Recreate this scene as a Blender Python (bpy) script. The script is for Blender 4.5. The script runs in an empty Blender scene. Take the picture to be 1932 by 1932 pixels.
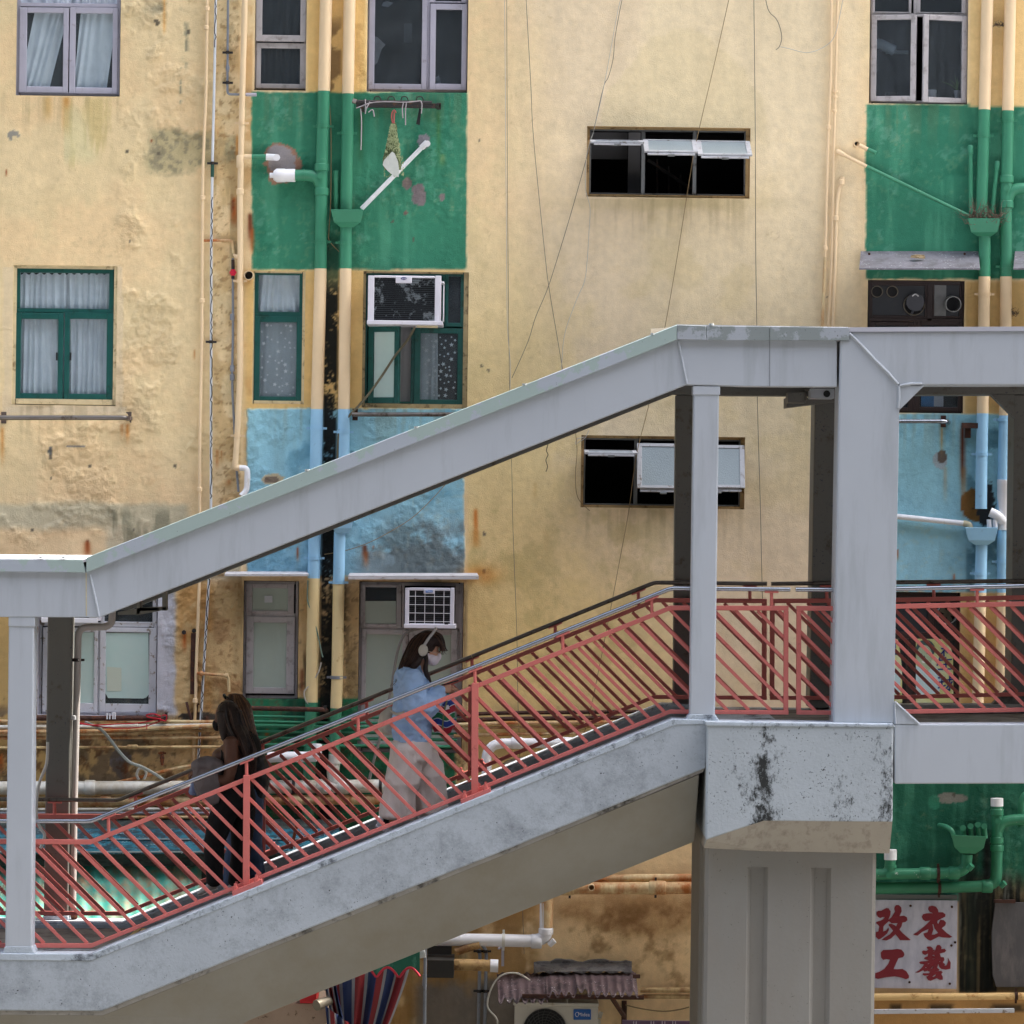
import bpy, math, random
import numpy as np
from mathutils import Vector, Matrix, noise as mnoise
from mathutils.geometry import tessellate_polygon
random.seed(7)
scene = bpy.context.scene
COL = scene.collection
F = 6990.0            # focal length in units of a 1932-wide frame
ROLL = math.radians(0.75)
CZ = 7.5              # camera height
YW = 34.1             # wall plane
YA = 29.6             # front face of the stairway
YB = 32.05            # rear frame of the stairway

def P(x, y, Y):
    u = (x-966.0)/F; v = (966.0-y)/F
    a = u*math.cos(ROLL)-v*math.sin(ROLL); b = u*math.sin(ROLL)+v*math.cos(ROLL)
    return Vector((a*Y, Y, CZ+b*Y))
def m_(n, Y=YW): return n*Y/F

WL = {}
def link(o, loc, parent=None):
    COL.objects.link(o)
    loc = Vector(loc); WL[o.name] = loc
    if parent is not None:
        o.parent = parent; o.location = loc-WL[parent.name]
    else: o.location = loc
    return o
def tag(o, label=None, cat=None, group=None, kind=None):
    if label: o['label'] = label
    if cat: o['category'] = cat
    if group: o['group'] = group
    if kind: o['kind'] = kind
    return o
def thing(name, label, cat, loc, group=None):
    o = bpy.data.objects.new(name, None); o.empty_display_size = .1
    link(o, loc); tag(o, label, cat, group); return o

class MB:
    def __init__(s): s.v=[]; s.f=[]; s.m=[]; s.mi=0
    def add(s, vs, fs):
        b=len(s.v); s.v += [Vector(q) for q in vs]
        for f in fs: s.f.append([b+i for i in f]); s.m.append(s.mi)
        return s
    def box(s, c, size, R=None):
        c=Vector(c); h=[q/2 for q in size]
        vs=[Vector((sx*h[0],sy*h[1],sz*h[2])) for sx in(-1,1) for sy in(-1,1) for sz in(-1,1)]
        if R is not None: vs=[R@q for q in vs]
        return s.add([c+q for q in vs],[(0,1,3,2),(4,6,7,5),(0,4,5,1),(2,3,7,6),(0,2,6,4),(1,5,7,3)])
    def box2(s, a, b):
        a=Vector(a); b=Vector(b)
        return s.box((a+b)/2,[abs(q) for q in (b-a)])
    def rect(s, x0,y0,x1,y1, Ya, Yb):
        """axis aligned box from a rectangle of the picture standing at depth Ya, going back to Yb"""
        c=P((x0+x1)/2,(y0+y1)/2,Ya); w=m_(x1-x0,Ya); h=m_(y1-y0,Ya)
        return s.box((c.x,(Ya+Yb)/2,c.z),(w,abs(Yb-Ya),h))
    def prism(s, pts, vec, holes=None):
        """polygon (3d points) extruded along vec"""
        vec=Vector(vec)
        loops=[[Vector(p) for p in pts]]+[[Vector(p) for p in h] for h in (holes or [])]
        flat=[p for l in loops for p in l]; n=len(flat)
        tris=tessellate_polygon(loops)
        fs=[tuple(t) for t in tris]+[tuple(n+i for i in reversed(t)) for t in tris]
        b=0
        for l in loops:
            k=len(l)
            for i in range(k): fs.append((b+i,b+(i+1)%k,n+b+(i+1)%k,n+b+i))
            b+=k
        return s.add(flat+[p+vec for p in flat],fs)
    def ppoly(s, pts, Ya, Yb, holes=None):
        """polygon traced at depth Ya, extruded straight back to Yb"""
        return s.prism([P(x,y,Ya) for x,y in pts],(0,Yb-Ya,0),[[P(x,y,Ya) for x,y in h] for h in (holes or [])])
    def tube(s, pts, r, n=10, cap=True, mats=None):
        pts=[Vector(p) for p in pts]
        rs=r if isinstance(r,(list,tuple)) else [r]*len(pts)
        T=[]
        for i in range(len(pts)):
            a=pts[max(i-1,0)]; b=pts[min(i+1,len(pts)-1)]; t=(b-a)
            T.append(t.normalized() if t.length>1e-9 else Vector((0,0,1)))
        up=Vector((0,1,0)) if abs(T[0].y)<.9 else Vector((1,0,0))
        U=(up-T[0]*up.dot(T[0])).normalized(); rings=[]
        for i,p in enumerate(pts):
            U=(U-T[i]*U.dot(T[i]))
            U = U.normalized() if U.length>1e-6 else Vector((1,0,0))
            V=T[i].cross(U); ri=rs[i]
            ra,rb = ri if isinstance(ri,(list,tuple)) else (ri,ri)
            rings.append([p+V*(ra*math.cos(2*math.pi*k/n))+U*(rb*math.sin(2*math.pi*k/n)) for k in range(n)])
        vs=[q for R in rings for q in R]; b=len(s.v); s.v+=vs
        for i in range(len(pts)-1):
            for k in range(n):
                s.f.append([b+i*n+k,b+i*n+(k+1)%n,b+(i+1)*n+(k+1)%n,b+(i+1)*n+k]); s.m.append(mats[i] if mats else s.mi)
        if cap:
            s.f.append([b+k for k in reversed(range(n))]); s.m.append(mats[0] if mats else s.mi)
            s.f.append([b+(len(pts)-1)*n+k for k in range(n)]); s.m.append(mats[-1] if mats else s.mi)
        return s
    def ell(s, c, r, R=None, nu=14, nv=9):
        c=Vector(c); vs=[]; fs=[]
        for j in range(nv+1):
            t=math.pi*j/nv
            for i in range(nu):
                a=2*math.pi*i/nu
                q=Vector((r[0]*math.sin(t)*math.cos(a),r[1]*math.sin(t)*math.sin(a),r[2]*math.cos(t)))
                if R is not None: q=R@q
                vs.append(c+q)
        for j in range(nv):
            for i in range(nu):
                fs.append((j*nu+i,(j+1)*nu+i,(j+1)*nu+(i+1)%nu,j*nu+(i+1)%nu))
        return s.add(vs,fs)
    def build(s, name, mat, parent=None, smooth=False, bevel=0, loc=None, weld=False):
        me=bpy.data.meshes.new(name)
        if loc is None:
            lo=Vector((min(v.x for v in s.v),min(v.y for v in s.v),min(v.z for v in s.v)))
            hi=Vector((max(v.x for v in s.v),max(v.y for v in s.v),max(v.z for v in s.v)))
            loc=Vector(((lo.x+hi.x)/2,(lo.y+hi.y)/2,lo.z))
        me.from_pydata([v-loc for v in s.v],[],s.f)
        for mm in (mat if isinstance(mat,(list,tuple)) else [mat]): me.materials.append(mm)
        if isinstance(mat,(list,tuple)): me.polygons.foreach_set('material_index',s.m)
        me.validate(); 
        import bmesh
        bm=bmesh.new(); bm.from_mesh(me)
        if weld: bmesh.ops.remove_doubles(bm,verts=bm.verts,dist=1e-5)
        bmesh.ops.recalc_face_normals(bm,faces=bm.faces); bm.to_mesh(me); bm.free()
        if smooth:
            me.polygons.foreach_set('use_smooth',[True]*len(me.polygons))
            try: me.set_sharp_from_angle(angle=math.radians(40))
            except Exception: pass
        o=bpy.data.objects.new(name,me); link(o,loc,parent)
        if bevel:
            md=o.modifiers.new('bevel','BEVEL'); md.width=bevel; md.segments=2; md.limit_method='ANGLE'; md.angle_limit=math.radians(40)
        return o

def rnd_path(pts, rad=.05, seg=5):
    """round the corners of a polyline"""
    pts=[Vector(p) for p in pts]; out=[pts[0]]
    for i in range(1,len(pts)-1):
        a,b,c=pts[i-1],pts[i],pts[i+1]
        d1=min(rad,(a-b).length*.45); d2=min(rad,(c-b).length*.45)
        p=b+(a-b).normalized()*d1; q=b+(c-b).normalized()*d2
        for k in range(seg+1):
            t=k/seg; out.append(p*(1-t)**2+b*2*t*(1-t)+q*t*t)
    out.append(pts[-1]); return out

def smooth_path(pts, n=6):
    pts=[Vector(p) for p in pts]
    if len(pts)<3: return pts
    out=[]
    for i in range(len(pts)-1):
        p0=pts[max(i-1,0)];p1=pts[i];p2=pts[i+1];p3=pts[min(i+2,len(pts)-1)]
        for k in range(n):
            t=k/n
            out.append(.5*((2*p1)+(p2-p0)*t+(2*p0-5*p1+4*p2-p3)*t*t+(3*p1-p0-3*p2+p3)*t**3))
    out.append(pts[-1]); return out

# ---------------------------------------------------------------- materials
def lin(c):
    return [ (q/255/12.92 if q/255<=.04045 else ((q/255+.055)/1.055)**2.4) for q in c]
_M={}
def M(name, rgb, rough=.6, var=.12, scale=2.5, dirt=None, amt=.35, dscale=3., streak=1., soft=.12, spots=None, spot_amt=.35, dro=.68, bias=(),
      bump=.15, bscale=60., metal=0., spec=.4, coat=0., mul=1.):
    if name in _M: return _M[name]
    mt=bpy.data.materials.new(name); mt.use_nodes=True; nt=mt.node_tree; N=nt.nodes; L=nt.links
    b=N['Principled BSDF']; c=[min(q*mul,.9) for q in lin(rgb)]
    geo=N.new('ShaderNodeNewGeometry'); pos=geo.outputs['Position']
    def nz(sc, st=1., det=4., ro=.55, off=0.):
        mp=N.new('ShaderNodeMapping'); mp.inputs['Scale'].default_value=(1,1,st); mp.inputs['Location'].default_value=(off,off*.7,off*.3)
        L.new(pos,mp.inputs['Vector']); n=N.new('ShaderNodeTexNoise'); n.inputs['Scale'].default_value=sc
        n.inputs['Detail'].default_value=det; n.inputs['Roughness'].default_value=ro
        L.new(mp.outputs[0],n.inputs['Vector']); return n.outputs['Fac']
    def ramp(src,a,bb):
        r=N.new('ShaderNodeMapRange'); r.inputs['From Min'].default_value=a; r.inputs['From Max'].default_value=bb; L.new(src,r.inputs['Value']); return r.outputs['Result']
    def mix(fac,A,B):
        x=N.new('ShaderNodeMix'); x.data_type='RGBA'
        L.new(fac,x.inputs['Factor'])
        for v,k in ((A,'A'),(B,'B')):
            sk=[i for i in x.inputs if i.name==k and i.type=='RGBA'][0]
            if isinstance(v,(list,tuple)): sk.default_value=(*v[:3],1)
            else: L.new(v,sk)
        return [o for o in x.outputs if o.type=='RGBA'][0]
    lo=[q*(1-var) for q in c]; hi=[min(q*(1+var),.95) for q in c]
    col=mix(ramp(nz(scale,1,5,.6),.3,.7),lo,hi)
    if dirt:
        d=nz(dscale,streak,7,dro,3.3)
        for (bx,bw,bs) in bias:   # a stain that sits at one place along the face
            sx=N.new('ShaderNodeSeparateXYZ'); L.new(pos,sx.inputs[0]); w_=N.new('ShaderNodeMath'); w_.operation='SUBTRACT'; L.new(sx.outputs['X'],w_.inputs[0]); w_.inputs[1].default_value=bx
            ab=N.new('ShaderNodeMath'); ab.operation='ABSOLUTE'; L.new(w_.outputs[0],ab.inputs[0])
            mr=N.new('ShaderNodeMapRange'); mr.inputs['From Min'].default_value=0; mr.inputs['From Max'].default_value=bw; mr.inputs['To Min'].default_value=bs; mr.inputs['To Max'].default_value=0; L.new(ab.outputs[0],mr.inputs['Value'])
            ad=N.new('ShaderNodeMath'); ad.operation='ADD'; L.new(d,ad.inputs[0]); L.new(mr.outputs[0],ad.inputs[1]); d=ad.outputs[0]
        col=mix(ramp(d,.5+.5*(.5-amt)-soft/2+.0,.5+.5*(.5-amt)+soft/2),col,lin(dirt))
    if spots:
        d=nz(55.,1,3,.5,9.1)
        d2=nz(6.,1,3,.5,4.1)
        ml=N.new('ShaderNodeMath'); ml.operation='MULTIPLY'; L.new(ramp(d,.72-spot_amt*.2,.78-spot_amt*.2),ml.inputs[0]); L.new(ramp(d2,.42,.6),ml.inputs[1])
        col=mix(ml.outputs[0],col,lin(spots))
    L.new(col,b.inputs['Base Color'])
    b.inputs['Roughness'].default_value=rough; b.inputs['Metallic'].default_value=metal
    b.inputs['Specular IOR Level'].default_value=spec
    if coat: b.inputs['Coat Weight'].default_value=coat
    if bump:
        bp=N.new('ShaderNodeBump'); bp.inputs['Strength'].default_value=bump; bp.inputs['Distance'].default_value=.01
        L.new(nz(bscale,1,5,.6),bp.inputs['Height']); L.new(bp.outputs[0],b.inputs['Normal'])
    _M[name]=mt; return mt
def Mglass(name, tint=(.95,.97,.97), rough=.02, refl=1.6, sheen_dust=.06):
    if name in _M: return _M[name]
    mt=bpy.data.materials.new(name); mt.use_nodes=True; nt=mt.node_tree; N=nt.nodes; L=nt.links
    N.remove(N['Principled BSDF']); out=N['Material Output']
    tr=N.new('ShaderNodeBsdfTransparent'); tr.inputs[0].default_value=(*tint,1)
    gl=N.new('ShaderNodeBsdfGlossy'); gl.inputs['Roughness'].default_value=rough; gl.inputs[0].default_value=(.9,.95,.97,1)
    fr=N.new('ShaderNodeFresnel'); fr.inputs['IOR'].default_value=refl
    nz=N.new('ShaderNodeTexNoise'); nz.inputs['Scale'].default_value=3.; bp=N.new('ShaderNodeBump'); bp.inputs['Strength'].default_value=.03
    L.new(nz.outputs['Fac'],bp.inputs['Height']); L.new(bp.outputs[0],gl.inputs['Normal'])
    mx=N.new('ShaderNodeMixShader'); gg=N.new('ShaderNodeNewGeometry'); inv=N.new('ShaderNodeMath'); inv.operation='SUBTRACT'; inv.inputs[0].default_value=1.; L.new(gg.outputs['Backfacing'],inv.inputs[1]); fm=N.new('ShaderNodeMath'); fm.operation='MULTIPLY'; L.new(fr.outputs[0],fm.inputs[0]); L.new(inv.outputs[0],fm.inputs[1]); L.new(fm.outputs[0],mx.inputs[0]); L.new(tr.outputs[0],mx.inputs[1]); L.new(gl.outputs[0],mx.inputs[2])
    df=N.new('ShaderNodeBsdfDiffuse'); df.inputs[0].default_value=(.42,.5,.55,1); n2=N.new('ShaderNodeTexNoise'); n2.inputs['Scale'].default_value=5.; n2.inputs['Detail'].default_value=6  # diffuse dust layer lifts the black panes, in place of reflections
    mr=N.new('ShaderNodeMapRange'); mr.inputs['From Min'].default_value=.3; mr.inputs['From Max'].default_value=.7; mr.inputs['To Min'].default_value=sheen_dust*.5; mr.inputs['To Max'].default_value=sheen_dust*1.5; L.new(n2.outputs['Fac'],mr.inputs['Value'])
    m2=N.new('ShaderNodeMixShader'); L.new(mr.outputs[0],m2.inputs[0]); L.new(mx.outputs[0],m2.inputs[1]); L.new(df.outputs[0],m2.inputs[2])
    L.new(m2.outputs[0],out.inputs[0]); _M[name]=mt; return mt

cream = M('cream_paint',(226,200,160),.55,.05,3,dirt=(170,120,75),amt=.08,dscale=7,streak=.4,bump=.06)
cream_old = M('old_cream_paint',(205,180,130),.6,.15,5,dirt=(130,82,40),amt=.42,dscale=6,streak=.5,soft=.25,bump=.2)
green = M('green_paint',(56,130,98),.5,.1,3,dirt=(95,150,120),amt=.12,dscale=8,bump=.08)
green_old = M('old_green_paint',(50,125,92),.5,.15,3,dirt=(190,200,190),amt=.14,dscale=16,soft=.03,bump=.15)
blue = M('blue_paint',(150,196,224),.5,.06,3,dirt=(120,150,170),amt=.1,dscale=8,bump=.06)
rust = M('rust',(120,66,38),.85,.4,14,dirt=(60,36,26),amt=.5,dscale=25,bump=.5,bscale=120)
rust_dark = M('dark_rust',(66,42,34),.85,.4,14,dirt=(100,55,30),amt=.3,dscale=25,bump=.5,bscale=120)
rusty_cream = M('rusty_cream_pipe',(210,190,145),.6,.15,4,dirt=(168,98,42),amt=.5,dscale=4,streak=.35,soft=.2,bump=.2)
white_pvc = M('white_pvc',(226,226,228),.4,.05,4,dirt=(190,180,160),amt=.12,dscale=6,streak=.4,bump=.04)
white_pvc_old = M('old_white_pvc',(208,208,200),.45,.1,4,dirt=(165,150,120),amt=.35,dscale=5,streak=.3,soft=.3,bump=.06)
white_plastic = M('white_plastic',(225,224,228),.4,.04,4,bump=.03)
grey_pipe = M('grey_conduit',(128,134,142),.45,.12,5,dirt=(90,80,70),amt=.2,bump=.05)
alu = M('lavender_aluminium',(172,170,182),.42,.07,6,dirt=(120,112,110),amt=.18,dscale=9,bump=.04,metal=.0)
alu_old = M('weathered_aluminium',(176,172,172),.5,.08,6,dirt=(122,116,110),amt=.24,dscale=10,soft=.2,bump=.12)
alu_dark = M('dull_window_steel',(112,116,118),.5,.12,8,dirt=(70,68,64),amt=.3,dscale=12,bump=.1)
white_frame = M('white_window_frame',(202,204,210),.5,.08,8,dirt=(140,130,118),amt=.3,dscale=18,soft=.05,bump=.15)
teal_frame = M('teal_green_frame',(18,80,74),.4,.1,5,dirt=(12,60,52),amt=.3,dscale=10,bump=.05)
brown_frame = M('dark_brown_frame',(52,40,38),.5,.15,6,bump=.08)
dark_metal = M('blackened_metal',(42,40,40),.6,.3,8,dirt=(88,60,44),amt=.3,dscale=20,bump=.3)
dark_panel = M('dark_window_panel',(46,50,54),.35,.12,4,dirt=(70,70,70),amt=.15,bump=.05)
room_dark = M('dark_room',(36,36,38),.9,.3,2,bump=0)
curtain_m = M('white_net_curtain',(204,212,220),.9,.07,4,dirt=(154,164,176),amt=.2,dscale=3,streak=.3,soft=.4,bump=.1,bscale=200)
curtain_d = M('grey_net_curtain',(236,240,238),.9,.06,4,dirt=(186,196,200),amt=.3,dscale=2,streak=.3,soft=.5,bump=.1,bscale=200)
frosted = M('frosted_glass_film',(186,212,206),.35,.05,2,dirt=(196,214,208),amt=.3,dscale=4,soft=.4,bump=.02)
frosted_old = M('dirty_frosted_glass',(168,182,170),.4,.08,2,dirt=(172,186,176),amt=.3,dscale=8,streak=.15,soft=.15,bump=.02)
ribbed_glass = M('ribbed_wired_glass',(138,150,154),.3,.06,3,bump=.3,bscale=90)
glass = Mglass('window_glass')
glass_d = Mglass('dusty_sheen_dark_glass',(.78,.81,.83),.08,1.5,.05)
paint_lav = M('lavender_grey_steel_paint',(184,190,198),.5,.03,1.2,dirt=(162,168,174),amt=.16,dscale=5,streak=.12,soft=.3,bump=.03,bscale=25)
paint_flash = M('flashing_paint_peeled',(176,184,194),.5,.05,1.2,dirt=(166,184,180),amt=.56,dscale=1.6,soft=.015,spots=(90,92,92),spot_amt=.1,bump=.05,bscale=25)
paint_flash_dirty = M('flashing_paint_mildewed',(170,176,184),.5,.06,1.2,dirt=(140,148,148),amt=.5,dscale=2.6,soft=.03,spots=(60,62,60),spot_amt=.3,bump=.06,bscale=25)
conc_paint = M('painted_concrete',(172,180,188),.75,.06,1.5,dirt=(120,126,132),amt=.26,dscale=3.4,soft=.3,dro=.8,spots=(60,62,64),spot_amt=.28,bump=.25,bscale=30)
conc_cap = M('painted_concrete_coping',(178,188,198),.75,.08,6,dirt=(96,102,110),amt=.34,dscale=6,soft=.12,dro=.8,spots=(66,70,76),spot_amt=.35,bump=.5,bscale=40)
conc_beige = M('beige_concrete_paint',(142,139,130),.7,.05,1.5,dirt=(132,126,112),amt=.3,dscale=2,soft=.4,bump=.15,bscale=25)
conc_mold = M('mouldy_white_concrete',(176,184,190),.8,.06,2,dirt=(46,48,48),amt=.22,dscale=4.2,streak=.6,soft=.10,dro=.82,bias=((P(1441,1450,YA).x,.17,.17),(P(1640,1450,YA).x,.5,.085)),spots=(50,50,50),spot_amt=.5,bump=.35,bscale=35)
conc_pier = M('pier_concrete_paint',(138,136,131),.7,.05,1.5,dirt=(136,130,122),amt=.3,dscale=2,streak=.3,soft=.4,spots=(92,86,80),spot_amt=.2,bump=.2,bscale=25)
floor_m = M('stair_floor',(118,112,104),.8,.15,3,dirt=(80,74,68),amt=.4,dscale=4,bump=.3,bscale=80)
tactile_m = M('yellow_tactile_strip',(186,160,105),.7,.12,5,dirt=(130,112,80),amt=.3,bump=.2)
red_paint = M('salmon_red_rail_paint',(204,112,104),.55,.07,3,dirt=(160,84,76),amt=.2,dscale=10,dro=.8,bump=.12,bscale=70)
steel = M('polished_steel',(168,172,180),.26,.06,3,dirt=(120,110,100),amt=.15,dscale=9,metal=1.,bump=.02)
steel_dull = M('dull_steel',(120,115,110),.35,.15,3,dirt=(80,70,60),amt=.3,dscale=9,metal=.9,bump=.03)
black_m = M('black_rubber',(22,22,24),.6,.2,5,bump=.05)
black_band = M('black_tape',(18,20,26),.5,.2,5,bump=.05)
cement = M('grey_cement_patch',(118,116,114),.85,.2,7,dirt=(86,84,84),amt=.4,dscale=9,bump=.7,bscale=45)
cable_l = M('pale_cable',(180,176,165),.6,.1,4,bump=0)
cable_d = M('dark_cable',(104,98,88),.6,.2,4,bump=0)
cable_o = M('ochre_cable',(140,118,84),.6,.2,4,bump=0)
red_string = M('red_string',(176,30,44),.7,.15,9,bump=.05)
# ================================================================ facade
HOLES = dict(  # picture rectangles of the openings, at the wall plane
 A=(30,-60,228,181), B=(481,-60,579,169), C=(693,-60,883,174), D=(1641,-60,1827,196),
 E=(24,501,220,763), G=(477,512,575,762), H=(683,512,883,770), V1=(1107,240,1415,373), V2=(1096,823,1405,959),
 K=(72,1100,297,1350), Lw=(459,1096,563,1318), Mw=(676,1098,873,1420), N=(1636,529,1819,779), O=(1960,529,2100,779), Q=(1640,1117,1811,1335))
def HR(k):
    x0,y0,x1,y1=HOLES[k]; c=P((x0+x1)/2,(y0+y1)/2,YW); w=m_(x1-x0)/2; h=m_(y1-y0)/2
    return c.x-w,c.x+w,c.z-h,c.z+h

def vnoise(X,Z,seed):
    xi=np.floor(X).astype(np.int64); zi=np.floor(Z).astype(np.int64); fx=X-xi; fz=Z-zi
    fx=fx*fx*(3-2*fx); fz=fz*fz*(3-2*fz)
    def h(a,b):
        n=(a*374761393+b*668265263+seed*1442695041)&0xffffffff
        n=((n^(n>>13))*1274126177)&0xffffffff
        return ((n^(n>>16))&0xffff)/65535.
    return (h(xi,zi)*(1-fx)+h(xi+1,zi)*fx)*(1-fz)+(h(xi,zi+1)*(1-fx)+h(xi+1,zi+1)*fx)*fz
def fbm(X,Z,s,seed,octv=5,ro=.55):
    a=1.;t=0.;n=0.
    for i in range(octv):
        t=t+a*vnoise(X*s*2**i+17*i,Z*s*2**i+31*i,seed+i); n+=a; a*=ro
    return t/n
def sst(a,b,x):
    t=np.clip((x-a)/(b-a),0,1); return t*t*(3-2*t)

def build_facade():
    rects={k:HR(k) for k in HOLES}
    x_lo,x_hi=-5.0,5.0; z_lo,z_hi=2.6,12.4; step=.0145
    xs=set(np.round(np.arange(x_lo,x_hi+.001,step),5).tolist()); zs=set(np.round(np.arange(z_lo,z_hi+.001,step),5).tolist())
    hx=[round(q,5) for r in rects.values() for q in r[:2]]; hz=[round(q,5) for r in rects.values() for q in r[2:]]
    def merge(base,extra):
        base=np.array(sorted(base))
        for e in extra:
            i=np.argmin(abs(base-e))
            if abs(base[i]-e)<step*.6: base[i]=e
            else: base=np.sort(np.append(base,e))
        return np.unique(base)
    xs=merge(xs,hx); zs=merge(zs,hz)
    xs=np.concatenate([np.array([-90,-40,-20,-13,-8,-6,-5.4]),xs,np.array([5.4,6,8,13,20,40,90])])
    zs=np.concatenate([np.array([0,1,1.8,2.3]),zs,np.array([12.8,13.4,14.4,15.4,16.4])])
    X,Z=np.meshgrid(xs,zs,indexing='ij'); nx,nz=X.shape
    # picture coordinates of every vertex
    a=X/YW; b=(Z-CZ)/YW; u=a*math.cos(ROLL)+b*math.sin(ROLL); v=-a*math.sin(ROLL)+b*math.cos(ROLL)
    PX=966+u*F; PY=966-v*F
    n1=fbm(X,Z,1.3,1); n2=fbm(X,Z,5.,11); n3=fbm(X,Z,22.,21,4); n4=fbm(X,Z,3.,31,6,.65); nst=fbm(X*6,Z*.6,1.5,41,5); nfine=fbm(X,Z,45.,51,3)
    nstr=fbm(X*10,Z*.35,2.,61,5,.6)
    rgb=np.zeros(X.shape+(3,))
    def C(c): return np.array(c,float)
    def paint(mask,c,al=1.):
        mk=np.clip(mask*al,0,1)[...,None]; rgb[...]=rgb*(1-mk)+C(c)*mk
    # ---- base creams
    rgb[...]=C((226,199,154))
    paint(sst(.42,.62,n1),(228,196,150)); paint(sst(.5,.7,n4),(220,194,148),.6)
    paint(sst(900,1130,PX+60*(n1-.5)*4)*(1-sst(1560,1660,PX)),(224,200,166))
    paint(sst(1180,1240,PX+80*(n4-.5))*(1-sst(1590,1640,PX))*(1-sst(1250,1400,PY)),(228,206,168),.7)
    paint((1-sst(1010,1130,PX+120*(n4-.5)*2))*sst(870,890,PX)*sst(300,900,PY),(226,200,140),.65)
    # plaster tide line upper centre
    d=np.hypot((PX-1290)/170,(PY-330)/270)+.25*(n4-.5)
    paint((1-sst(.98,1.02,d))*(1-sst(240,300,PY)),(216,194,152),.55)
    # ---- narrow ochre strips between the tall pipes
    paint((sst(577,583,PX)*(1-sst(690,694,PX)))*(1-sst(175,180,PY)),(226,186,120))
    paint(sst(455,470,PX)*(1-sst(873,880,PX))*sst(505,515,PY)*(1-sst(770,778,PY)),(220,182,118))
    # ---- lower floor ochre and grime
    low=sst(1085,1120,PY+30*(n4-.5))
    paint(low*(1-sst(870,885,PX)),(204,174,122)); 
    paint(low*(1-sst(60,330,PX)),(186,152,84),.5)
    paint(sst(430,460,PX)*(1-sst(880,885,PX))*low*sst(.45,.6,nst),(120,105,70),.55)
    paint(low*sst(325,345,PX)*(1-sst(395,410,PX))*sst(.35,.55,n4),(192,146,86),.8)
    paint(low*sst(395,410,PX)*(1-sst(455,460,PX))*sst(.4,.6,n2),(170,132,88),.7)
    cl=sst(880,884,PX)*(1-sst(1630,1640,PX))
    paint(cl*sst(820,1250,PY+200*(n1-.5))*(1-sst(1050,1330,PX-.25*(PY-900)+120*(n4-.5))),(226,196,126),.75)
    paint(cl*sst(.5,.68,n4)*sst(820,1000,PY)*(1-sst(1150,1400,PX)),(168,150,90),.35)
    paint(cl*sst(.55,.7,fbm(X*2.2,Z*2.2,1.,77))*sst(200,500,PY),(206,182,128),.25)
    paint(cl*sst(1500,1620,PY),(236,206,156),.9)
    paint(cl*sst(1640,1700,PY)*(1-sst(1735,1765,PY-18*np.sin(PX/60.)))*sst(.2,.7,n4),(166,126,80),.75)
    paint(cl*sst(1010,1040,PX)*sst(1690,1720,PY)*sst(.55,.75,n4),(120,86,50),.6)
    paint((1-sst(1000,1030,PX))*sst(1600,1650,PY)*sst(.3,.6,n2+.2*nstr),(150,112,60),.7)
    paint((1-sst(985,1000,PX))*sst(770,800,PX)*sst(1845,1870,PY+30*(n4-.5)*2),(118,114,108),.85)
    paint((1-sst(240,280,PX))*sst(1860,1885,PY),(160,138,120))
    # ---- left panel stains
    L=1-sst(450,458,PX)
    paint(L*sst(942,958,PY+16*(n2-.5))*(1-sst(988,1008,PY+24*(n4-.5)))*(1-sst(345,365,PX)),(186,178,150),.8)
    paint(L*sst(988,1000,PY)*(1-sst(1085,1100,PY))*sst(190,212,PX+40*(n4-.5)),(190,180,152),.75)
    paint(L*sst(950,975,PY)*(1-sst(1060,1090,PY))*sst(.52,.62,nst)*sst(120,200,PX),(120,118,96),.6)
    paint(L*sst(.56,.66,nst)*sst(180,190,PY)*(1-sst(300,330,PY))*sst(30,40,PX)*(1-sst(215,232,PX)),(196,172,116),.7)
    paint(np.exp(-((PX-125-4*(n2-.5))/7)**2)*sst(182,186,PY)*(1-sst(225,270,PY)),(186,128,60),.8)
    paint(np.exp(-((PX-90)/8)**2)*sst(182,186,PY)*(1-sst(200,240,PY)),(196,150,84),.6)
    paint(sst(118,124,PX)*(1-sst(150,185,PX-.3*(PY-240)+30*(n4-.5)))*sst(190,215,PY)*(1-sst(290,320,PY)),(206,196,150),.55)
    # grey mould wedge
    w=sst(275,300,PX+14*(n4-.5)*3)*(1-sst(450,456,PX))*sst(238,256,PY-.06*(PX-280)+18*(n2-.5)*2)*(1-sst(302,326,PY-.02*PX+26*(n2-.5)*2))
    paint(w,(178,162,122),.85); paint(w*sst(.45,.65,n3),(128,120,98),.7)
    paint(sst(398,410,PX)*L*sst(270,300,PY)*(1-sst(470,500,PY))*sst(.42,.6,nst),(130,116,84),.75)
    paint(sst(.5,.62,nst)*np.exp(-((PX-350)/5)**2)*sst(30,50,PY)*(1-sst(105,140,PY))*sst(.42,.6,n3),(108,108,92),.75)
    paint(np.exp(-((PX-341)/2.2)**2)*sst(120,135,PY)*(1-sst(190,200,PY))*sst(.45,.6,n3),(110,112,98),.7)
    paint(np.exp(-((PX-310)/30)**2-((PY-18)/11)**2)*sst(.5,.62,n2),(120,116,100),.7)
    paint(np.exp(-((PX-310)/2.5)**2)*(1-sst(50,70,PY)),(222,160,84),.7)
    paint(sst(458,463,PX)*(1-sst(474,478,PX))*(1-sst(1080,1090,PY))*sst(.45,.6,n2),(196,150,96),.6)
    # repaired render round the green window
    def ringm(x0,y0,x1,y1,wd,seedn): 
        jx=(n2-.5)*10
        return sst(x0-wd,x0-wd+3,PX+jx)*(1-sst(x1+wd-3,x1+wd,PX+jx))*sst(y0-wd*.2,y0,PY+jx)*(1-sst(y1+wd-3,y1+wd,PY+jx))
    paint(ringm(14,505,225,775,9,1),(214,192,160),.55)
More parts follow.
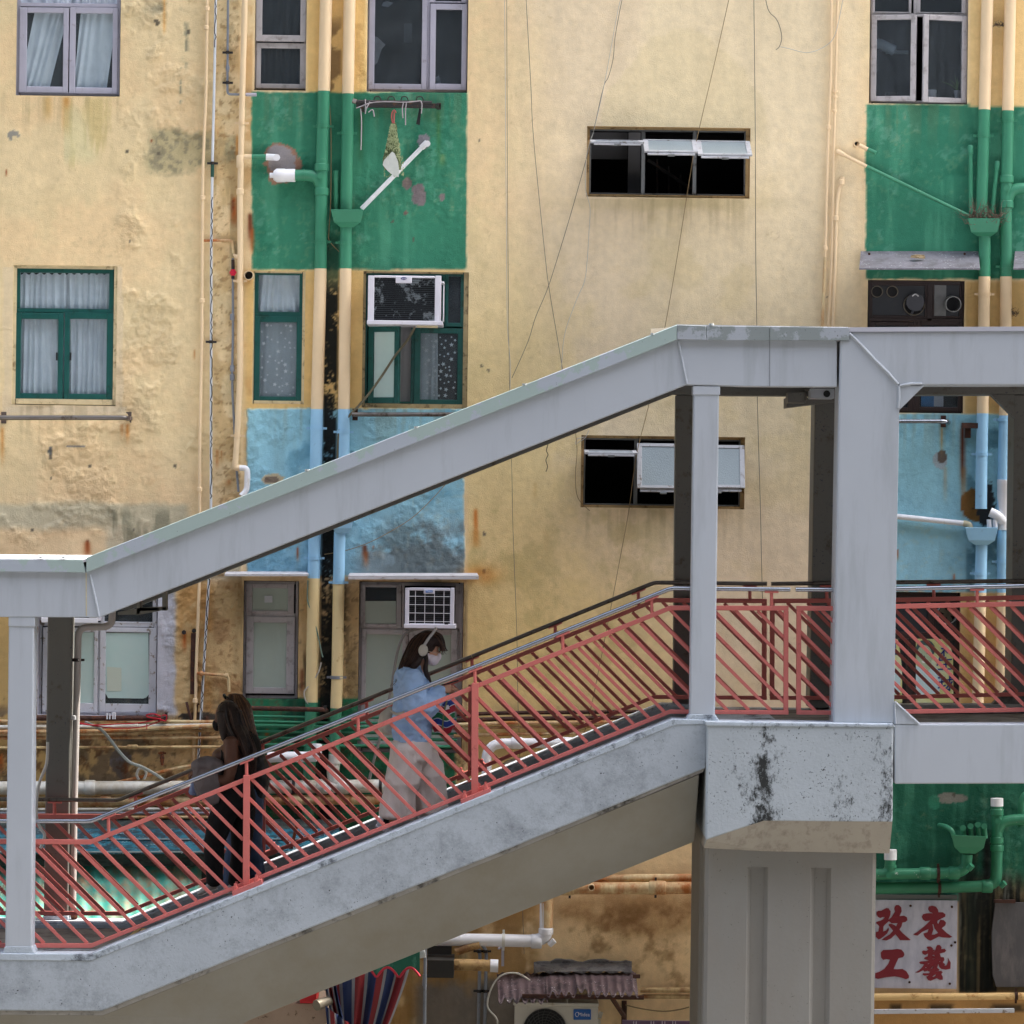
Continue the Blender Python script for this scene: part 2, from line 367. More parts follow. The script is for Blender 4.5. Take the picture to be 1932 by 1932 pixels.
    paint(sst(8,14,PX)*(1-sst(236,244,PX+8*(n2-.5)))*sst(766,770,PY)*(1-sst(781,788,PY+6*(n2-.5))),(222,200,168),.7)
    # white painted patch beside the low white window
    jx=(n2-.5)*16
    paint(sst(64,70,PX)*(1-sst(326,336,PX+jx))*sst(1090,1110,PY)*(1-sst(1338,1356,PY+jx+ -.0*PX)),(186,188,194),.95)
    # ---- green fields
    j=(n3-.5)*4+(n2-.5)*6
    def field(x0,y0,x1,y1,c,e=2.2):
        mk=sst(x0-e,x0+e,PX+j)*(1-sst(x1-e,x1+e,PX+j))*sst(y0-e,y0+e,PY+j)*(1-sst(y1-e,y1+e,PY+j)); paint(mk,c); return mk
    xr=880-.0*PY
    g1=field(475,174,881,508,(54,122,94)); g2=field(1634,196,1990,526,(50,116,90)); g3=field(455,1318,858,1575,(40,116,80)); g4=field(1640,1470,1990,1700,(38,100,76))
    for g,dx in ((g1,1),(g2,2),(g4,3)):
        paint(g*sst(.5,.75,nst),(84,150,118),.55); paint(g*sst(.58,.66,fbm(X,Z,8.,90+dx,6,.7))*sst(.5,.6,n1),(130,170,148),.3)
        paint(g*sst(.6,.7,n4),(34,100,76),.5)
    paint(g3*sst(.55,.7,n4),(28,70,52),.8); paint(g3*sst(1440,1500,PY)*sst(.4,.6,n2),(40,60,48),.8)
    # ---- blue fields
    b1=field(466,771,596,1082,(150,198,212)); b1+=field(596,771,876,1086,(146,192,204)); b2=field(1634,780,1990,1117,(148,196,206))
    for g in (b1,b2):
        paint(g*sst(.52,.72,n4),(98,150,172),.6); paint(g*sst(.6,.75,nst),(140,180,190),.4)
    paint(b1*sst(640,700,PX)*sst(950,1040,PY+60*(n1-.5))*sst(.42,.58,n4),(128,140,140),.85)
    paint(b1*sst(.53,.6,fbm(X,Z,2.2,99,6,.6))*sst(960,1010,PY)*sst(700,740,PX),(96,106,104),.6)
    # black mould between the twin pipes
    k=sst(616,622,PX+.012*PY)*(1-sst(642,648,PX+.012*PY))
    paint(k*sst(500,560,PY)*sst(.33,.45,n2*.6+nfine*.4),(24,26,24),.96); paint(k*(1-sst(500,560,PY))*sst(430,470,PY),(30,66,50),.8)
    paint(k*(1-sst(170,180,PY))*sst(.5,.6,n2)*sst(20,60,PY),(110,84,56),.7)
    k2=np.exp(-((PX-640+.0*PY)/16)**2)*sst(1090,1110,PY)*(1-sst(1180,1260,PY)); paint(k2*sst(.4,.52,n3),(36,34,28),.9)
    for cx in (574,700): paint(np.exp(-((PX-cx)/14)**2)*sst(1130,1200,PY)*(1-sst(1290,1320,PY))*sst(.45,.6,nst),(70,58,40),.8)
    # right edge strips
    paint(sst(1826,1832,PX)*(1-sst(200,204,PY)),(224,190,132)); paint(sst(1818,1824,PX)*sst(528,534,PY)*(1-sst(778,783,PY)),(206,170,112)); paint(sst(1808,1814,PX)*sst(1117,1122,PY)*(1-sst(1440,1470,PY)),(214,176,114))
    paint(sst(1820,1826,PX)*sst(800,815,PY)*(1-sst(1115,1120,PY))*sst(.5,.6,n2),(70,108,118),.6)
    e=np.exp(-((PX-1836)/26)**2-((PY-955)/34)**2)+.6*(n2-.5)
    paint(sst(.42,.5,e),(120,84,40)); paint(sst(.42,.5,np.exp(-((PX-1858)/20)**2-((PY-950)/44)**2)+.6*(n3-.5)),(44,46,46))
    # bottom right: black streaked wall beside the sign
    r=sst(1806,1812,PX)*sst(1640,1700,PY+40*(n1-.5)); paint(r,(96,84,60)); paint(r*sst(.48,.56,nstr),(22,24,20),.95); paint(r*sst(.62,.7,nstr),(150,150,136),.6)
    paint(sst(1800,1806,PX)*(1-sst(1835,1850,PX))*sst(1540,1580,PY)*sst(1836-10,1836,PX+10)*.9,(26,34,28),.8)
    paint(np.exp(-((PX-1862)/9)**2)*sst(1560,1600,PY),(18,22,20),.95)
    paint(sst(1640,1646,PX)*sst(1868,1880,PY+10*(n2-.5)),(190,146,88)); paint(sst(1640,1646,PX)*sst(1890,1900,PY)*(1-sst(1905,1912,PY))*sst(.45,.6,n2),(60,50,36),.8)
    # ---- bare cement patches with ragged edges
    def patch(cx,cy,rx,ry,c,al=.95,seedn=n2,amp=.9):
        q=np.hypot((PX-cx)/rx,(PY-cy)/ry)+amp*(seedn-.5)+.5*(n3-.5); paint(1-sst(.94,1.02,q),c,al); return 1-sst(.94,1.02,q)
    patch(531,312,36,38,(158,112,92)); patch(528,306,27,28,(146,138,138)); patch(800,268,14,17,(138,128,134)); patch(790,368,13,24,(122,106,108)); patch(768,343,10,13,(118,100,98)); patch(834,372,6,9,(130,112,112))
    patch(766,402,4,5,(120,90,84)); patch(516,905,22,10,(196,176,140)); patch(512,905,14,6,(120,104,90)); patch(1772,868,13,18,(160,168,172)); patch(1776,862,9,12,(96,84,76))
    patch(228,1438,22,24,(112,110,112)); patch(232,1452,12,22,(108,106,110)); patch(232,1392,40,7,(116,110,104)); patch(25,256,11,9,(140,134,124)); patch(28,262,6,5,(222,196,150))
    patch(380,1352,40,8,(70,66,60)); patch(1790,1506,38,9,(150,140,128),.9); patch(1762,1512,12,14,(56,132,100),.9)
    patch(146,705,18,3.,(0,0,0),0); patch(141,842+0,22,3,(120,120,122)); patch(95,850,4,9,(96,98,100),.9,n3,.6)
    for (cx,cy,rr) in ((296,42,5),(300,290,4),(245,455,2.5),(240,285,3),(356,60,4),(95,862,3),(169,880,2.5),(96,902,2.5),(60,1000,3),(252,1000,2),(330,880,2.5),(440,700,2),(905,265,3),(922,700,3),(909,690,2),(913,1008,3),(913,1078,3),(1560,560,2),(1690,545,0.1),(1800,1500,3),(780,452,3),(741,418,2)):
        patch(cx,cy,rr,rr*1.3,(92,84,72),.85,n3,.6)
    # rust streaks: x, top, length, width, colour, strength
    R1=(170,84,34); R2=(104,48,26)
    for (x,y,l,w,c,al) in ((240,800,40,4,(206,128,56),.9),(5,805,90,5,(206,140,70),.8),(230,800,30,2.5,(196,120,60),.8),(366,660,24,2,(190,120,60),.7),
        (441,370,70,6,R1,.95),(439,378,24,3.5,R2,.95),(472,402,70,6,R2,.95),(476,430,60,4,R1,.8),(448,255,60,4,(214,140,66),.8),(410,245,20,1.6,R1,.7),(410,848,40,3,R1,.9),(418,850,26,2,R1,.8),(431,905,18,6,R1,.8),
        (165,1018,36,4.5,R2,.95),(165,1022,40,8,R1,.6),(897,960,70,5,(196,110,40),.9),(896,1000,40,9,(206,140,64),.6),(348,1192,46,4,R1,.9),(365,1195,150,6,(176,110,50),.7),(364,1235,55,4,R2,.9),(391,1350,60,5,R2,.7),
        (688,1028,30,5,R2,.95),(690,1040,42,6,R1,.7),(562,1032,36,3,R1,.9),(570,1262,70,4,R2,.8),(828,208,120,5,(60,110,60),.7),(836,290,30,7,(120,140,80),.5),(680,212,130,7,(46,84,50),.7),
        (705,1030,10,2,R1,.8),(1817,800,160,6,R2,.95),(1819,880,110,7,(160,110,60),.7),(1776,805,60,3,(186,150,90),.8),(1784,880,70,5,(176,140,100),.5),(1800,1083,26,3,R1,.8),(1694,1036,26,2.5,R1,.8),(1548,1320,22,5,R1,.8),
        (504,1375,40,5,R1,.8),(518,1400,90,9,(150,96,50),.7),(3,1420,60,9,R1,.9),(236,1438,60,7,R1,.9),(247,1452,50,5,(190,120,60),.8),(1828,1120,90,5,(190,130,60),.5),(286,262,9,2.5,(130,60,30),1.),(12,320,16,2,(150,70,30),.9),(1950,1660,80,5,R1,.6),(1030,1000,60,8,(206,176,120),.6),(1010,910,40,5,(206,170,110),.5)):
        t=(PY-y)/l; wob=(nst-.5)*w*1.2
        paint(np.exp(-((PX-x-wob)/(w*(.7+.3*np.clip(t,0,1))))**2)*sst(-.05,.08,t)*(1-sst(.3,1.,t+.5*(n2-.5))),c,al)
    # orange bloom beside the awning
    paint(np.exp(-((PX-905)/34)**2-((PY-1085)/18)**2)*sst(.35,.6,n4),(204,128,50),.75)
    paint(sst(1588,1592,PX)*0,(0,0,0))
    # hairline cracks
    rid=1-abs(fbm(X,Z,1.7,123,6,.55)-.5)*2
    ck=sst(.985,.999,rid)*sst(.52,.62,fbm(X,Z,.8,140))*sst(.45,.6,n3); paint(ck,(176,150,110),.3)
    paint(sst(.6,.72,n3)*sst(.45,.6,n1),(206,178,130),.12)
    for (hx0,hy0,hx1,hy1) in HOLES.values():
        mk=sst(hx0,hx0+6,PX)*(1-sst(hx1-6,hx1,PX))*sst(hy1,hy1+3,PY)*(1-sst(hy1+20,hy1+110,PY+60*(nstr-.5)))*sst(.45,.62,nstr); paint(mk,(130,110,76),.2)
    paint(np.exp(-((PX-1263)/160)**2)*sst(372,376,PY)*(1-sst(386,402,PY+20*(n2-.5))),(176,156,112),.45)
    # ---- relief
    rid2=1-abs(fbm(X,Z,7.,150,5,.6)-.5)*2; rid3=1-abs(fbm(X,Z,16.,160,4,.6)-.5)*2
    peel=np.full(X.shape,.12)
    peel=np.maximum(peel,L*sst(.38,.56,fbm(X,Z,.9,170)+.12*sst(220,330,PX)+.1*sst(500,800,PY)-.22*(1-sst(180,260,PX))))
    peel=np.maximum(peel,.9*sst(396,404,PX)*L); peel=np.maximum(peel,.8*(b1>.5)); peel=np.maximum(peel,.45*(g1>.5)); peel=np.maximum(peel,.35*g4); peel=np.maximum(peel,.25*b2)
    peel=np.maximum(peel,.5*low*(1-sst(870,885,PX)))
    peel=np.maximum(peel,.8*sst(665,690,PX)*(1-sst(690,694,PX))*(1-sst(175,180,PY)))
    patchy=.25+.75*sst(.46,.6,fbm(X,Z,2.4,191,5,.6)); 
    peel=np.where(peel>.3,peel*patchy,peel)
    disp=-(.008*peel*sst(.6,.99,rid2)+.010*peel*sst(.55,.97,rid3))-.012*sst(.62,.8,fbm(X,Z,4.5,180))*L*sst(700,900,PY)*sst(.4,.6,n1)
    disp=disp*(~((PX<-60)|(PX>1990)))
    Yv=YW+disp
    paint(low*(1-sst(440,455,PX))*sst(1325,1345,PY)*(1-sst(1480,1500,PY))*sst(.52,.6,n4),(104,92,76),.7)
    paint(low*(1-sst(440,455,PX))*sst(1325,1345,PY)*sst(.56,.64,fbm(X,Z,9.,205,6,.7)),(92,62,40),.6)
    paint(low*(1-sst(870,885,PX))*sst(.6,.68,fbm(X,Z,14.,215,5,.7))*sst(.45,.55,n1),(96,80,56),.5)
    paint(sst(400,406,PX)*(1-sst(450,458,PX))*(1-sst(1080,1090,PY))*sst(.42,.58,n2),(204,168,116),.6)
    paint(sst(400,406,PX)*(1-sst(450,458,PX))*sst(.63,.7,fbm(X,Z,26.,225,3,.6)),(140,104,66),.5)
    gf=(1.026-.022*sst(800,1080,PY))[...,None]; rgb[...]=rgb*np.array([1.02,1.018,1.05]); rgb[...,1:2]*=gf
    lr=np.clip(rgb,0,252)/255.; lr=np.where(lr<=.04045,lr/12.92,((lr+.055)/1.055)**2.4)
    verts=np.stack([X,Yv,Z],-1).reshape(-1,3); idx=np.arange(nx*nz).reshape(nx,nz)
    keep=np.ones((nx-1,nz-1),bool); cx=(xs[:-1]+xs[1:])/2; cz=(zs[:-1]+zs[1:])/2
    for (a0,a1,b0,b1_) in rects.values():
        keep&=~(((cx>a0)&(cx<a1))[:,None]&((cz>b0)&(cz<b1_))[None,:])
    q=np.stack([idx[:-1,:-1],idx[1:,:-1],idx[1:,1:],idx[:-1,1:]],-1)[keep]
    # reveals
    ev=[];ef=[];ec=[];base=len(verts)
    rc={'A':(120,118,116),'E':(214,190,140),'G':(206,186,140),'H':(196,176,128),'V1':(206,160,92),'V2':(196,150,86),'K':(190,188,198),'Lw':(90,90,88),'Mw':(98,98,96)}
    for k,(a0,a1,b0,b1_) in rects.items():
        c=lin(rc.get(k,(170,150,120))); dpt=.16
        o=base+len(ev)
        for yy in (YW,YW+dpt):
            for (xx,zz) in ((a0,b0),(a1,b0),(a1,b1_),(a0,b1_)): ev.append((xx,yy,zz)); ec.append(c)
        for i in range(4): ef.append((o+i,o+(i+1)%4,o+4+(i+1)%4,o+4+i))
    o=base+len(ev)
    # top, sides and back give the block its real depth
    for (xx,yy,zz) in ((-90,YW,0),(90,YW,0),(90,YW,16.4),(-90,YW,16.4),(-90,YW+11,0),(90,YW+11,0),(90,YW+11,16.4),(-90,YW+11,16.4)): ev.append((xx,yy,zz)); ec.append(lin((214,190,150)))
    ef+= [(o+3,o+2,o+6,o+7),(o,o+3,o+7,o+4),(o+1,o+5,o+6,o+2),(o+4,o+7,o+6,o+5)]
    V=np.concatenate([verts,np.array(ev)]); Fq=np.concatenate([q,np.array(ef)])
    me=bpy.data.meshes.new('wall'); me.vertices.add(len(V)); me.loops.add(len(Fq)*4); me.polygons.add(len(Fq))
    loc=np.array([0,YW,0.]); me.vertices.foreach_set('co',(V-loc).astype(np.float32).ravel())
    me.loops.foreach_set('vertex_index',Fq.astype(np.int32).ravel()); me.polygons.foreach_set('loop_start',np.arange(0,len(Fq)*4,4,dtype=np.int32)); me.polygons.foreach_set('loop_total',np.full(len(Fq),4,dtype=np.int32))
    me.update(calc_edges=True)
    ca=me.color_attributes.new('paint','FLOAT_COLOR','POINT'); cc=np.ones((len(V),4),np.float32); cc[:len(verts),:3]=lr.reshape(-1,3); cc[len(verts):,:3]=np.array(ec); ca.data.foreach_set('color',cc.ravel())
    pa=me.attributes.new('peel','FLOAT','POINT'); pp=np.zeros(len(V),np.float32); pp[:len(verts)]=peel.ravel(); pa.data.foreach_set('value',pp)
    sm=np.zeros(len(Fq),bool); sm[:len(q)]=True; me.polygons.foreach_set('use_smooth',sm)
    mt=bpy.data.materials.new('weathered_render'); mt.use_nodes=True; nt=mt.node_tree; N=nt.nodes; Lk=nt.links; b=N['Principled BSDF']
    at=N.new('ShaderNodeAttribute'); at.attribute_name='paint'; ap=N.new('ShaderNodeAttribute'); ap.attribute_name='peel'
    geo=N.new('ShaderNodeNewGeometry')
    def nz(sc,typ=None,det=5,ro=.6,st=1):
        mp=N.new('ShaderNodeMapping'); mp.inputs['Scale'].default_value=(1,1,st); Lk.new(geo.outputs['Position'],mp.inputs['Vector'])
        n=N.new('ShaderNodeTexNoise'); n.inputs['Scale'].default_value=sc; n.inputs['Detail'].default_value=det; n.inputs['Roughness'].default_value=ro; Lk.new(mp.outputs[0],n.inputs['Vector'])
        if typ: n.noise_type=typ
        return n.outputs['Fac']
    mr=N.new('ShaderNodeMapRange'); mr.inputs['From Min'].default_value=.25; mr.inputs['From Max'].default_value=.75; mr.inputs['To Min'].default_value=.86; mr.inputs['To Max'].default_value=1.1; Lk.new(nz(9,None,8,.7),mr.inputs['Value'])
    mr2=N.new('ShaderNodeMapRange'); mr2.inputs['From Min'].default_value=.3; mr2.inputs['From Max'].default_value=.7; mr2.inputs['To Min'].default_value=.93; mr2.inputs['To Max'].default_value=1.05; Lk.new(nz(5,None,5,.6,.15),mr2.inputs['Value'])
    mm=N.new('ShaderNodeMath'); mm.operation='MULTIPLY'; Lk.new(mr.outputs[0],mm.inputs[0]); Lk.new(mr2.outputs[0],mm.inputs[1])
    vm=N.new('ShaderNodeVectorMath'); vm.operation='SCALE'; Lk.new(at.outputs['Color'],vm.inputs[0]); Lk.new(mm.outputs[0],vm.inputs['Scale']); Lk.new(vm.outputs[0],b.inputs['Base Color'])
    b.inputs['Roughness'].default_value=.85; b.inputs['Specular IOR Level'].default_value=.25
    rg=nz(30,None,7,.72); a1=N.new('ShaderNodeMath'); a1.operation='MULTIPLY'; Lk.new(rg,a1.inputs[0]); Lk.new(ap.outputs['Fac'],a1.inputs[1])
    a2=N.new('ShaderNodeMath'); a2.operation='MULTIPLY_ADD'; Lk.new(nz(110),a2.inputs[0]); a2.inputs[1].default_value=.16; Lk.new(a1.outputs[0],a2.inputs[2])
    bp=N.new('ShaderNodeBump'); bp.inputs['Strength'].default_value=.72; bp.inputs['Distance'].default_value=.035; Lk.new(a2.outputs[0],bp.inputs['Height']); Lk.new(bp.outputs[0],b.inputs['Normal'])
    me.materials.append(mt)
    root=thing('apartment_building','old cream walk-up block with green and blue painted bands behind the covered stairway','building',(0,YW,0))
    o=bpy.data.objects.new('wall',me); link(o,loc,root)
    return root
bld = build_facade()

# ---------------------------------------------------------------- windows
def new_window(hole, mat, ow=5, depth=.09, bars=(), name='window', room=True, inset=None, label=None):
    """outer frame and bars (picture rectangles) of one opening; returns the frame object"""
    x0,y0,x1,y1=HOLES[hole]; Yf=YW+depth; b=MB()
    i4=inset[0] if inset else (0,0,0,0); ix0,iy0,ix1,iy1=x0+1+i4[0],y0+1+i4[1],x1-1-i4[2],y1-1-i4[3]
    for r in ((ix0,iy0,ix0+ow,iy1),(ix1-ow,iy0,ix1,iy1),(ix0+ow,iy0,ix1-ow,iy0+ow),(ix0+ow,iy1-ow,ix1-ow,iy1)): b.rect(*r,Yf,Yf+.06)
    for r in bars: b.rect(*r,Yf-.004,Yf+.055)
    w=b.build(name,mat,bld,bevel=.004)
    if label: w['label']=label
    if inset:
        s_=MB(); yy=YW+depth-.035; X0,Y0,X1,Y1=x0-.5,y0-.5,x1+.5,y1+.5
        for r in ((X0,Y0,ix0,Y1),(ix1,Y0,X1,Y1),(ix0,Y0,ix1,iy0),(ix0,iy1,ix1,Y1)): s_.rect(*r,yy,yy+.12)
        s_.build('reveal',inset[1],w)
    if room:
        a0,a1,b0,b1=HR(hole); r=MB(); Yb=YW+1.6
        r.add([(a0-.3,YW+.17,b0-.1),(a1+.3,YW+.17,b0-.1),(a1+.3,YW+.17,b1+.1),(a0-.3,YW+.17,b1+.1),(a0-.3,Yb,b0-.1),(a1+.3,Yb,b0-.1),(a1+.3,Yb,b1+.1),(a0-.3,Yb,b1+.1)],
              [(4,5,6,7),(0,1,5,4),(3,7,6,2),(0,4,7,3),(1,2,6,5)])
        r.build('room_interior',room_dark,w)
    return w
def sash(win, outer, inner, mat, depth=.075, glassm=None, name='sash', gname='pane', hinge=None, ang=0, th=.035, lab=None):
    """casement between two picture rectangles; hinge 'L','R','T' and ang open it outwards"""
    Yf=YW+depth; b=MB(); g=MB()
    c=P((outer[0]+outer[2])/2,(outer[1]+outer[3])/2,Yf); W=m_(outer[2]-outer[0],Yf); H=m_(outer[3]-outer[1],Yf)
    l=m_(inner[0]-outer[0],Yf); r=m_(outer[2]-inner[2],Yf); t=m_(inner[1]-outer[1],Yf); bo=m_(outer[3]-inner[3],Yf)
    if hinge in('L','R'): W/=math.cos(ang); l/=math.cos(ang); r/=math.cos(ang)
    def T(x,y,z):
        # local: x 0..W, z 0..H, y 0..th
        if hinge=='L': return Vector((c.x-W*math.cos(ang)/2+x*math.cos(ang)+y*math.sin(ang), Yf-x*math.sin(ang)+y*math.cos(ang), c.z-H/2+z))
        if hinge=='R':
            xx=W-x; return Vector((c.x+W*math.cos(ang)/2-xx*math.cos(ang)-y*math.sin(ang), Yf-xx*math.sin(ang)+y*math.cos(ang), c.z-H/2+z))
        return Vector((c.x-W/2+x,Yf+y,c.z-H/2+z))
    def bx(B,xa,xb,za,zb,ya,yb):
        vs=[T(x,y,z) for x in(xa,xb) for y in(ya,yb) for z in(za,zb)]
        B.add(vs,[(0,1,3,2),(4,6,7,5),(0,4,5,1),(2,3,7,6),(0,2,6,4),(1,5,7,3)])
    bx(b,0,l,0,H,0,th); bx(b,W-r,W,0,H,0,th); bx(b,l,W-r,H-t,H,0,th); bx(b,l,W-r,0,bo,0,th)
    s=b.build(name,mat,win,bevel=.005)
    if lab: s['label']=lab
    if glassm:
        bx(g,l-.004,W-r+.004,bo-.004,H-t+.004,th*.55,th*.55+.005); g.build(gname,glassm,win)
    return s
def curtain(win, x0,y0,x1,y1, depth=.2, mat=None, slant=0., amp=.018, n=60, rag=0., folds=9, tie=0.):
    Y=YW+depth; vs=[];fs=[]; rows=14
    for j in range(rows+1):
        tv=j/rows; y=y0+(y1-y0)*tv
        for i in range(n+1):
            t=i/n; xx=x0+(x1-x0)*t+slant*tv*(y1-y0)
            xx+= -tie*tv*(t)*(x1-x0)
            p=P(xx,y+(rag*math.sin(t*38)*(1-tv) if rag else 0),Y)
            p.y+=amp*math.sin(t*folds*2*math.pi+2.4*math.sin(5*t+1.5*tv+x0))*(.6+.4*tv)+amp*.5*math.sin(t*folds*4.3+2*tv)
            vs.append(p)
    for j in range(rows):
        for i in range(n): fs.append((j*(n+1)+i,j*(n+1)+i+1,(j+1)*(n+1)+i+1,(j+1)*(n+1)+i))
    b=MB(); b.add(vs,fs); return b.build('curtain',mat or curtain_m,win,smooth=True)
def stars(win, x0,y0,x1,y1, depth, n, seed):
    rn=random.Random(seed); b=MB(); Y=YW+depth; pts=[]; tries=0
    while len(pts)<n and tries<3000:
        tries+=1; r=rn.choice((2.2,2.6,3.2,4.6)); x=rn.uniform(x0+r,x1-r); y=rn.uniform(y0+r,y1-r)
        if all(math.hypot(x-a,y-c)>(r+q)*1.05 for a,c,q in pts): pts.append((x,y,r))
    for x,y,r in pts:
        a0=rn.uniform(0,6); c=P(x,y,Y); R=m_(r,Y); v=[]
        for k in range(10):
            q=R if k%2==0 else R*.42; v.append(c+Vector((q*math.cos(a0+k*math.pi/5),0,q*math.sin(a0+k*math.pi/5))))
        b.prism(v,(0,.0015,0))
    b.build('star_film',M('star_white',(160,170,176),.6,.05,bump=0),win)

# A: top left, curtained
w=new_window('A',alu,7,.05,bars=((37,6,222,13),),label='grey casement window with slanting curtains')
sash(w,(36,14,129,175),(50,24,119,163),alu,.035,glass); sash(w,(131,14,222,177),(142,25,212,165),alu,.035,glass)
curtain(w,72,-10,138,172,.085,curtain_m,slant=-.2,folds=3.3,amp=.012,tie=.15); curtain(w,156,-10,226,172,.085,curtain_m,slant=-.1,folds=4,amp=.012,tie=.1)
curtain(w,40,-60,220,8,.09,curtain_m,folds=8)
# B
w=new_window('B',alu_old,4,.09); sash(w,(483,-50,578,78),(495,-40,567,66),alu_old,.05,glass_d); sash(w,(483,81,578,167),(492,91,566,158),alu_old,.075,glass_d)
curtain(w,486,-60,576,168,.5,M('dark_blue_cloth',(44,54,66),.9,.2,2,bump=0),folds=4)
# C
w=new_window('C',alu,5,.09,bars=((806,-50,811,170),)); sash(w,(696,-50,806,169),(707,-40,796,158),alu,.075,glass_d); sash(w,(811,7,881,170),(822,18,871,158),alu,.06,glass_d); sash(w,(811,-60,881,5),(822,-50,871,2),alu,.075,glass_d)
b=MB(); b.rect(762,44,777,80,YW+.5,YW+.52); b.build('wall_box',M('dim_grey',(92,96,98),.6,.1),w)
b=MB(); b.prism([P(x,y,YW+.3) for x,y in ((707,68),(712,70),(727,84),(720,92),(712,118),(707,122))],(0,.02,0)); b.build('plastic_bag',M('dim_pinkish_bag',(150,150,152),.5,.2,20),w)
b=MB(); b.prism([P(x,y,YW+.3) for x,y in ((723,4),(731,2),(742,5),(733,13),(720,11))],(0,.01,0)); b.prism([P(x,y,YW+.3) for x,y in ((822,146),(828,142),(832,156),(822,158))],(0,.02,0)); b.build('paper_scrap',M('pale_scrap',(150,158,166),.6,.2,20),w)
# D: top right, two casements ajar
w=new_window('D',alu_old,5,.09,bars=((1723,-50,1730,192),(1644,25,1823,31)))
sash(w,(1646,-60,1720,25),(1651,-50,1715,22),alu_old,.08,glass_d); sash(w,(1730,-60,1823,25),(1737,-50,1815,23),alu_old,.08,glass_d)
sash(w,(1643,29,1726,192),(1653,38,1716,182),alu_old,.05,glass_d,hinge='L',ang=.22); sash(w,(1740,30,1825,195),(1750,40,1815,185),alu_old,.05,glass_d,hinge='R',ang=.25)
b=MB(); c=P(1757,177,YW+.25); b.tube([c+Vector((0,0,-.04)),c+Vector((0,0,.035))],[.045,.05],14); b.build('white_mug',white_plastic,w,smooth=True)
b=MB(); c=P(1806,178,YW+.2); b.tube([c+Vector((0,0,-.035)),c+Vector((0,0,.035))],[.022,.032],12); pot=b.build('plant_pot',white_plastic,w,smooth=True)
b=MB(); c=P(1806,170,YW+.2)
for dx,dz in ((-.03,.15),(-.07,.10),(.0,.12),(-.15,.08),(.02,.09)): b.tube([c,c+Vector((dx*.4,0,dz*.6)),c+Vector((dx,0,dz))],[.004,.003,.001],5)
b.build('plant_leaves',M('leaf_green',(96,130,60),.5,.2,9),w)
b=MB(); c=P(1655,95,YW+.4); b.tube([c+Vector((-.05,0,.08)),c+Vector((.02,0,.06)),c+Vector((.16,0,-.0)),c+Vector((.17,0,-.01))],[.03,.05,.05,.02],10); b.rect(1672,95,1714,101,YW+.8,YW+.84); b.build('ceiling_lamp',M('pale_enamel',(150,162,170),.4,.05),w,smooth=True)
b=MB(); c=P(1682,178,YW+.2); b.tube([c+Vector((0,0,-.02)),c+Vector((0,0,.015))],.06,14); b.build('steel_bowl',steel_dull,w,smooth=True)
# E: green with net curtain
w=new_window('E',teal_frame,4,.05,inset=((5,5,5,9),M('pale_reveal',(206,190,150),.8,.15,8,dirt=(150,130,96),amt=.3,dscale=12,bump=.2)),bars=((30,583,214,590),),label='green framed window with white net curtains')
sash(w,(30,507,214,583),(38,515,206,582),teal_frame,.045,glass); sash(w,(29,590,119,753),(39,602,109,742),teal_frame,.03,glass); sash(w,(121,590,215,754),(131,602,201,743),teal_frame,.03,glass)
curtain(w,36,516,124,750,.1,rag=2.2,folds=7); curtain(w,122,516,208,750,.104,rag=2.2,folds=7)
for xx in (107,133):
    b=MB(); b.rect(xx-1.5,665,xx+1.5,680,YW+.012,YW+.03); b.build('handle',black_m,w)
# G
w=new_window('G',teal_frame,3,.06,inset=((1,2,4,5),M('pale_reveal',(206,190,150))),bars=((480,588,572,598),)); sash(w,(479,513,571,590),(488,519,565,588),teal_frame,.05,glass); sash(w,(479,597,572,758),(490,608,559,748),teal_frame,.04,glass)
curtain(w,482,514,570,592,.11,folds=6); curtain(w,482,596,570,756,.12,M('grey_backing_sheet',(150,160,168),.9,.08,3),folds=3,amp=.008); stars(w,490,608,559,748,.058,44,3)
# H with air conditioner above
w=new_window('H',teal_frame,4,.07,inset=((5,3,8,7),M('olive_reveal',(170,154,116),.8,.15,8,dirt=(110,96,70),amt=.3,dscale=12,bump=.2)),bars=((834,513,840,616),(775,616,784,766),(690,608,877,616)))
sash(w,(840,513,877,616),(846,520,869,609),teal_frame,.055,glass_d); sash(w,(781,619,875,764),(793,629,863,754),teal_frame,.055,glass)
sash(w,(694,615,753,761),(704,627,744,750),teal_frame,.03,frosted,hinge='L',ang=.5)
curtain(w,753,612,784,764,.14,M('pale_lilac_sheet',(160,160,162),.9,.05,2),folds=1,amp=.004); curtain(w,786,614,826,764,.15,M('grey_backing_sheet',(150,160,168)),folds=3,amp=.008); stars(w,794,630,862,753,.075,56,8)
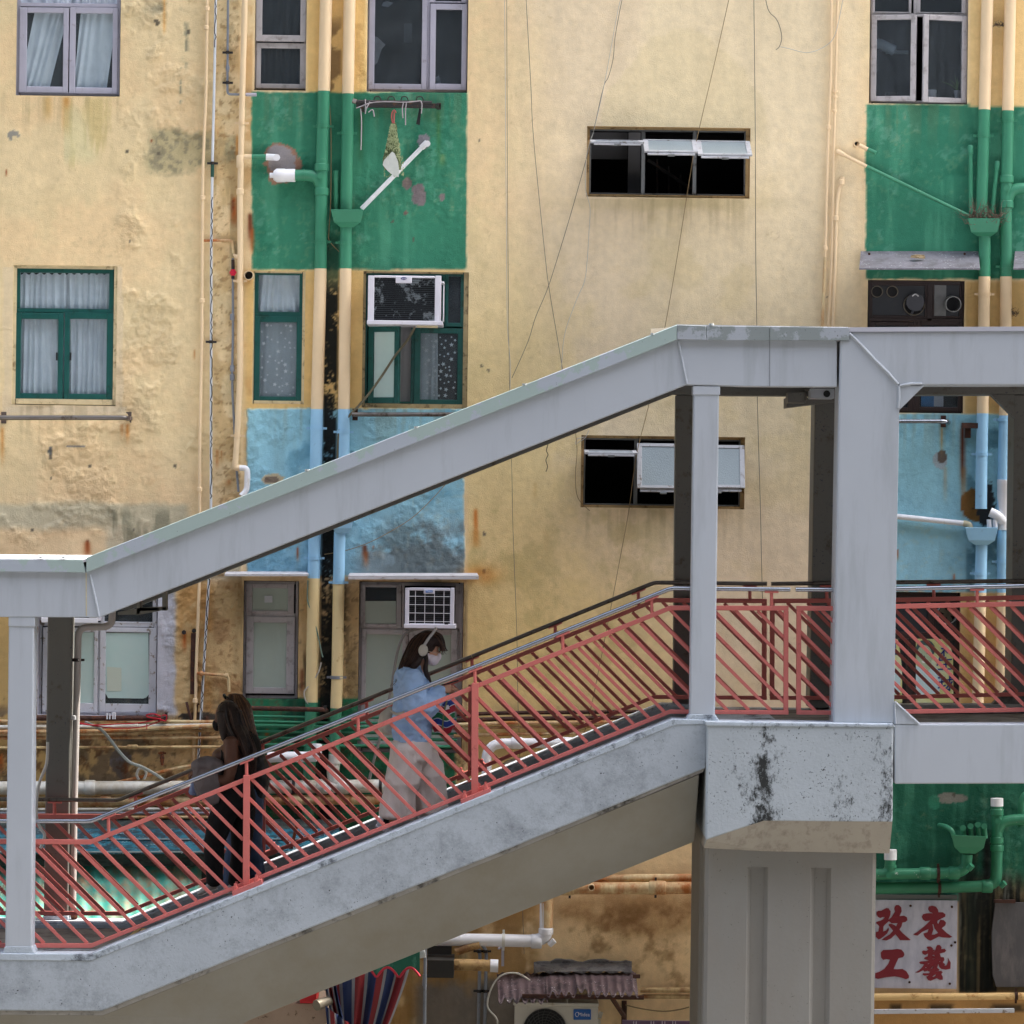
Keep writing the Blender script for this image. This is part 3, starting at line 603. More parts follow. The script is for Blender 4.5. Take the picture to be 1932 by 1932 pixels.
# ventilation windows with top-hung flaps
def vent(hole, bars, flaps, lab):
    w=new_window(hole,alu_dark,3,.08,bars=bars,label=lab,inset=((4,4,7,4),M('ochre_reveal',(176,150,106),.8,.15,6,dirt=(110,84,50),amt=.3,dscale=9,bump=.2)))
    for (x0,x1,yt,L,ang) in flaps:
        Y0=YW+.02; c=P((x0+x1)/2,yt,Y0); W=m_(x1-x0,Y0)*.985
        R=Matrix.Rotation(-ang,3,'X')   # 0 hangs flat, grows outwards
        def T(x,y,z): return c+R@Vector((x,y,z))
        def bx(B,xa,xb,ya,yb,za,zb):
            vs=[T(x,y,z) for x in(xa,xb) for y in(ya,yb) for z in(za,zb)]; B.add(vs,[(0,1,3,2),(4,6,7,5),(0,4,5,1),(2,3,7,6),(0,2,6,4),(1,5,7,3)])
        fw=.045; b=MB(); bx(b,-W/2,-W/2+fw,-.02,.0,-L,0); bx(b,W/2-fw,W/2,-.02,.0,-L,0); bx(b,-W/2+fw,W/2-fw,-.02,.0,-fw*.7,0); bx(b,-W/2+fw,W/2-fw,-.02,.0,-L,-L+fw*.6)
        bx(b,-W/2+.03,W/2-.03,.001,.014,-L-.03,-L+.02)
        s=b.build('flap_sash',M('dull_flap_frame',(172,174,178),.5,.1,8,dirt=(120,114,106),amt=.3,dscale=18,soft=.1,bump=.1),w,bevel=.003)
        g=MB(); bx(g,-W/2+fw,W/2-fw,-.013,-.006,-L+fw*.6,-fw*.7); g.build('ribbed_pane',ribbed_glass,w)
        h=MB(); bx(h,-.03,.03,.001,.02,-L-.045,-L-.02); h.build('handle',alu_dark,w)
    return w
w=vent('V1',((1210,245,1217,369),(1307,245,1314,369)),((1112,1213,268,.44,1.44),(1212,1314,267,.44,1.23),(1312,1415,269,.46,1.2)),'long vent window with three nearly level flaps')
b=MB(); c0=P(1235,290,YW+.8); 
for k in range(4): b.tube([P(1240+k*22,300+k*14,YW+.9),P(1240+k*22,365,YW+.9)],.01,6)
b.tube([P(1222,302,YW+.9),P(1312,362,YW+.9)],.018,6); b.build('stair_handrail',dark_metal,w)
b=MB(); b.rect(1185,250,1208,366,YW+.9,YW+.95); b.rect(1112,250,1184,300,YW+1.1,YW+1.15); b.build('inner_partition',M('dim_wall',(120,120,122),.9,.1),w)
w=vent('V2',((1196,829,1203,955),(1298,829,1304,955)),((1101,1201,853,.42,1.5),(1201,1302,838,.44,.36),(1303,1405,841,.43,.42)),'long vent window with one level flap and two hanging flaps')
# K white window low left
w=new_window('K',white_frame,6,.10,bars=((183,1176,190,1346),(80,1174,290,1182)),label='white framed window with frosted panes and a white painted surround')
sash(w,(190,1120,295,1176),(197,1125,288,1173),white_frame,.09,glass_d); sash(w,(188,1184,295,1344),(199,1193,281,1328),white_frame,.075,glass); sash(w,(80,1184,184,1344),(92,1192,177,1326),white_frame,.075,glass)
b=MB(); b.ppoly([(199,1194),(280,1194),(281,1310),(276,1316),(270,1318),(204,1317),(199,1308)],YW+.088,YW+.09); b.ppoly([(92,1193),(177,1193),(177,1326),(92,1326)],YW+.088,YW+.09); b.build('frosted_film',frosted,w)
b=MB(); b.ppoly([(202,1258),(229,1260),(229,1304),(202,1304)],YW+.0855,YW+.0865); b.build('taped_paper',M('cream_paper',(196,206,190),.8,.04),w)
# L
w=new_window('Lw',alu_old,5,.09,bars=((464,1157,558,1163),)); sash(w,(464,1101,555,1158),(476,1110,543,1152),alu_old,.08,frosted_old); sash(w,(464,1163,556,1309),(478,1175,540,1297),alu_old,.07,frosted_old)
b=MB(); b.ppoly([(499,1124),(514,1124),(514,1137),(499,1137)],YW+.085,YW+.088); b.build('taped_paper',M('white_paper',(200,206,210),.8,.04),w)
# M with small air conditioner
w=new_window('Mw',alu_old,6,.09,bars=((857,1102,867,1414),(758,1104,763,1186),(762,1186,769,1414),(682,1184,868,1191)))
sash(w,(680,1102,757,1184),(689,1108,748,1177),alu_old,.075,glass_d); sash(w,(681,1187,765,1410),(690,1197,758,1400),alu_old,.07,frosted_old); sash(w,(770,1187,862,1410),(783,1198,850,1400),alu_old,.07,frosted_old)
b=MB(); b.ppoly([(689,1134),(747,1134),(747,1177),(689,1177)],YW+.088,YW+.09); b.build('frosted_film',frosted_old,w)
# N kitchen window, boarded with vents
w=new_window('N',brown_frame,5,.05,bars=((1749,534,1759,606),(1641,600,1814,607),(1722,606,1728,775)),label='dark kitchen window with round duct holes')
sash(w,(1641,534,1749,600),(1646,539,1745,595),brown_frame,.05,dark_panel,gname='board'); sash(w,(1759,534,1814,600),(1763,538,1810,596),brown_frame,.05,dark_panel,gname='board')
sash(w,(1641,607,1722,776),(1650,614,1714,768),brown_frame,.045,glass_d); sash(w,(1728,607,1816,776),(1736,614,1808,768),brown_frame,.045,glass_d)
b=MB(); b.rect(1762,538,1785,600,YW+.055,YW+.07); b.build('pale_panel',M('dusty_pale_panel',(128,130,130),.6,.12,12,bump=.1),w)
b=MB(); b.rect(1738,740,1762,767,YW+.12,YW+.13); b.build('blue_bag',M('bright_blue_plastic',(60,140,200),.4,.2,9),w)
b=MB(); b.rect(1762,742,1780,767,YW+.12,YW+.14); b.build('white_box',white_plastic,w)
def ring_pipe(par, x,y,r,Ya,Yb,mat,name='duct_pipe',wall=.006,tilt=0,dark=True):
    b=MB(); a=P(x,y,Ya); R=m_(r,Ya); n=22; L=Yb-Ya
    vs=[];fs=[]
    for (rr,dy) in ((R,0),(R,L),(R-wall,L),(R-wall,0)):
        for k in range(n):
            t=2*math.pi*k/n; vs.append(a+Vector((rr*math.cos(t),dy,rr*math.sin(t)+tilt*dy)))
    for i in range(4):
        for k in range(n): fs.append((i*n+k,i*n+(k+1)%n,((i+1)%4)*n+(k+1)%n,((i+1)%4)*n+k))
    b.add(vs,fs); o=b.build(name,mat,par,smooth=True)
    if dark:
        d=MB(); d.tube([a+Vector((0,L*.75,0)),a+Vector((0,L*.77,0))],R-wall*1.2,n); d.build('duct_shadow_plate',black_m,par)
    return o
ring_pipe(w,1655,550,11,YW+.03,YW+.075,M('duct_beige',(120,112,96),.6,.1)); ring_pipe(w,1684,550,11,YW+.03,YW+.075,M('duct_beige',(120,112,96)))
ring_pipe(w,1799,574,15,YW-.12,YW+.06,M('duct_silver',(150,152,150),.4,.1,metal=.4),tilt=.1)
ring_pipe(w,1725,575,20,YW+.02,YW+.07,M('duct_beige',(120,112,96)))
b=MB(); c=P(1727,570,YW-.01); b.tube([c,c+Vector((0,.012,0))],m_(17),22)
for k in range(4): b.tube([P(1725,580,YW+.04),P(1725+17*math.cos(k*math.pi/2+.4),580+17*math.sin(k*math.pi/2+.4),YW+.04)],.012,6)
b.build('fan_shutter',M('duct_grey_cover',(70,72,78),.4,.1),w)
b=MB(); b.tube(smooth_path([P(1721,559,YW-.02),P(1727,555,YW-.025),P(1733,559,YW-.02)]),.006,6); b.build('shutter_handle',white_plastic,w)
# O far right
w=new_window('O',alu_old,5,.06); sash(w,(1963,534,2095,775),(1972,543,2085,765),alu_old,.05,glass_d)
# Q poster window behind the railing
w=new_window('Q',brown_frame,5,.05,bars=((1641,1196,1808,1204),(1714,1204,1722,1332),(1755,1122,1762,1196)),label='dark framed window with two yellow and white posters')
sash(w,(1722,1204,1806,1331),(1727,1208,1801,1328),brown_frame,.04,dark_panel,gname='board'); sash(w,(1645,1204,1714,1331),(1650,1208,1708,1328),brown_frame,.04,dark_panel,gname='board')
sash(w,(1644,1122,1755,1196),(1648,1126,1751,1192),brown_frame,.045,dark_panel,gname='board'); sash(w,(1762,1122,1807,1196),(1765,1126,1804,1192),brown_frame,.045,dark_panel,gname='board')
ring_pipe(w,1788,1158,19,YW-.14,YW+.05,M('duct_silver',(150,152,150)),name='fan_duct',tilt=-.1)
b=MB()
for k in range(5): b.tube([P(1788,1158,YW-.04),P(1788+16*math.cos(k*1.257),1158+16*math.sin(k*1.257),YW-.04)],[(.012,.004),(.03,.004)],6)
b.build('fan_blades',M('duct_beige',(120,112,96)),w)
def poster(par,pts,name,full=True):
    Y=YW+.03; b=MB(); b.ppoly(pts,Y,Y+.002); o=b.build(name,M('poster_yellow',(206,206,140),.6,.06,4,dirt=(206,220,214),amt=.3,dscale=5,soft=.2),par)
    return o
po=poster(w,[(1728,1205),(1787,1206),(1792,1211),(1795,1225),(1798,1240),(1799,1326),(1728,1326)],'poster')
def flat(par,name,mat,rings,Y):
    b=MB()
    for r in rings: b.ppoly(r,Y,Y+.0012)
    return b.build(name,mat,par)
def elp(cx,cy,rx,ry,n=22,a0=0,a1=2*math.pi): return [(cx+rx*math.cos(a0+(a1-a0)*k/n),cy+ry*math.sin(a0+(a1-a0)*k/n)) for k in range(n)]
flat(w,'printed_shirt',M('poster_shirt',(190,214,220),.6,.05,4),[[(1728,1256),(1738,1260),(1748,1270),(1760,1256),(1772,1264),(1776,1282),(1772,1308),(1728,1312)]],YW+.0282)
flat(w,'printed_neck',M('poster_skin',(176,190,160),.6,.04,4),[[(1738,1248),(1756,1246),(1758,1256),(1749,1270),(1740,1260)]],YW+.0266)
flat(w,'printed_hair',M('poster_hair',(62,88,88),.6,.1,9),[elp(1746,1225,18,18)],YW+.0268)
flat(w,'printed_face',M('poster_skin',(176,190,160)),[elp(1744,1238,15,21)],YW+.025)
flat(w,'printed_features',M('poster_hair',(62,88,88)),[elp(1737,1234,3,1),elp(1751,1233,3,1),[(1744,1236),(1746,1242),(1742,1242)]],YW+.0236)
flat(w,'printed_smile',M('poster_teeth',(220,226,220),.6,0),[[(1738,1247),(1751,1247),(1747,1251),(1741,1251)]],YW+.0236)
blue_ink=M('blue_ink',(44,58,128),.6,.05)
def strokes(par,name,mat,segs,Y,wd):
    b=MB()
    for (x0,y0,x1,y1) in segs:
        a=P(x0,y0,Y); c=P(x1,y1,Y); d=(c-a); L=d.length; d.normalize(); n=Vector((-d.z,0,d.x))*m_(wd,Y)/2
        b.prism([a-n-d*.002,a+n-d*.002,c+n+d*.002,c-n+d*.002],(0,.0012,0))
    return b.build(name,mat,par)
strokes(w,'printed_characters',blue_ink,[(1776,1224,1786,1223),(1785,1223,1773,1237),(1781,1229,1781,1238),(1784,1227,1788,1232),
 (1774,1239,1768,1256),(1772,1246,1796,1244),(1784,1240,1785,1263),(1774,1254,1794,1253),(1770,1263,1798,1262),
 (1770,1279,1783,1278),(1777,1279,1777,1296),(1772,1287,1782,1286),(1770,1298,1784,1293),(1785,1283,1799,1282),(1792,1275,1792,1303),(1792,1303,1788,1300),(1786,1289,1789,1292),(1785,1299,1791,1292),(1793,1289,1799,1300),(1797,1286,1793,1291),(1793,1277,1797,1280)],YW+.0248,2.6)
po2=poster(w,[(1650,1205),(1694,1206),(1698,1228),(1702,1262),(1702,1326),(1650,1326)],'poster')
flat(w,'printed_shirt',M('poster_shirt',(190,214,220)),[[(1660,1250),(1690,1262),(1699,1272),(1698,1310),(1660,1312)]],YW+.0282)
strokes(w,'printed_characters',blue_ink,[(1686,1214,1692,1214),(1686,1234,1693,1234),(1689,1206,1689,1234)],YW+.0272,2.6)
# ================================================================ things fixed to the facade
CW='vertical pipes on the facade'
def clampring(par, x, y, r, Y, mat, vertical=True, name='clamp', ang=0.):
    """band with two ears round a pipe at picture point x,y (r in picture units)"""
    c=P(x,y,Y); R=m_(r,Y)+.006; b=MB(); d=Vector((0,0,1)) if vertical else Vector((1,0,0))
    d=Matrix.Rotation(ang,3,'Y')@d
    b.tube([c-d*.014,c-d*.009],R,16); b.tube([c+d*.009,c+d*.014],R,16); b.tube([c-d*.012,c+d*.012],R-.003,16)
    e=Vector((1,0,0)) if vertical else Vector((0,0,1))
    for s in(-1,1): b.box(c+e*s*(R+.014)+Vector((0,.01,0)),(.034,.012,.02) if vertical else (.02,.012,.034))
    return b.build(name,mat,par,smooth=True)
def collar(par, x,y,r,Y,mat,L=.05,ang=0,name='socket'):
    c=P(x,y,Y); d=Matrix.Rotation(ang,3,'Y')@Vector((0,0,1)); R=m_(r,Y); b=MB()
    b.tube([c-d*L,c-d*L*.8,c+d*L*.8,c+d*L],[R+.003,R+.009,R+.009,R+.003],16); return b.build(name,mat,par,smooth=True)
def vpipe(label, cat, pts, r, mats, bands=None, off=None, group=None, name='drainpipe', n=14, parent=None, rad=.06):
    """pts picture points; bands: list of (y, material index) switching colour going down"""
    Y=YW-(off if off is not None else m_(r)+.02)
    pp=[P(x,y,Y) for x,y in pts]
    if bands:
        # insert rings at band borders
        out=[];mi=[]
        ys=[y for y,_ in bands]
        seq=[pts[0]]
        for i in range(len(pts)-1):
            (xa,ya),(xb,yb)=pts[i],pts[i+1]
            ins=sorted([y for y in ys if min(ya,yb)<y<max(ya,yb)],reverse=ya>yb)
            for y in ins:
                t=(y-ya)/(yb-ya); seq.append((xa+t*(xb-xa),y))
            seq.append((xb,yb))
        for i in range(len(seq)-1):
            ym=(seq[i][1]+seq[i+1][1])/2; k=0
            for y,ii in bands:
                if ym>y: k=ii
            mi.append(k)
        mi.append(mi[-1]); path=[P(x,y,Y) for x,y in seq]
        b=MB(); b.tube(path,m_(r,Y),n,mats=mi); 
    else:
        path=rnd_path(pp,rad); b=MB(); b.tube(path,m_(r,Y),n)
    if parent is None:
        lo=min(pp,key=lambda q:q.z)
        root=thing(name,label,cat,(lo.x,lo.y,lo.z),group)
    else: root=parent
    b.build('pipe_run',mats if bands else mats[0],root,smooth=True)
    return root,Y
# tall twin stacks of the left bay
dp,Y5=vpipe('tall cream drainpipe with a green and a blue stretch and a capped white side branch','drainpipe',[(616,-40),(611.5,172),(607,331),(605,507),(598,772),(592,1091),(588,1325),(583,1460),(580,1600)],11.7,[cream,green,blue,M('yellow_pipe_paint',(222,200,148),.55,.06,3,dirt=(170,130,80),amt=.12,dscale=6,bump=.05)],[(-30,0),(172,1),(507,0),(772,2),(1091,3),(1325,1)],group='tall drainpipes')
for y in (238,456,808,1053): 
    x=np.interp(y,[-40,172,331,507,772,1091,1325],[616,611.5,607,605,598,592,588]); clampring(dp,x,y,11.7,Y5,green if y<500 else blue)
for y,mt in ((316,green),(362,green)): collar(dp,607,y,11.7,Y5,mt,.035)
b=MB(); b.tube(rnd_path([P(606,352,Y5),P(596,331,Y5),P(553,331,Y5)],.12,7),m_(11,Y5),14); b.build('side_branch',green,dp,smooth=True)
b=MB(); b.tube([P(575,331,Y5),P(572,331,Y5)],m_(12.2,Y5),14); b.tube([P(604,331,Y5-.08),P(604,331,Y5-.03)],m_(5.5,Y5),12); b.build('socket',green,dp,smooth=True)
b=MB(); b.tube([P(557,331,Y5),P(539,331,Y5),P(538,331,Y5),P(522,331,Y5),P(516,331,Y5)],[m_(12.3,Y5)]*2+[m_(13,Y5)]*2+[m_(8.5,Y5)],14); b.tube([P(518,331,Y5),P(509,331,Y5)],m_(5,Y5),10); b.build('end_cap',white_pvc,dp,smooth=True)

def hopper(label, x0,x1,y0,y1,yn, mat, pipe_pts, r, bands, mats, group='rainwater hoppers', clamps=()):
    Y=YW-m_(r)-.04
    root,Yp=vpipe(label,'hopper',pipe_pts,r,mats,bands,off=m_(r)+.04,group=group,name='rain_hopper')
    b=MB(); d0,d1=.0,.02
    ya=YW-.015; w=.17
    tl=[P(x0,y0,Y-.12),P(x1,y0,Y-.12),P(x1,y0,ya),P(x0,y0,ya)]
    ml=[P(x0+6,y1,Y-.10),P(x1-6,y1,Y-.10),P(x1-6,y1,ya),P(x0+6,y1,ya)]
    cx=(x0+x1)/2
    bl=[P(cx-r-1,yn,Y-.05),P(cx+r+1,yn,Y-.05),P(cx+r+1,yn,ya),P(cx-r-1,yn,ya)]
    ti=[P(x0+2,y0,Y-.11),P(x1-2,y0,Y-.11),P(x1-2,y0,ya-.01),P(x0+2,y0,ya-.01)]
    tb=[p-Vector((0,0,.06)) for p in ti]
    vs=tl+ml+bl+ti+tb; fs=[]
    for a in (0,4):
        for i in range(4): fs.append((a+i,a+(i+1)%4,a+4+(i+1)%4,a+4+i))
    fs.append((8,9,10,11))
    for i in range(4): fs.append((i,(i+1)%4,12+(i+1)%4,12+i)); fs.append((12+i,12+(i+1)%4,16+(i+1)%4,16+i))
    fs.append((16,17,18,19))
    b.add(vs,fs); b.build('hopper_box',mat,root,bevel=.004)
    for x,y,mt in clamps: clampring(root,x,y,r,Yp,mt)
    return root
yel=_M['yellow_pipe_paint']
p6,Y6=vpipe('tall pipe beside the twin stack emptying into the green hopper','drainpipe',[(660,-40),(656.5,177),(653,398)],11.3,[cream,green],[(-30,0),(177,1)],group='tall drainpipes')
clampring(p6,654.5,251,11.3,Y6,green)
hopper('green rain hopper under the white slanting pipe on the left green panel',624,686,395,419,429,green,[(653,425),(652,507),(649,772),(647,960)],11.2,[(420,1),(507,0),(772,2)],[cream,green,blue],clamps=((651.5,458,green),(648,815,blue)))
hopper('blue rain hopper half hidden under the sloping canopy',622,669,966,997,1006,blue,[(641,1003),(639,1101),(636,1290),(634,1336),(631,1425),(630,1470)],11,[(1000,0),(1101,1),(1336,2)],[blue,yel,green],clamps=((638.5,1099,blue),(635,1278,grey_pipe)))
b=MB()
b.tube([P(634,398,YW-.06),P(634,327,YW-.06)],m_(4.6),10); b.tube([P(634,340,YW-.06),P(634,322,YW-.06)],m_(5.4),10); o=b.build('vent_pipe',green,None,smooth=True); tag(o,'short green upright pipe standing in the left hopper beside the big stack','pipe','short stub pipes')
root=thing('waste_pipe','thin white pipe slanting down from a plaster hole to the green hopper','pipe',P(681,394,YW-.06))
b=MB(); b.tube([P(682,394,YW-.08),P(800,274,YW-.05)],m_(4.3),10); b.build('pipe_run',white_pvc,root,smooth=True)
b=MB(); b.tube([P(795,279,YW-.05),P(806,268,YW-.05)],m_(5.6),10); b.tube([P(806,271,YW-.0),P(806,271,YW-.09)],m_(6),12); b.build('elbow',white_pvc,root,smooth=True)
root=thing('waste_pipe','small green branch with a white open elbow above the broken plaster','pipe',P(500,296,YW-.06))
b=MB(); b.tube([P(458,296,YW-.06),P(475,296,YW-.06),P(504,296,YW-.06)],m_(5),10,mats=[0,1,1]); b.build('pipe_run',[cream,green],root,smooth=True)
b=MB(); b.tube([P(502,296,YW-.06),P(522,297,YW-.06)],m_(6.3),12); b.tube([P(522,297,YW),P(522,297,YW-.1)],m_(6.5),12); b.build('elbow',white_pvc,root,smooth=True)

# thin risers of the left bay
r1,Yr=vpipe('thinnest cream riser just left of the cable wrapped pipe, rusty at its foot','pipe',[(391.5,-40),(389,165),(382.5,330),(381,640),(377,830),(376,1106),(370,1265),(369,1320),(366,1400),(364,1470)],2.9,[cream,rusty_cream],[(-40,0),(1325,1)],off=.05,group='thin risers',name='riser_pipe',n=8)
for x,y in ((391,16),(389.5,52),(382.5,373),(381.5,567),(376.8,923),(368.5,1322)): collar(r1,x,y,3,Yr,cream,.02)
r2,Yr=vpipe('white riser pipe wrapped in a wavy black cable','pipe',[(407.5,-40),(405,125),(401,300),(398.5,470),(398,966),(394,1096),(387,1216),(380,1341),(373,1445),(371,1480)],2.5,[M('dusty_white_pipe',(206,212,218),.5,.05,3)],off=.05,group='thin risers',name='riser_pipe',n=8)
b=MB(); pts=[]; rn=random.Random(3)
def px_on(y): return np.interp(y,[-40,125,300,470,966,1096,1216,1341,1445],[407.5,405,401,398.5,398,394,387,380,373])
for (ya,yb) in ((-20,90),(372,945),(960,1440)):
    path=[]; y=ya
    while y<yb:
        path.append(P(px_on(y)+rn.choice((-1.4,1.4,1.9,-.6)),y,YW-.05-.014)); y+=rn.uniform(4,9)
    b.tube(path,.0042,5)
b.build('wrapped_cable',black_band,r2)
b=MB(); b.tube([P(401,310,Yr),P(400.6,334,Yr)],m_(3.4),8); b.build('socket',M('dark_green_joint',(30,74,62),.5,.1),r2)
for y in (308,645): clampring(r2,px_on(y),y,2.6,Yr,dark_metal)
r4,Yr=vpipe('medium cream pipe with rust streaks ending in a white swan neck','pipe',[(463,-40),(456,225),(453,375),(453.5,480),(453,708),(447,833),(444,873)],5.6,[cream],[(-40,0)],off=.07,group='thin risers',name='riser_pipe',n=12)
for x,y in ((456,232),(453,530),(448,822)): clampring(r4,x,y,5.6,Yr,cream)
for x,y,l in ((453,305,.06),(453,362,.03)): collar(r4,x,y,5.2,Yr,cream,l)
b=MB(); b.tube(rnd_path([P(444,868,Yr),P(444,883,Yr),P(452,883,Yr)],.05,5),m_(5.8),12); b.build('elbow',cream,r4,smooth=True)
b=MB(); b.tube(rnd_path([P(450,883,Yr),P(467,883,Yr),P(466,925,Yr),P(455,936,Yr-.02)],.055,6),m_(5.6),12); b.build('swan_neck',white_pvc,r4,smooth=True)
r3,Yr=vpipe('grey conduit with an elbow beside the top of the cream pipe','conduit',[(430.5,-40),(429.5,100),(429,172),(431,178),(470,178.5)],2.3,[grey_pipe],off=.04,group='thin risers',name='conduit',n=8,rad=.03)
b=MB(); b.tube([P(464,178.5,Yr),P(484,178.5,Yr)],m_(3.4),8); b.build('socket',alu,r3,smooth=True)
for y in (99,156): clampring(r3,429.5,y,2.2,Yr,dark_metal)
b=MB(); b.tube([P(429.5,120,Yr),P(429.5,128,Yr),P(429.5,136,Yr)],[.01,.02,.012],8); b.build('coupling',grey_pipe,r3,smooth=True)
r5,Yr=vpipe('dark grey gas conduit with a red valve wheel','conduit',[(439.5,487),(439.5,640),(438,700),(438.5,740),(442,800),(446,880),(450,928)],2.3,[grey_pipe],off=.03,group='thin risers',name='conduit',n=8)
b=MB(); b.tube([P(439.5,490,Yr),P(439.5,526,Yr)],m_(3.2),8); b.build('valve_body',dark_metal,r5,smooth=True)
b=MB(); c=P(439.5,514,Yr-.05)
for k in range(24):
    a=k*math.pi/12; a2=a+math.pi/12; f=lambda q:.024+.005*math.cos(6*q)
    b.tube([c+Vector((f(a)*math.cos(a),0,f(a)*math.sin(a))),c+Vector((f(a2)*math.cos(a2),0,f(a2)*math.sin(a2)))],.007,6)
for k in range(3): b.tube([c+Vector((.024*math.cos(k*1.05),0,.024*math.sin(k*1.05))),c-Vector((.024*math.cos(k*1.05),0,.024*math.sin(k*1.05)))],.005,5)
b.tube([c,c+Vector((0,.05,0))],.007,6); b.build('valve_wheel',M('red_valve',(200,30,60),.4,.05),r5,smooth=True)
for y in (695,712,598): collar(r5,438.3,y,2.6,Yr,grey_pipe,.03)
ob=thing('branch_pipe','small cream cross pipe with a brass tap below the mould patch','pipe',P(412,454,YW-.04),'small cross pipes')
b=MB(); b.tube(rnd_path([P(380,454,YW-.04),P(438,453,YW-.04),P(440,478,YW-.04)],.04),m_(2.6),8); b.build('pipe_run',rusty_cream,ob,smooth=True)
b=MB(); b.tube([P(441,480,YW-.04),P(447,486,YW-.07)],.012,8); b.ell(P(446,484,YW-.07),(.022,.02,.02)); b.build('tap',cream,ob,smooth=True)
ob=thing('branch_pipe','small cream cross pipe running over the cable wrapped riser low on the wall','pipe',P(400,1277,YW-.06),'small cross pipes')
b=MB(); b.tube(rnd_path([P(372,1270,YW-.07),P(431,1275,YW-.07),P(432,1305,YW-.05)],.04),m_(2.8),8); b.build('pipe_run',rusty_cream,ob,smooth=True)
for x in (380,428): collar(ob,x,1270.5+(x-372)*.08,3,YW-.07,rusty_cream,.015,ang=math.pi/2)
ob=ring_pipe(None,469,519,9,YW-.1,YW+.02,cream,name='flue_pipe'); tag(ob,'short cream flue with a black mouth beside the narrow green window','flue')
for c in [q for q in COL.objects if q.name.startswith('duct_shadow_plate') and q.parent is None]:
    c.parent=ob; c.location=WL[c.name]-WL[ob.name]; c.name='flue_shadow_disc'  # black disc puts the shade inside the flue into colour
# right bay pipes
q1,Yr=vpipe('left one of the pair of thin cream risers on the right','pipe',[(1569,-40),(1567,150),(1563,240),(1559,375),(1557,480),(1551,618)],2.9,[cream,rusty_cream],[(-40,0),(485,1)],off=.05,group='thin risers on the right',name='riser_pipe',n=8)
for x,y in ((1563,240),(1557,468)): collar(q1,x,y,3,Yr,cream,.02)
q2,Yr=vpipe('right one of the pair of thin cream risers on the right','pipe',[(1581,-40),(1576,170),(1573,280),(1569,483),(1563,618)],2.6,[cream],[(-40,0)],off=.05,group='thin risers on the right',name='riser_pipe',n=8)
for x,y in ((1576,172),(1575,182),(1574,209)): collar(q2,x,y,3,Yr,cream,.012)
q3,Yr=vpipe('third thin cream pipe that bends into the wall under the slanting pipe','pipe',[(1590,334),(1581,365),(1578,395),(1576,480),(1571,618)],3.4,[cream],off=.05,group='thin risers on the right',name='riser_pipe',n=8)
for x,y in ((1588,344),(1577,412)): collar(q3,x,y,3.6,Yr,cream,.025)
ob=thing('waste_pipe','long thin slanting pipe, cream then green, running down to the right hopper','pipe',P(1836,411,YW-.07))
b=MB(); b.tube([P(1583,288,YW-.06),P(1635,314,YW-.065),P(1840,413,YW-.1)],m_(3.4),10,mats=[0,1,1]); b.build('pipe_run',[cream,green],ob,smooth=True)
b=MB(); b.tube([P(1581,286,YW+.0),P(1580,286,YW-.06),P(1592,292,YW-.06)],m_(4.8),10); b.build('elbow',cream,ob,smooth=True)
ob=thing('overflow_pipe','short open stub pipe, cream with a green tip, above the slanting pipe','pipe',P(1635,280,YW-.06))
b=MB(); b.tube([P(1617,272,YW-.06),P(1637,282,YW-.06),P(1653,289,YW-.09)],m_(4),10,mats=[0,1,1]); b.build('pipe_run',[cream,green],ob,smooth=True)
ring_pipe(ob,1617,271,5.6,YW-.1,YW,cream,name='open_end'); 
p10,Y10=vpipe('tall cream drainpipe entering the planted hopper at the right','drainpipe',[(1864,-40),(1857.5,207),(1851,415)],11.3,[cream,green],[(-40,0),(207,1)],group='tall drainpipes')
clampring(p10,1856,256,11.3,Y10,green)
hopper('green rain hopper full of dry twigs on the right green panel',1826,1888,412,438,446,green,[(1858,440),(1857.5,522),(1854,775),(1852,870),(1851,960)],11.2,[(440,1),(522,0),(780,2)],[cream,green,blue],clamps=((1857.5,555,cream),(1852,857,blue)))
hopper('blue rain hopper beside the big portal post',1821,1883,995,1020,1028,blue,[(1852,1025),(1850,1118),(1845,1330),(1842,1460)],11.2,[(1025,0),(1118,1)],[blue,cream],clamps=((1849,1082,blue),))
p11,Y11=vpipe('rightmost tall drainpipe with a white repair sleeve','drainpipe',[(1907,-40),(1901.5,209),(1898,390),(1898,522),(1896,780),(1893,906),(1892,966),(1892,1118),(1886,1400),(1884,1460)],11.3,[cream,green,blue],[(-40,0),(209,1),(522,0),(784,2),(1118,0)],group='tall drainpipes')
for x,y,mt in ((1901,227,green),(1898,503,green),(1893.5,792,blue),(1891,1060,blue)): clampring(p11,x,y,11.3,Y11,mt)
for y in (338,386): collar(p11,1899,y,11.4,Y11,green,.035)
b=MB(); b.tube(rnd_path([P(1898,385,Y11),P(1908,357,Y11),P(1945,355,Y11)],.12,7),m_(11,Y11),14); b.tube([P(1900,354,Y11-.08),P(1900,354,Y11-.03)],m_(5.5,Y11),12); b.build('side_branch',green,p11,smooth=True)
b=MB(); b.tube([P(1894,905,Y11),P(1893.5,914,Y11),P(1893.5,915,Y11),P(1893,980,Y11),P(1893,1000,Y11)],[m_(12.8,Y11),m_(12.8,Y11),m_(12.2,Y11),m_(12,Y11),m_(12.6,Y11)],16)
b.tube(rnd_path([P(1893,985,Y11-.03),P(1882,972,Y11-.06),P(1868,966,Y11-.05)],.06,6),m_(9,Y11),12)
for x in (1866,1877): b.tube([P(x,980,Y11-.06),P(x+1,998,Y11-.06)],m_(4.6,Y11),10)
b.build('repair_sleeve',white_pvc,p11,smooth=True)
ob=thing('waste_pipe','white pipe running almost level into the blue hopper at the right','pipe',P(1760,980,YW-.06))
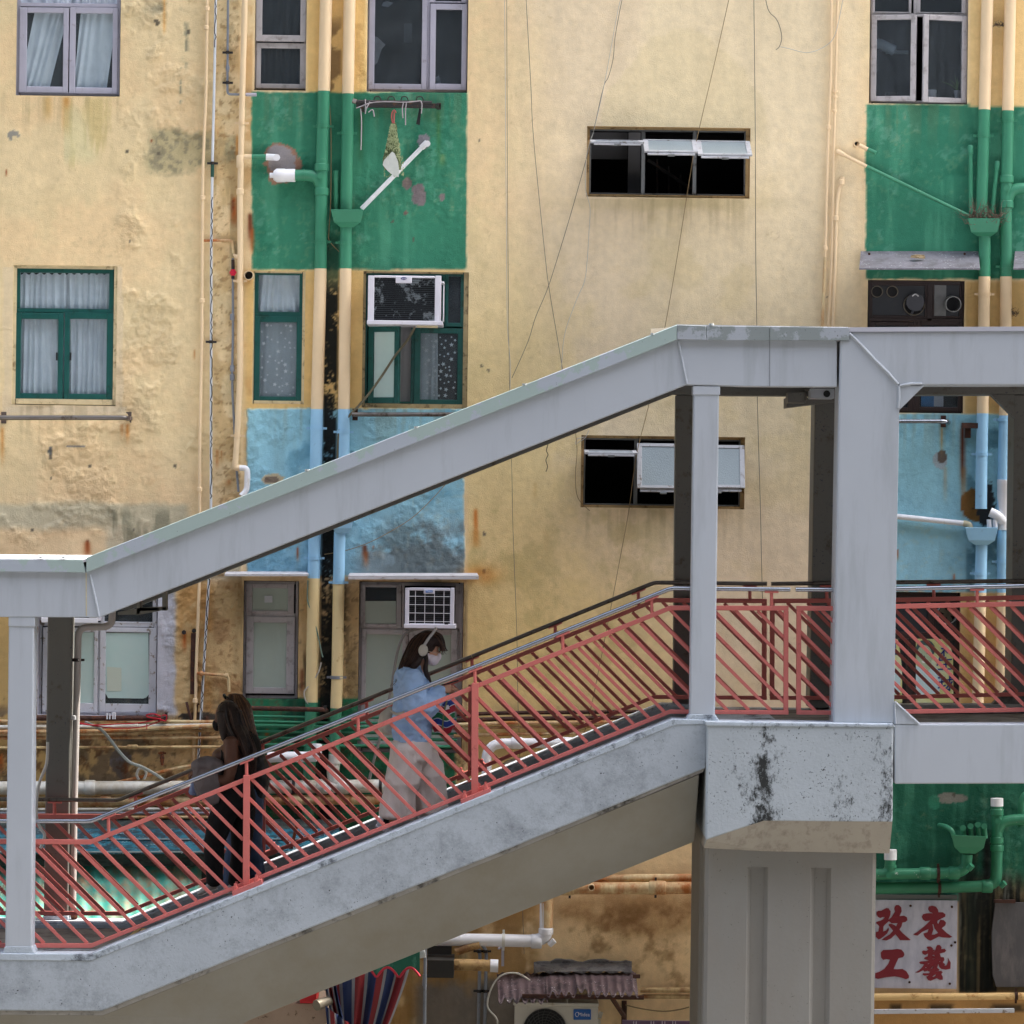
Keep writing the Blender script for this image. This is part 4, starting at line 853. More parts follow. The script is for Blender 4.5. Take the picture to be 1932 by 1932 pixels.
b=MB(); b.tube([P(1660,971,YW-.05),P(1822,988,YW-.07)],m_(5.2),12); b.build('pipe_run',white_pvc,ob,smooth=True)
b=MB(); b.tube(rnd_path([P(1818,987.6,YW-.07),P(1829,989,YW-.08),P(1831,1000,YW-.08)],.03),m_(6),10); b.build('elbow',M('yellowed_pvc',(196,184,150),.5,.1),ob,smooth=True)
for (x0,y0,x1,y1,lb) in ((1832,410,1831,276,'tall thin green vent pipe left of the right hopper pipe'),(1871,408,1882,306,'leaning green vent pipe between the two right drainpipes')):
    ob=thing('vent_pipe',lb,'pipe',P(x0,y0,YW-.07),'short stub pipes'); b=MB(); b.tube([P(x0,y0,YW-.08),P(x1,y1,YW-.08)],m_(4.2),10); b.build('pipe_run',green,ob,smooth=True)
    b=MB(); c=P(x1,y1,YW-.08); d=(c-P(x0,y0,YW-.08)).normalized(); b.tube([c-d*.07,c+d*.0,c+d*.012],[.026,.026,.016],10); b.build('end_cap',green,ob,smooth=True)
# twigs in the hopper and between pipes
def twigs(label, cx,cy,rx,ry,n,seed,Y,down=.3):
    rn=random.Random(seed); b=MB()
    for i in range(n):
        x=cx+rn.uniform(-rx,rx)*.7; y=cy+rn.uniform(0,ry*.3); pts=[]; a=rn.uniform(0,6.28)
        for k in range(6):
            pts.append(P(x,y,Y-rn.uniform(0,.08))); a+=rn.uniform(-.7,.7); x+=math.cos(a)*rx*.16; y+=-abs(math.sin(a))*ry*.16+(ry*.12 if rn.random()<down else 0)
        b.tube(pts,[.0032,.003,.0025,.002,.0015,.001],4)
    o=b.build('dry_twigs',M('dry_twig',(98,84,70),.9,.3,9,bump=0)); return tag(o,label,'dry plant')
twigs('dead brown twigs sprouting from the right green hopper',1858,405,46,56,70,4,YW-.14,.35)
twigs('small tuft of dead roots between the two right pipes near the top',1886,45,12,14,26,5,YW-.03,.5)
twigs('dead brown twigs caught beside the right pipe under the tin hood',1908,585,14,34,26,6,YW-.03,.5)

# wires hanging over the facade
def wire(label, pts, r, mat, Y=YW-.035, name='hanging_wire', group='loose wires on the facade', Ys=None, cat='wire'):
    pp=[P(x,y,(Ys[i] if Ys else Y)) for i,(x,y) in enumerate(pts)]
    b=MB(); b.tube(smooth_path(pp,5),r*(.72 if r<.006 else 1),6); o=b.build(name,mat,None,smooth=True); return tag(o,label,cat,group)
wire('near vertical thin wire down the middle of the cream wall',[(956,-30),(957,240),(958.5,480),(961,700),(966,900),(968,1000),(975,1191),(977,1316),(981,1440),(986,1710),(989,1800)],.0035,cable_d)
wire('pale wire running beside the middle wire and kinking inwards above the canopy',[(952,-30),(954,240),(956,483),(957,600),(959,640),(963,690),(962,740)],.004,cable_l)
wire('wire leaning right that meets another just above the canopy',[(991,-30),(1001,150),(1007,265),(1028.5,483),(1037,550),(1052,640),(1062,700)],.0038,cable_d)
wire('wire from the top that passes the left corner of the vent window and swings left',[(1181,-30),(1173.5,0),(1161,67),(1157,110),(1148,145),(1138.5,165),(1121,242),(1113,270),(1106,300),(1078,400),(1053,483),(1033,545),(1010,600),(996,645),(966,713)],.004,cable_d)
wire('pale wire hanging straight below the left corner of the vent window',[(1180,-30),(1166,20),(1140,160),(1121,243),(1112,272),(1105,307),(1105,355),(1112,385),(1113.5,402),(1111,440),(1108.5,483),(1103,530),(1088,565),(1066,628),(1060,683),(1060,702)],.0042,cable_l)
wire('ochre wire slanting across both vent windows',[(1382,-30),(1375,0),(1348,120),(1313,270),(1303,325),(1278,483),(1255,615),(1225,760),(1201,858),(1186,966),(1171,1048),(1150,1160),(1116,1331),(1100,1390)],.0048,cable_o)
wire('straight thin wire right of the vent windows',[(1422,-30),(1425,240),(1426,483),(1428,613),(1429,753),(1435,966),(1437,1066),(1443,1303)],.0045,cable_d)
wire('looping loose cable near the top right of the cream wall',[(1440,-30),(1449,17),(1464,35),(1471,50),(1475,70),(1471,87),(1464,94)],.005,cable_d)
wire('curved cable end sagging across the thin risers near the top',[(1472,88),(1490,92),(1519,99),(1544,94),(1569,77),(1580,50),(1590,0),(1594,-30)],.0045,cable_l,Y=YW-.09)
wire('cord running down beside the tall left drainpipe',[(619,-30),(620,60),(621,175),(624.5,250),(624,375),(620.5,437),(622,455),(640,475)],.005,cable_o,Y=YW-.06)
wire('thick drain hose hanging slack from the upper air conditioner',[(783,617),(770,640),(745,672),(722,707),(700,738),(680,762),(663,780),(648,797),(640,815),(637,860),(635,930)],.011,M('olive_hose',(104,98,76),.6,.1,3,bump=0),Y=YW-.12)
wire('thin line sagging over the blue panel',[(842,912),(812,945),(780,975),(745,998),(700,1022),(655,1038),(612,1046)],.0045,cable_o,Y=YW-.06)
wire('pale green cable stapled along the lower tall pipe',[(581,1095),(580,1130),(586,1150),(593,1172),(600,1200),(606,1228),(609,1240)],.006,M('pale_green_cable',(110,134,122),.6,.1,bump=0),Y=YW-.12)
wire('white loop of cable at the green band of the lower tall pipe',[(606,1250),(600,1270),(582,1295),(574,1305),(576,1320),(584,1331)],.006,cable_l,Y=YW-.12)
wire('hose curving down behind the woman in blue from the small air conditioner',[(812,1184),(785,1187),(767,1194),(758,1206),(750,1230),(744,1262),(738,1300),(730,1335),(722,1370),(715,1400),(704,1440),(697,1470)],.013,M('grey_hose',(120,116,110),.6,.1,3,bump=0),Y=YW-.14,Ys=None)
wire('short black barbed cord below the sloping canopy',[(1034,838),(1031,850),(1034,858),(1030,868),(1033,880),(1030,890)],.005,black_m)
wire('pale cord looped round the left end of the lower vent window',[(1111,812),(1104,826),(1092,834),(1086,838),(1089,828),(1098,826),(1102,824)],.0045,cable_l,Y=YW-.02)
wire('slack cord left of the lower vent window',[(1086,816),(1089,850),(1086,890),(1087,925),(1094,945),(1113,964)],.0045,cable_o)

# air conditioners
def aircon(label, x0,y0,x1,y1, front, grid, badge, old):
    D=.38; Yf=YW-front; root=thing('air_conditioner',label,'air conditioner',P((x0+x1)/2,y1,YW),'window air conditioners')
    w=x1-x0; h=y1-y0; casem=M('aged_white_enamel',(206,204,212),.4,.05,6,dirt=(150,130,110),amt=.14,dscale=14,bump=.05)
    b=MB(); b.rect(x0+1,y0+2,x1-1,y1-4,Yf+.05,YW+.15); b.build('casing',casem,root,bevel=.006)
    b=MB(); s=.085*w; t=(.035 if old else .06)*h; bt=(.07 if old else .1)*h
    b.rect(x0,y0,x0+s,y1,Yf,Yf+.05); b.rect(x1-s,y0,x1,y1,Yf,Yf+.05); b.rect(x0+s,y0,x1-s,y0+t+1,Yf+.002,Yf+.05); b.rect(x0+s,y1-bt,x1-s,y1,Yf+.002,Yf+.05)
    b.rect(x0+w*.38,y0+t*.5,x0+w*.6,y0+h*.155,Yf-.006,Yf+.02)
    b.build('front_frame',casem,root,bevel=.006)
    b=MB(); b.rect(x0+s-.5,y0+t,x1-s+.5,y1-bt+.5,Yf+.03,Yf+.045); b.build('condenser_coil',M('black_coil' if old else 'dark_coil',(30,34,38) if old else (48,48,50),.35,.3,30,dirt=(150,160,166) if old else (70,66,60),amt=.42 if old else .2,dscale=4 if old else 9,soft=.05,dro=.8,metal=.3,bump=.1),root)
    b=MB(); n=22 if old else 16
    for k in range(1,n): 
        y=y0+t+(h-t-bt)*k/n; b.rect(x0+s,y-.3,x1-s,y+.3,Yf+.02,Yf+.03)
    b.build('coil_fins',M('fin_grey',(72,78,84) if old else (90,86,80),.4,.1,metal=.4,bump=0),root)
    if grid:
        b=MB()
        for k in range(1,5): x=x0+s+(w-2*s)*(k-.35)/4.3; b.rect(x-.5,y0+t,x+.5,y1-bt,Yf+.006,Yf+.012)
        for k in range(4): y=y0+t+(h-t-bt)*(k+.75)/4.; b.rect(x0+s,y-.5,x1-s,y+.5,Yf+.002,Yf+.006)
        b.build('guard_grid',white_plastic,root)
    b=MB(); b.rect(x0-2,y1-6,x1+3,y1+1.5,Yf-.02,YW+.05); b.build('support_tray',casem,root,bevel=.004)
    b=MB(); bx=x0+w*.49
    if badge=='oval':
        R=[P(bx+6.2*math.cos(2*math.pi*k/20),y0+h*.055+2.6*math.sin(2*math.pi*k/20)+.6,Yf-.006) for k in range(20)]; b.prism(R,(0,-.003,0))
    else: b.rect(x0+w*.42,y0+h*.065,x0+w*.56,y0+h*.12,Yf-.010,Yf-.006)
    bd=b.build('badge',M('badge_navy',(40,44,110),.3,.05) if badge=='oval' else M('badge_blue',(0,104,184),.3,.05),root)
    return root,bd,Yf
def text3(body, c, size, mat, par, name='lettering', Y=None, bold=.0, squeeze=1.):
    cu=bpy.data.curves.new(name,'FONT'); cu.body=body; cu.size=1; cu.align_x='CENTER'; cu.align_y='CENTER'; cu.offset=bold; cu.extrude=.02; cu.resolution_u=3
    o=bpy.data.objects.new(name,cu); COL.objects.link(o); dg=bpy.context.evaluated_depsgraph_get(); me=bpy.data.meshes.new_from_object(o.evaluated_get(dg)); bpy.data.objects.remove(o)
    vs=[]; 
    for v in me.vertices: vs.append(Vector(c)+Vector((v.co.x*size*squeeze,-v.co.z*.05,v.co.y*size)))
    fs=[tuple(p.vertices) for p in me.polygons]; b=MB(); b.add(vs,fs); bpy.data.meshes.remove(me); return b.build(name,mat,par)
root,bd,Yf=aircon('larger old air conditioner with a bare black coil in the green framed window',694,520,832,611,.42,False,'oval',True)
text3('Carrier',P(694+138*.49,525.6,Yf-.0105),.021,white_plastic,bd)
b=MB(); b.rect(836,533,838,606,YW-.1,YW+.02); b.rect(832,531,838,534,YW-.3,YW-.0); b.build('side_bracket',white_plastic,root)
b=MB(); b.tube([P(786,614,YW-.3),P(826,615,YW-.3)],.02,6); b.build('drip_tray',M('yellowed_pvc',(196,184,150)),root)
root,bd,Yf=aircon('smaller newer air conditioner with a white wire guard above the woman in blue',764,1109,857,1184,.3,True,'rect',False)
text3('Midea',P(764+93*.49,1115.6,Yf-.0105),.022,white_plastic,bd)
b=MB(); b.tube([P(842,1178,Yf-.012),P(842,1178,Yf+.002)],m_(3.4),14); b.build('drain_hole',black_m,root)
# third air conditioner, only its foot seen under the left canopy
root=thing('air_conditioner','air conditioner of which only the white foot shows under the left canopy','air conditioner',P(130,1178,YW))
b=MB(); b.rect(78,1095,184,1172,YW-.3,YW+.12); b.build('casing',M('aged_white_enamel',(206,204,212)),root,bevel=.006)
b=MB(); b.rect(78,1166,184,1175,YW-.33,YW-.3); b.rect(168,1156,184,1166,YW-.33,YW-.3); b.build('front_frame',white_plastic,root,bevel=.004)
b=MB(); b.rect(92,1100,168,1165,YW-.315,YW-.3); b.build('condenser_coil',M('dark_coil',(48,48,50)),root)

# laundry rails
def rail(label, x0,x1,y, r, mat, brackets, Y=YW-.22, bmat=None, slope=0., bh=11):
    root=thing('laundry_rail',label,'laundry rail',P((x0+x1)/2,y,YW),'laundry rails under the windows')
    b=MB(); pts=[P(x0,y,Y),P(x1,y+slope,Y)]
    if brackets and abs(brackets[-1]-x1)<12: pts=rnd_path([P(x0,y,Y),P(x1-4,y+slope,Y),P(x1,y+slope+2,YW-.01)],.05)
    b.tube(pts,r,10); b.build('bar',mat,root,smooth=True)
    for x in brackets:
        b=MB(); b.rect(x-5,y-bh,x+5,y+bh,YW-.012,YW-.004); b.rect(x-2.5,y-3,x+2.5,y+4,Y,YW-.012); b.build('bracket',bmat or rust_dark,root,bevel=.002)
    return root
rail('stainless laundry rail under the green framed window on the left',-10,242,788,.022,steel_dull,(7,243),bmat=M('brown_bracket',(96,82,74),.6,.2,9,bump=.2))
rail('stainless laundry rail above the blue panel at the middle bay',664,868,782,.02,steel_dull,(670,),bmat=rust_dark)
rail('stainless laundry rail on the blue panel behind the portal post',1630,1790,795,.02,steel,(1780,),bmat=rust_dark)
rr=rail('rusty laundry rail with red string and white pegs under the white window',60,310,1355,.025,rust_dark,(311,),bmat=dark_metal,slope=0)
b=MB(); b.tube(smooth_path([P(140,1362,YW-.24),P(190,1371,YW-.24),P(225,1374,YW-.24),P(270,1371,YW-.24),P(308,1358,YW-.24)]),.0055,6); b.tube(smooth_path([P(140,1364,YW-.25),P(175,1368,YW-.25),P(220,1366,YW-.25),P(262,1364,YW-.25),P(304,1356,YW-.25)]),.0055,6)
b.tube(smooth_path([P(304,1352,YW-.25),P(290,1347,YW-.26),P(277,1349,YW-.26),P(280,1353,YW-.26),P(298,1356,YW-.26),P(312,1360,YW-.25),P(314,1350,YW-.25),P(306,1350,YW-.25)]),.006,6); b.tube([P(277,1366,YW-.25),P(277,1376,YW-.25)],.005,6); b.build('string',red_string,rr)
b=MB()
for x in (202,207,213,217): b.rect(x-1.2,1346,x+1.2,1357,YW-.26,YW-.24)
b.tube(smooth_path([P(212,1349,YW-.25),P(213,1345,YW-.25),P(217,1345,YW-.25),P(217,1349,YW-.25)]),.006,6); b.build('clothes_peg',white_plastic,rr)
rail('rusty laundry rail across the green band below the narrow grey window',464,616,1336,.022,rust_dark,(612,),slope=3,bmat=dark_metal,bh=6)
# clothes rack with strings and hanging mat
rk=thing('clothes_rack','blackened clothes bar with knotted strings on the left green panel','laundry rail',P(750,200,YW))
b=MB(); b.tube([P(668,192,YW-.34),P(815,194,YW-.34)],.018,10); b.build('bar',dark_metal,rk,smooth=True)
b=MB(); b.rect(672,194,832,203,YW-.06,YW-.02); b.rect(680,192,686,205,YW-.34,YW-.02); b.rect(824,194,832,206,YW-.06,YW-.02); b.rect(822,195,828,199,YW-.34,YW-.02); b.build('wall_plate',dark_metal,rk,bevel=.003)
b=MB(); b.tube([P(665,190,YW-.34),P(672,192,YW-.34)],.024,8); b.build('bar_knob',steel_dull,rk,smooth=True)
for x in (712,738,763,792):
    b=MB(); b.tube(smooth_path([P(x-7,193,YW-.34),P(x-5,184,YW-.34),P(x,182,YW-.34),P(x+5,184,YW-.34),P(x+8,193,YW-.34)]),.005,6); b.build('loop_hook',dark_metal,rk)
b=MB()
for pts in (((672,204),(683,200),(700,194),(730,192),(760,193),(780,192),(793,190)),((680,205),(682,230),(681,283)),((689,187),(690,206)),((698,192),(691,205),(689,215)),((695,212),(703,207),(706,220)),((761,194),(759,205),(760,223)),((767,192),(765,208),(765,236)),((793,190),(796,196),(795,214))): b.tube(smooth_path([P(x,y,YW-.355) for x,y in pts],4),.0055,5)
b.build('string',M('white_string',(160,154,156),.8,.1,9,bump=0),rk)
b=MB(); b.prism([P(x,y,YW-.34) for x,y in ((791,204),(795,206),(792,236),(785,234))],(0,.012,0)); b.build('cloth_strip',black_m,rk)
# mat hanging from the bar
mat_obj=thing('hanging_mat','shaggy olive green mat hanging folded from a pink hanger','mat',P(741,334,YW-.3))
def loft(rings, mat, name, par, cap=True, smooth=True):
    b=MB(); n=len(rings[0]); vs=[q for r in rings for q in r]; fs=[]
    for j in range(len(rings)-1):
        for k in range(n): fs.append((j*n+k,j*n+(k+1)%n,(j+1)*n+(k+1)%n,(j+1)*n+k))
    if cap: fs.append(tuple(reversed(range(n)))); fs.append(tuple((len(rings)-1)*n+k for k in range(n)))
    b.add(vs,fs); return b.build(name,mat,par,smooth=smooth)
rings=[]; rn=random.Random(11)
for (y,xl,xr,d) in ((231,739,746,.03),(240,737,748,.05),(255,734,750,.07),(270,731,752,.09),(285,727,754,.11),(300,722,756,.13),(312,722,757,.14),(320,726,755,.12)):
    r=[]
    for k in range(40):
        a=2*math.pi*k/40; j=rn.uniform(-1.3,1.3); r.append(P((xl+xr)/2+((xr-xl)/2+j)*math.cos(a),y+rn.uniform(-1,1),YW-.3+d*.5*math.sin(a)))
    rings.append(r)
loft(rings,M('shaggy_olive',(116,128,88),.95,.35,60,dirt=(70,82,52),amt=.5,dscale=70,bump=1.,bscale=180),'pile_side',mat_obj)
b=MB(); b.prism([P(x,y,YW-.39) for x,y in ((740,286),(745,290),(751,305),(753,322),(752,334),(742,331),(731,322),(722,311),(724,303),(732,294))],(0,.015,0)); b.build('backing_side',M('mat_backing',(190,194,186),.9,.08,20,bump=.4,bscale=200),mat_obj)
rn=random.Random(5); b=MB()
for i in range(520):
    t=rn.random(); y=232+t*100; hw=4+min(t*22,15); x=741+rn.uniform(-hw,hw)+ (2 if t>.6 else 0)
    if y>296 and 726<x<752 and y<326: continue
    p=P(x,y,YW-.3-.07*rn.random()-.02); b.add([p,p+Vector((rn.uniform(-.01,.01),-.008,-.022)),p+Vector((.008,0,-.004))],[(0,1,2)])
b.build('pile_tufts',M('tuft_olive',(136,146,106),.95,.3,60,bump=0),mat_obj)
b=MB(); b.tube(smooth_path([P(741,232,YW-.33),P(739,222,YW-.33),P(740,212,YW-.335),P(744,208,YW-.34),P(747,213,YW-.335)]),.006,6); b.tube([P(743,233,YW-.33),P(744,212,YW-.335)],.006,6); b.build('hanger_hook',M('pink_plastic',(190,96,96),.4,.1),mat_obj)
# tin hoods and ledges
def hood(label, x0,x1,y0,y1,out,mat,cat='rain hood',lip=3.):
    root=thing('rain_hood',label,cat,P((x0+x1)/2,y1,YW),'rain hoods over the windows')
    b=MB(); Yo=YW-out
    a=[P(x0+3,y0,YW-.002),P(x1-3,y0,YW-.002),P(x1,y1-lip,Yo),P(x0,y1-lip,Yo)]
    b.prism(a,(0,0,-.012)); b.prism([P(x0,y1-lip,Yo-.002),P(x1,y1-lip,Yo-.002),P(x1,y1,Yo-.002),P(x0,y1,Yo-.002)],(0,-.01,0)); b.build('sheet',mat,root)
    return root
tin=M('dirty_zinc_sheet',(116,114,120),.6,.1,5,dirt=(90,88,90),amt=.35,dscale=9,soft=.2,spots=(190,190,186),spot_amt=.5,bump=.25)
h=hood('wide grey zinc rain hood over the dark kitchen window',1621,1849,474,509,.42,tin)
b=MB()
for x in (1640,1820): b.tube([P(x,479,YW-.06),P(x,479,YW-.1)],.012,8)
b.build('bolt',rust_dark,h)
hood('clipped end of a second grey zinc rain hood at the right edge',1912,2110,474,509,.42,tin)
b=MB(); rn=random.Random(2); c=P(1731,488,YW-.25)
for k in range(5): b.prism([c+Vector((rn.uniform(-.07,.07),rn.uniform(-.03,.03),rn.uniform(-.0,.03))) for _ in range(4)],(0.004,-.01,.01))
o=b.build('crumpled_litter',M('faded_leaf_litter',(176,156,120),.8,.3,40)); tag(o,'crumpled pale litter lying on the zinc rain hood','litter')
ledge=M('chalky_metal_ledge',(190,188,190),.6,.08,8,dirt=(120,110,100),amt=.25,dscale=14,streak=3,soft=.1,bump=.25)
h=hood('narrow pale metal ledge over the window with the small air conditioner',657,903,1081,1093,.3,ledge,lip=7); h=hood('narrow pale metal ledge over the narrow grey window',424,582,1078,1087,.26,ledge,lip=4)
# small wall tags
o=MB().box(P(1826,812,YW-.05),(.05,.06,.14)).box(P(1832,803,YW-.1),(.17,.05,.05)).build('rusted_bracket',rust_dark); tag(o,'rusted angle bracket stub beside the blue pipe','bracket')
o=MB().box(P(365,1252,YW-.02),(.05,.03,.56)).build('rusted_strap',rust_dark); tag(o,'vertical rusted iron strap on the ochre wall beside the thin riser','bracket')
# ================================================================ covered stairway
st=thing('covered_stairway','lavender grey covered stairway climbing from lower left to the portal post at right','footbridge',P(700,1900,YA))
def beam(name, pts, Ya, Yb, mat, par=st, bev=.006): 
    b=MB(); b.ppoly(pts,Ya,Yb); return b.build(name,mat,par,bevel=bev)
XL=-260
def shift(pts, dY):   # same world X and Z at another depth, back in picture coordinates of that depth is not needed
    return pts
def wprism(name, pts, Ya, Y0, Y1, mat, par=st, bev=.006, holes=None):
    """polygon read in the picture at depth Ya, placed with the same X,Z from Y0 to Y1"""
    b=MB(); q=[P(x,y,Ya) for x,y in pts]; q=[Vector((p.x,Y0,p.z)) for p in q]; b.prism(q,(0,Y1-Y0,0)); return b.build(name,mat,par,bevel=bev)
shade_dull=M('grey_paint_worn_and_shaded',(112,111,106),.55,.05,1.2,dirt=(84,76,56),amt=.24,dscale=5,soft=.12,spots=(70,76,84),spot_amt=.5,bump=.05)  # worn grey, also darkened in colour to stand for shade at the rear
# canopy: front beam and its copy at the rear, flashing, roof sheet
beam_pts=[(XL,1070),(164,1070),(1279,633),(1579,640),(1579,730),(1409,729),(1295,726),(187,1165),(XL,1163)]
wprism('canopy_beam',beam_pts,YA,YA,YA+.22,paint_lav)
wprism('canopy_beam',beam_pts,YA,YB-.1,YB+.12,shade_dull)
fl=MB()
for pts,dy in (([(XL,1053),(156,1056),(161,1080),(XL,1076)],-.030),([(163,1052),(1277,613),(1277,641),(163,1080)],-.034)):
    q=[P(x,y,YA-.03) for x,y in pts]; fl.prism([Vector((p.x,YA+dy,p.z)) for p in q],(0,.03,0))
fl.build('flashing',paint_flash,st,bevel=.003)
fl=MB()
for pts,dy in (([(1277.5,613),(1332,615),(1332,641.5),(1277.5,640)],-.036),([(1332.5,615),(1452,616.5),(1452,642),(1332.5,641.5)],-.033),([(1452.5,616.5),(1602,618),(1602,642),(1452.5,642)],-.036)):
    q=[P(x,y,YA-.03) for x,y in pts]; fl.prism([Vector((p.x,YA+dy,p.z)) for p in q],(0,.03,0))
fl.build('flashing',paint_flash_dirty,st,bevel=.003)
rp=[(XL,1052),(160,1055),(1277,612),(1600,617),(1600,622),(1277,617.5),(160,1060.5),(XL,1057.5)]
wprism('roof_sheet',rp,YA-.03,YA-.028,YB+.14,M('roof_paint_pale',(200,200,204),.6,.06,2,dirt=(150,150,160),amt=.3,dscale=3),bev=0)
wprism('roof_sheet',[(XL,1066),(162,1068),(1277,627),(1578,632),(1578,636),(1277,631),(162,1072),(XL,1070)],YA,YA+.2,YB-.1,conc_pier,bev=0).name='ceiling_sheet'
b=MB()  # weld seams and screw heads
for (a,c) in (((170,1084),(187,1163)),((1280,644),(1296,724))): 
    q=[P(*a,YA),P(*c,YA)]; b.tube([p+Vector((0,-.002,0)) for p in q],.010,8)
b.build('weld_seam',paint_lav,st,smooth=True)
b=MB(); b.ppoly([(161.5,1081),(163.5,1081),(164,1162),(162,1162)],YA-.0025,YA+.01); b.build('rust_run',M('rust_run',(206,196,162),.6,.08,20),st)
b=MB(); b.ppoly([(1451.5,642),(1452.8,642),(1453,729),(1451.6,729)],YA-.002,YA+.01); b.build('plate_joint',M('plate_joint',(130,134,140),.6,.05,20),st)
b=MB()
for (x,y) in ((580,889),(786,808),(990,727),(1232,632),(1342,614),(121,1053),(78,1053)): b.tube([P(x,y,YA-.02),P(x,y,YA-.02)+Vector((0,0,.015))],.02,8)
b.build('roof_screw',M('roof_screw',(190,196,196),.4,.05,metal=.4),st)
o=MB().ppoly([(1228,620),(1262,618),(1262,634),(1228,652)],YA+.9,YA+.93); o.build('upstand_plate',M('tan_plate',(170,160,140),.6,.1,5),st)
# posts
def post(name, x0t,x1t,x0b,x1b,yt,yb,Ya,dep,mat,par=st,base=None):
    b=MB(); b.ppoly([(x0t,yt),(x1t,yt),(x1b,yb),(x0b,yb)],Ya,Ya+dep); o=b.build(name,mat,par,bevel=.012)
    if base:
        b=MB(); e,h=base; b.prism([P(x0b-1,yb-h,Ya-.006),P(x1b+1,yb-h,Ya-.006),P(x1b+e,yb+2,Ya-.006),P(x0b-e,yb+2,Ya-.006)],(0,dep+.03,0)); b.build('base_mortar',conc_cap,par,bevel=.01)
    return o
Yp=YA+.01
post('column',16.5,64,9.5,60,1162,1800,Yp,.2,paint_lav,base=(6,14))
post('column',1309,1357,1301.5,1349,727,1358,Yp,.2,paint_lav,base=(8,10))
b=MB(); b.rect(1307.5,729,1358.5,745,Yp-.006,Yp+.21); b.build('column_collar',paint_lav,st,bevel=.004)
b=MB(); b.rect(16,1164,66,1182,Yp-.006,Yp+.21); b.build('column_collar',paint_lav,st,bevel=.004)
post('column',90,136,82,128,1160,1734,YB-.02,.2,shade_dull,base=(3,6)); 
post('column',1275,1321,1270,1316,745,1340,YB-.02,.2,shade_dull,base=(6,12))
# cross ties between front and rear beam
b=MB()
for x,y in ((60,1120),(640,944),(1000,800),(1330,690)):
    q=P(x,y,YA); b.box2(Vector((q.x-.05,YA+.2,q.z-.06)),Vector((q.x+.05,YB-.1,q.z+.06)))
b.build('cross_tie',paint_lav,st)
# stringers (painted concrete) with coping, inclined soffit sides, steps
top=[(XL,1801),(172,1804),(1276,1360),(1334,1361)]
front=[(XL,1801),(172,1804),(1274,1360),(1334,1361),(1331,1449),(966,1599),(483,1791.5),(191,1908),(XL,1905)]
wprism('stringer',front,YA,YA,YA+.34,conc_paint,bev=.01)
wprism('stringer',front,YA,YB-.2,YB+.15,conc_paint,bev=.01)
cop=[(XL,1797),(172,1800),(1270,1356.5),(1330,1358),(1330,1366),(1276,1367),(172,1813),(XL,1810)]
wprism('coping',cop,YA,YA-.006,YA+.335,conc_cap,bev=.006); wprism('coping',cop,YA,YB-.195,YB+.156,conc_cap,bev=.006)
# girder below: inclined faces
u=[(XL,1904),(191,1907),(483,1791),(966,1598.5),(1331,1449)]; u2=[(XL,1914),(193,1917),(485,1800),(968,1607),(1320,1462)]
low=[(XL,2050),(255,2050),(470,1925),(966,1726),(1310,1588)]
A=[P(x,y,YA) for x,y in u2]; Bt=[P(x,y,YA+.42) for x,y in low]
Yt0,Yt1=YA+.07,YA+.42; Yr0,Yr1=YB+.09,YB-.27
# restate the lower edge so that it reads at its traced place
b=MB(); vs=[];n=len(A)
for a,c in zip(A,Bt): vs+= [Vector((a.x,Yt0,a.z)),Vector((c.x,Yt1,c.z)),Vector((c.x,Yr1,c.z)),Vector((a.x,Yr0,a.z))]
fs=[]
for i in range(n-1):
    for k in range(4): fs.append((i*4+k,i*4+(k+1)%4,(i+1)*4+(k+1)%4,(i+1)*4+k))
fs+=[(0,1,2,3),tuple((n-1)*4+k for k in (3,2,1,0))]
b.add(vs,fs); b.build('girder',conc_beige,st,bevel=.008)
b=MB(); q=[P(x,y,YA) for x,y in [(XL,1904),(191,1906.5),(483,1790),(966,1597.5),(1331,1448),(1326,1457),(968,1606),(485,1799),(193,1916),(XL,1913)]]
b.prism([Vector((p.x,YA+.014,p.z)) for p in q],(0,.3,0)); b.build('drip_groove',M('grimy_groove',(150,146,138),.8,.15,6,dirt=(60,58,52),amt=.3,dscale=6,streak=1,soft=.15,bump=.3),st)
# floor, steps
Ys0,Ys1=YA+.34,YB-.2
steps=[(XL,1811),(311,1811)]
for k in range(12):
    x=311+91.5*k; y=1811-37*(k+1); steps.append((x,y)); 
    if k<11: steps.append((x+91.5,y))
steps.append((1600,1367)); low_f=[(1600,1400),(1330,1400),(1250,1440),(311,1850),(XL,1850)]
sp=[(XL,1811),(311,1811)]
for k in range(12):
    x=311+91.5*k; y=1811-37*(k+1); sp+= [(x,y)] + ([(x+91.5,y)] if k<11 else [])
b=MB(); pts=sp+[(1600,1367)]+low_f; q=[P(x,y,YA) for x,y in pts]; b.prism([Vector((p.x,Ys0,p.z)) for p in q],(0,Ys1-Ys0,0)); b.build('steps',floor_m,st)
nos=M('step_nosing',(128,112,88),.6,.15,8,bump=.2)
for k in range(12):
    x=311+91.5*k; y=1811-37*(k+1); b=MB()
    for j in range(3):
        q=[P(x+1+j*5,y-1.2,YA),P(x+4.5+j*5,y-1.2,YA),P(x+4.5+j*5,y+.6,YA),P(x+1+j*5,y+.6,YA)]; b.prism([Vector((p.x,Ys0+.02,p.z)) for p in q],(0,Ys1-Ys0-.04,0))
    b.build('nosing',nos,st)
b=MB()
for j in range(5):
    q=[P(205+j*12,1809.2,YA),P(214+j*12,1809.2,YA),P(214+j*12,1811.6,YA),P(205+j*12,1811.6,YA)]; b.prism([Vector((p.x,Ys0+.05,p.z)) for p in q],(0,Ys1-Ys0-.1,0))
b.build('tactile_strip',tactile_m,st)
# fittings below the canopy

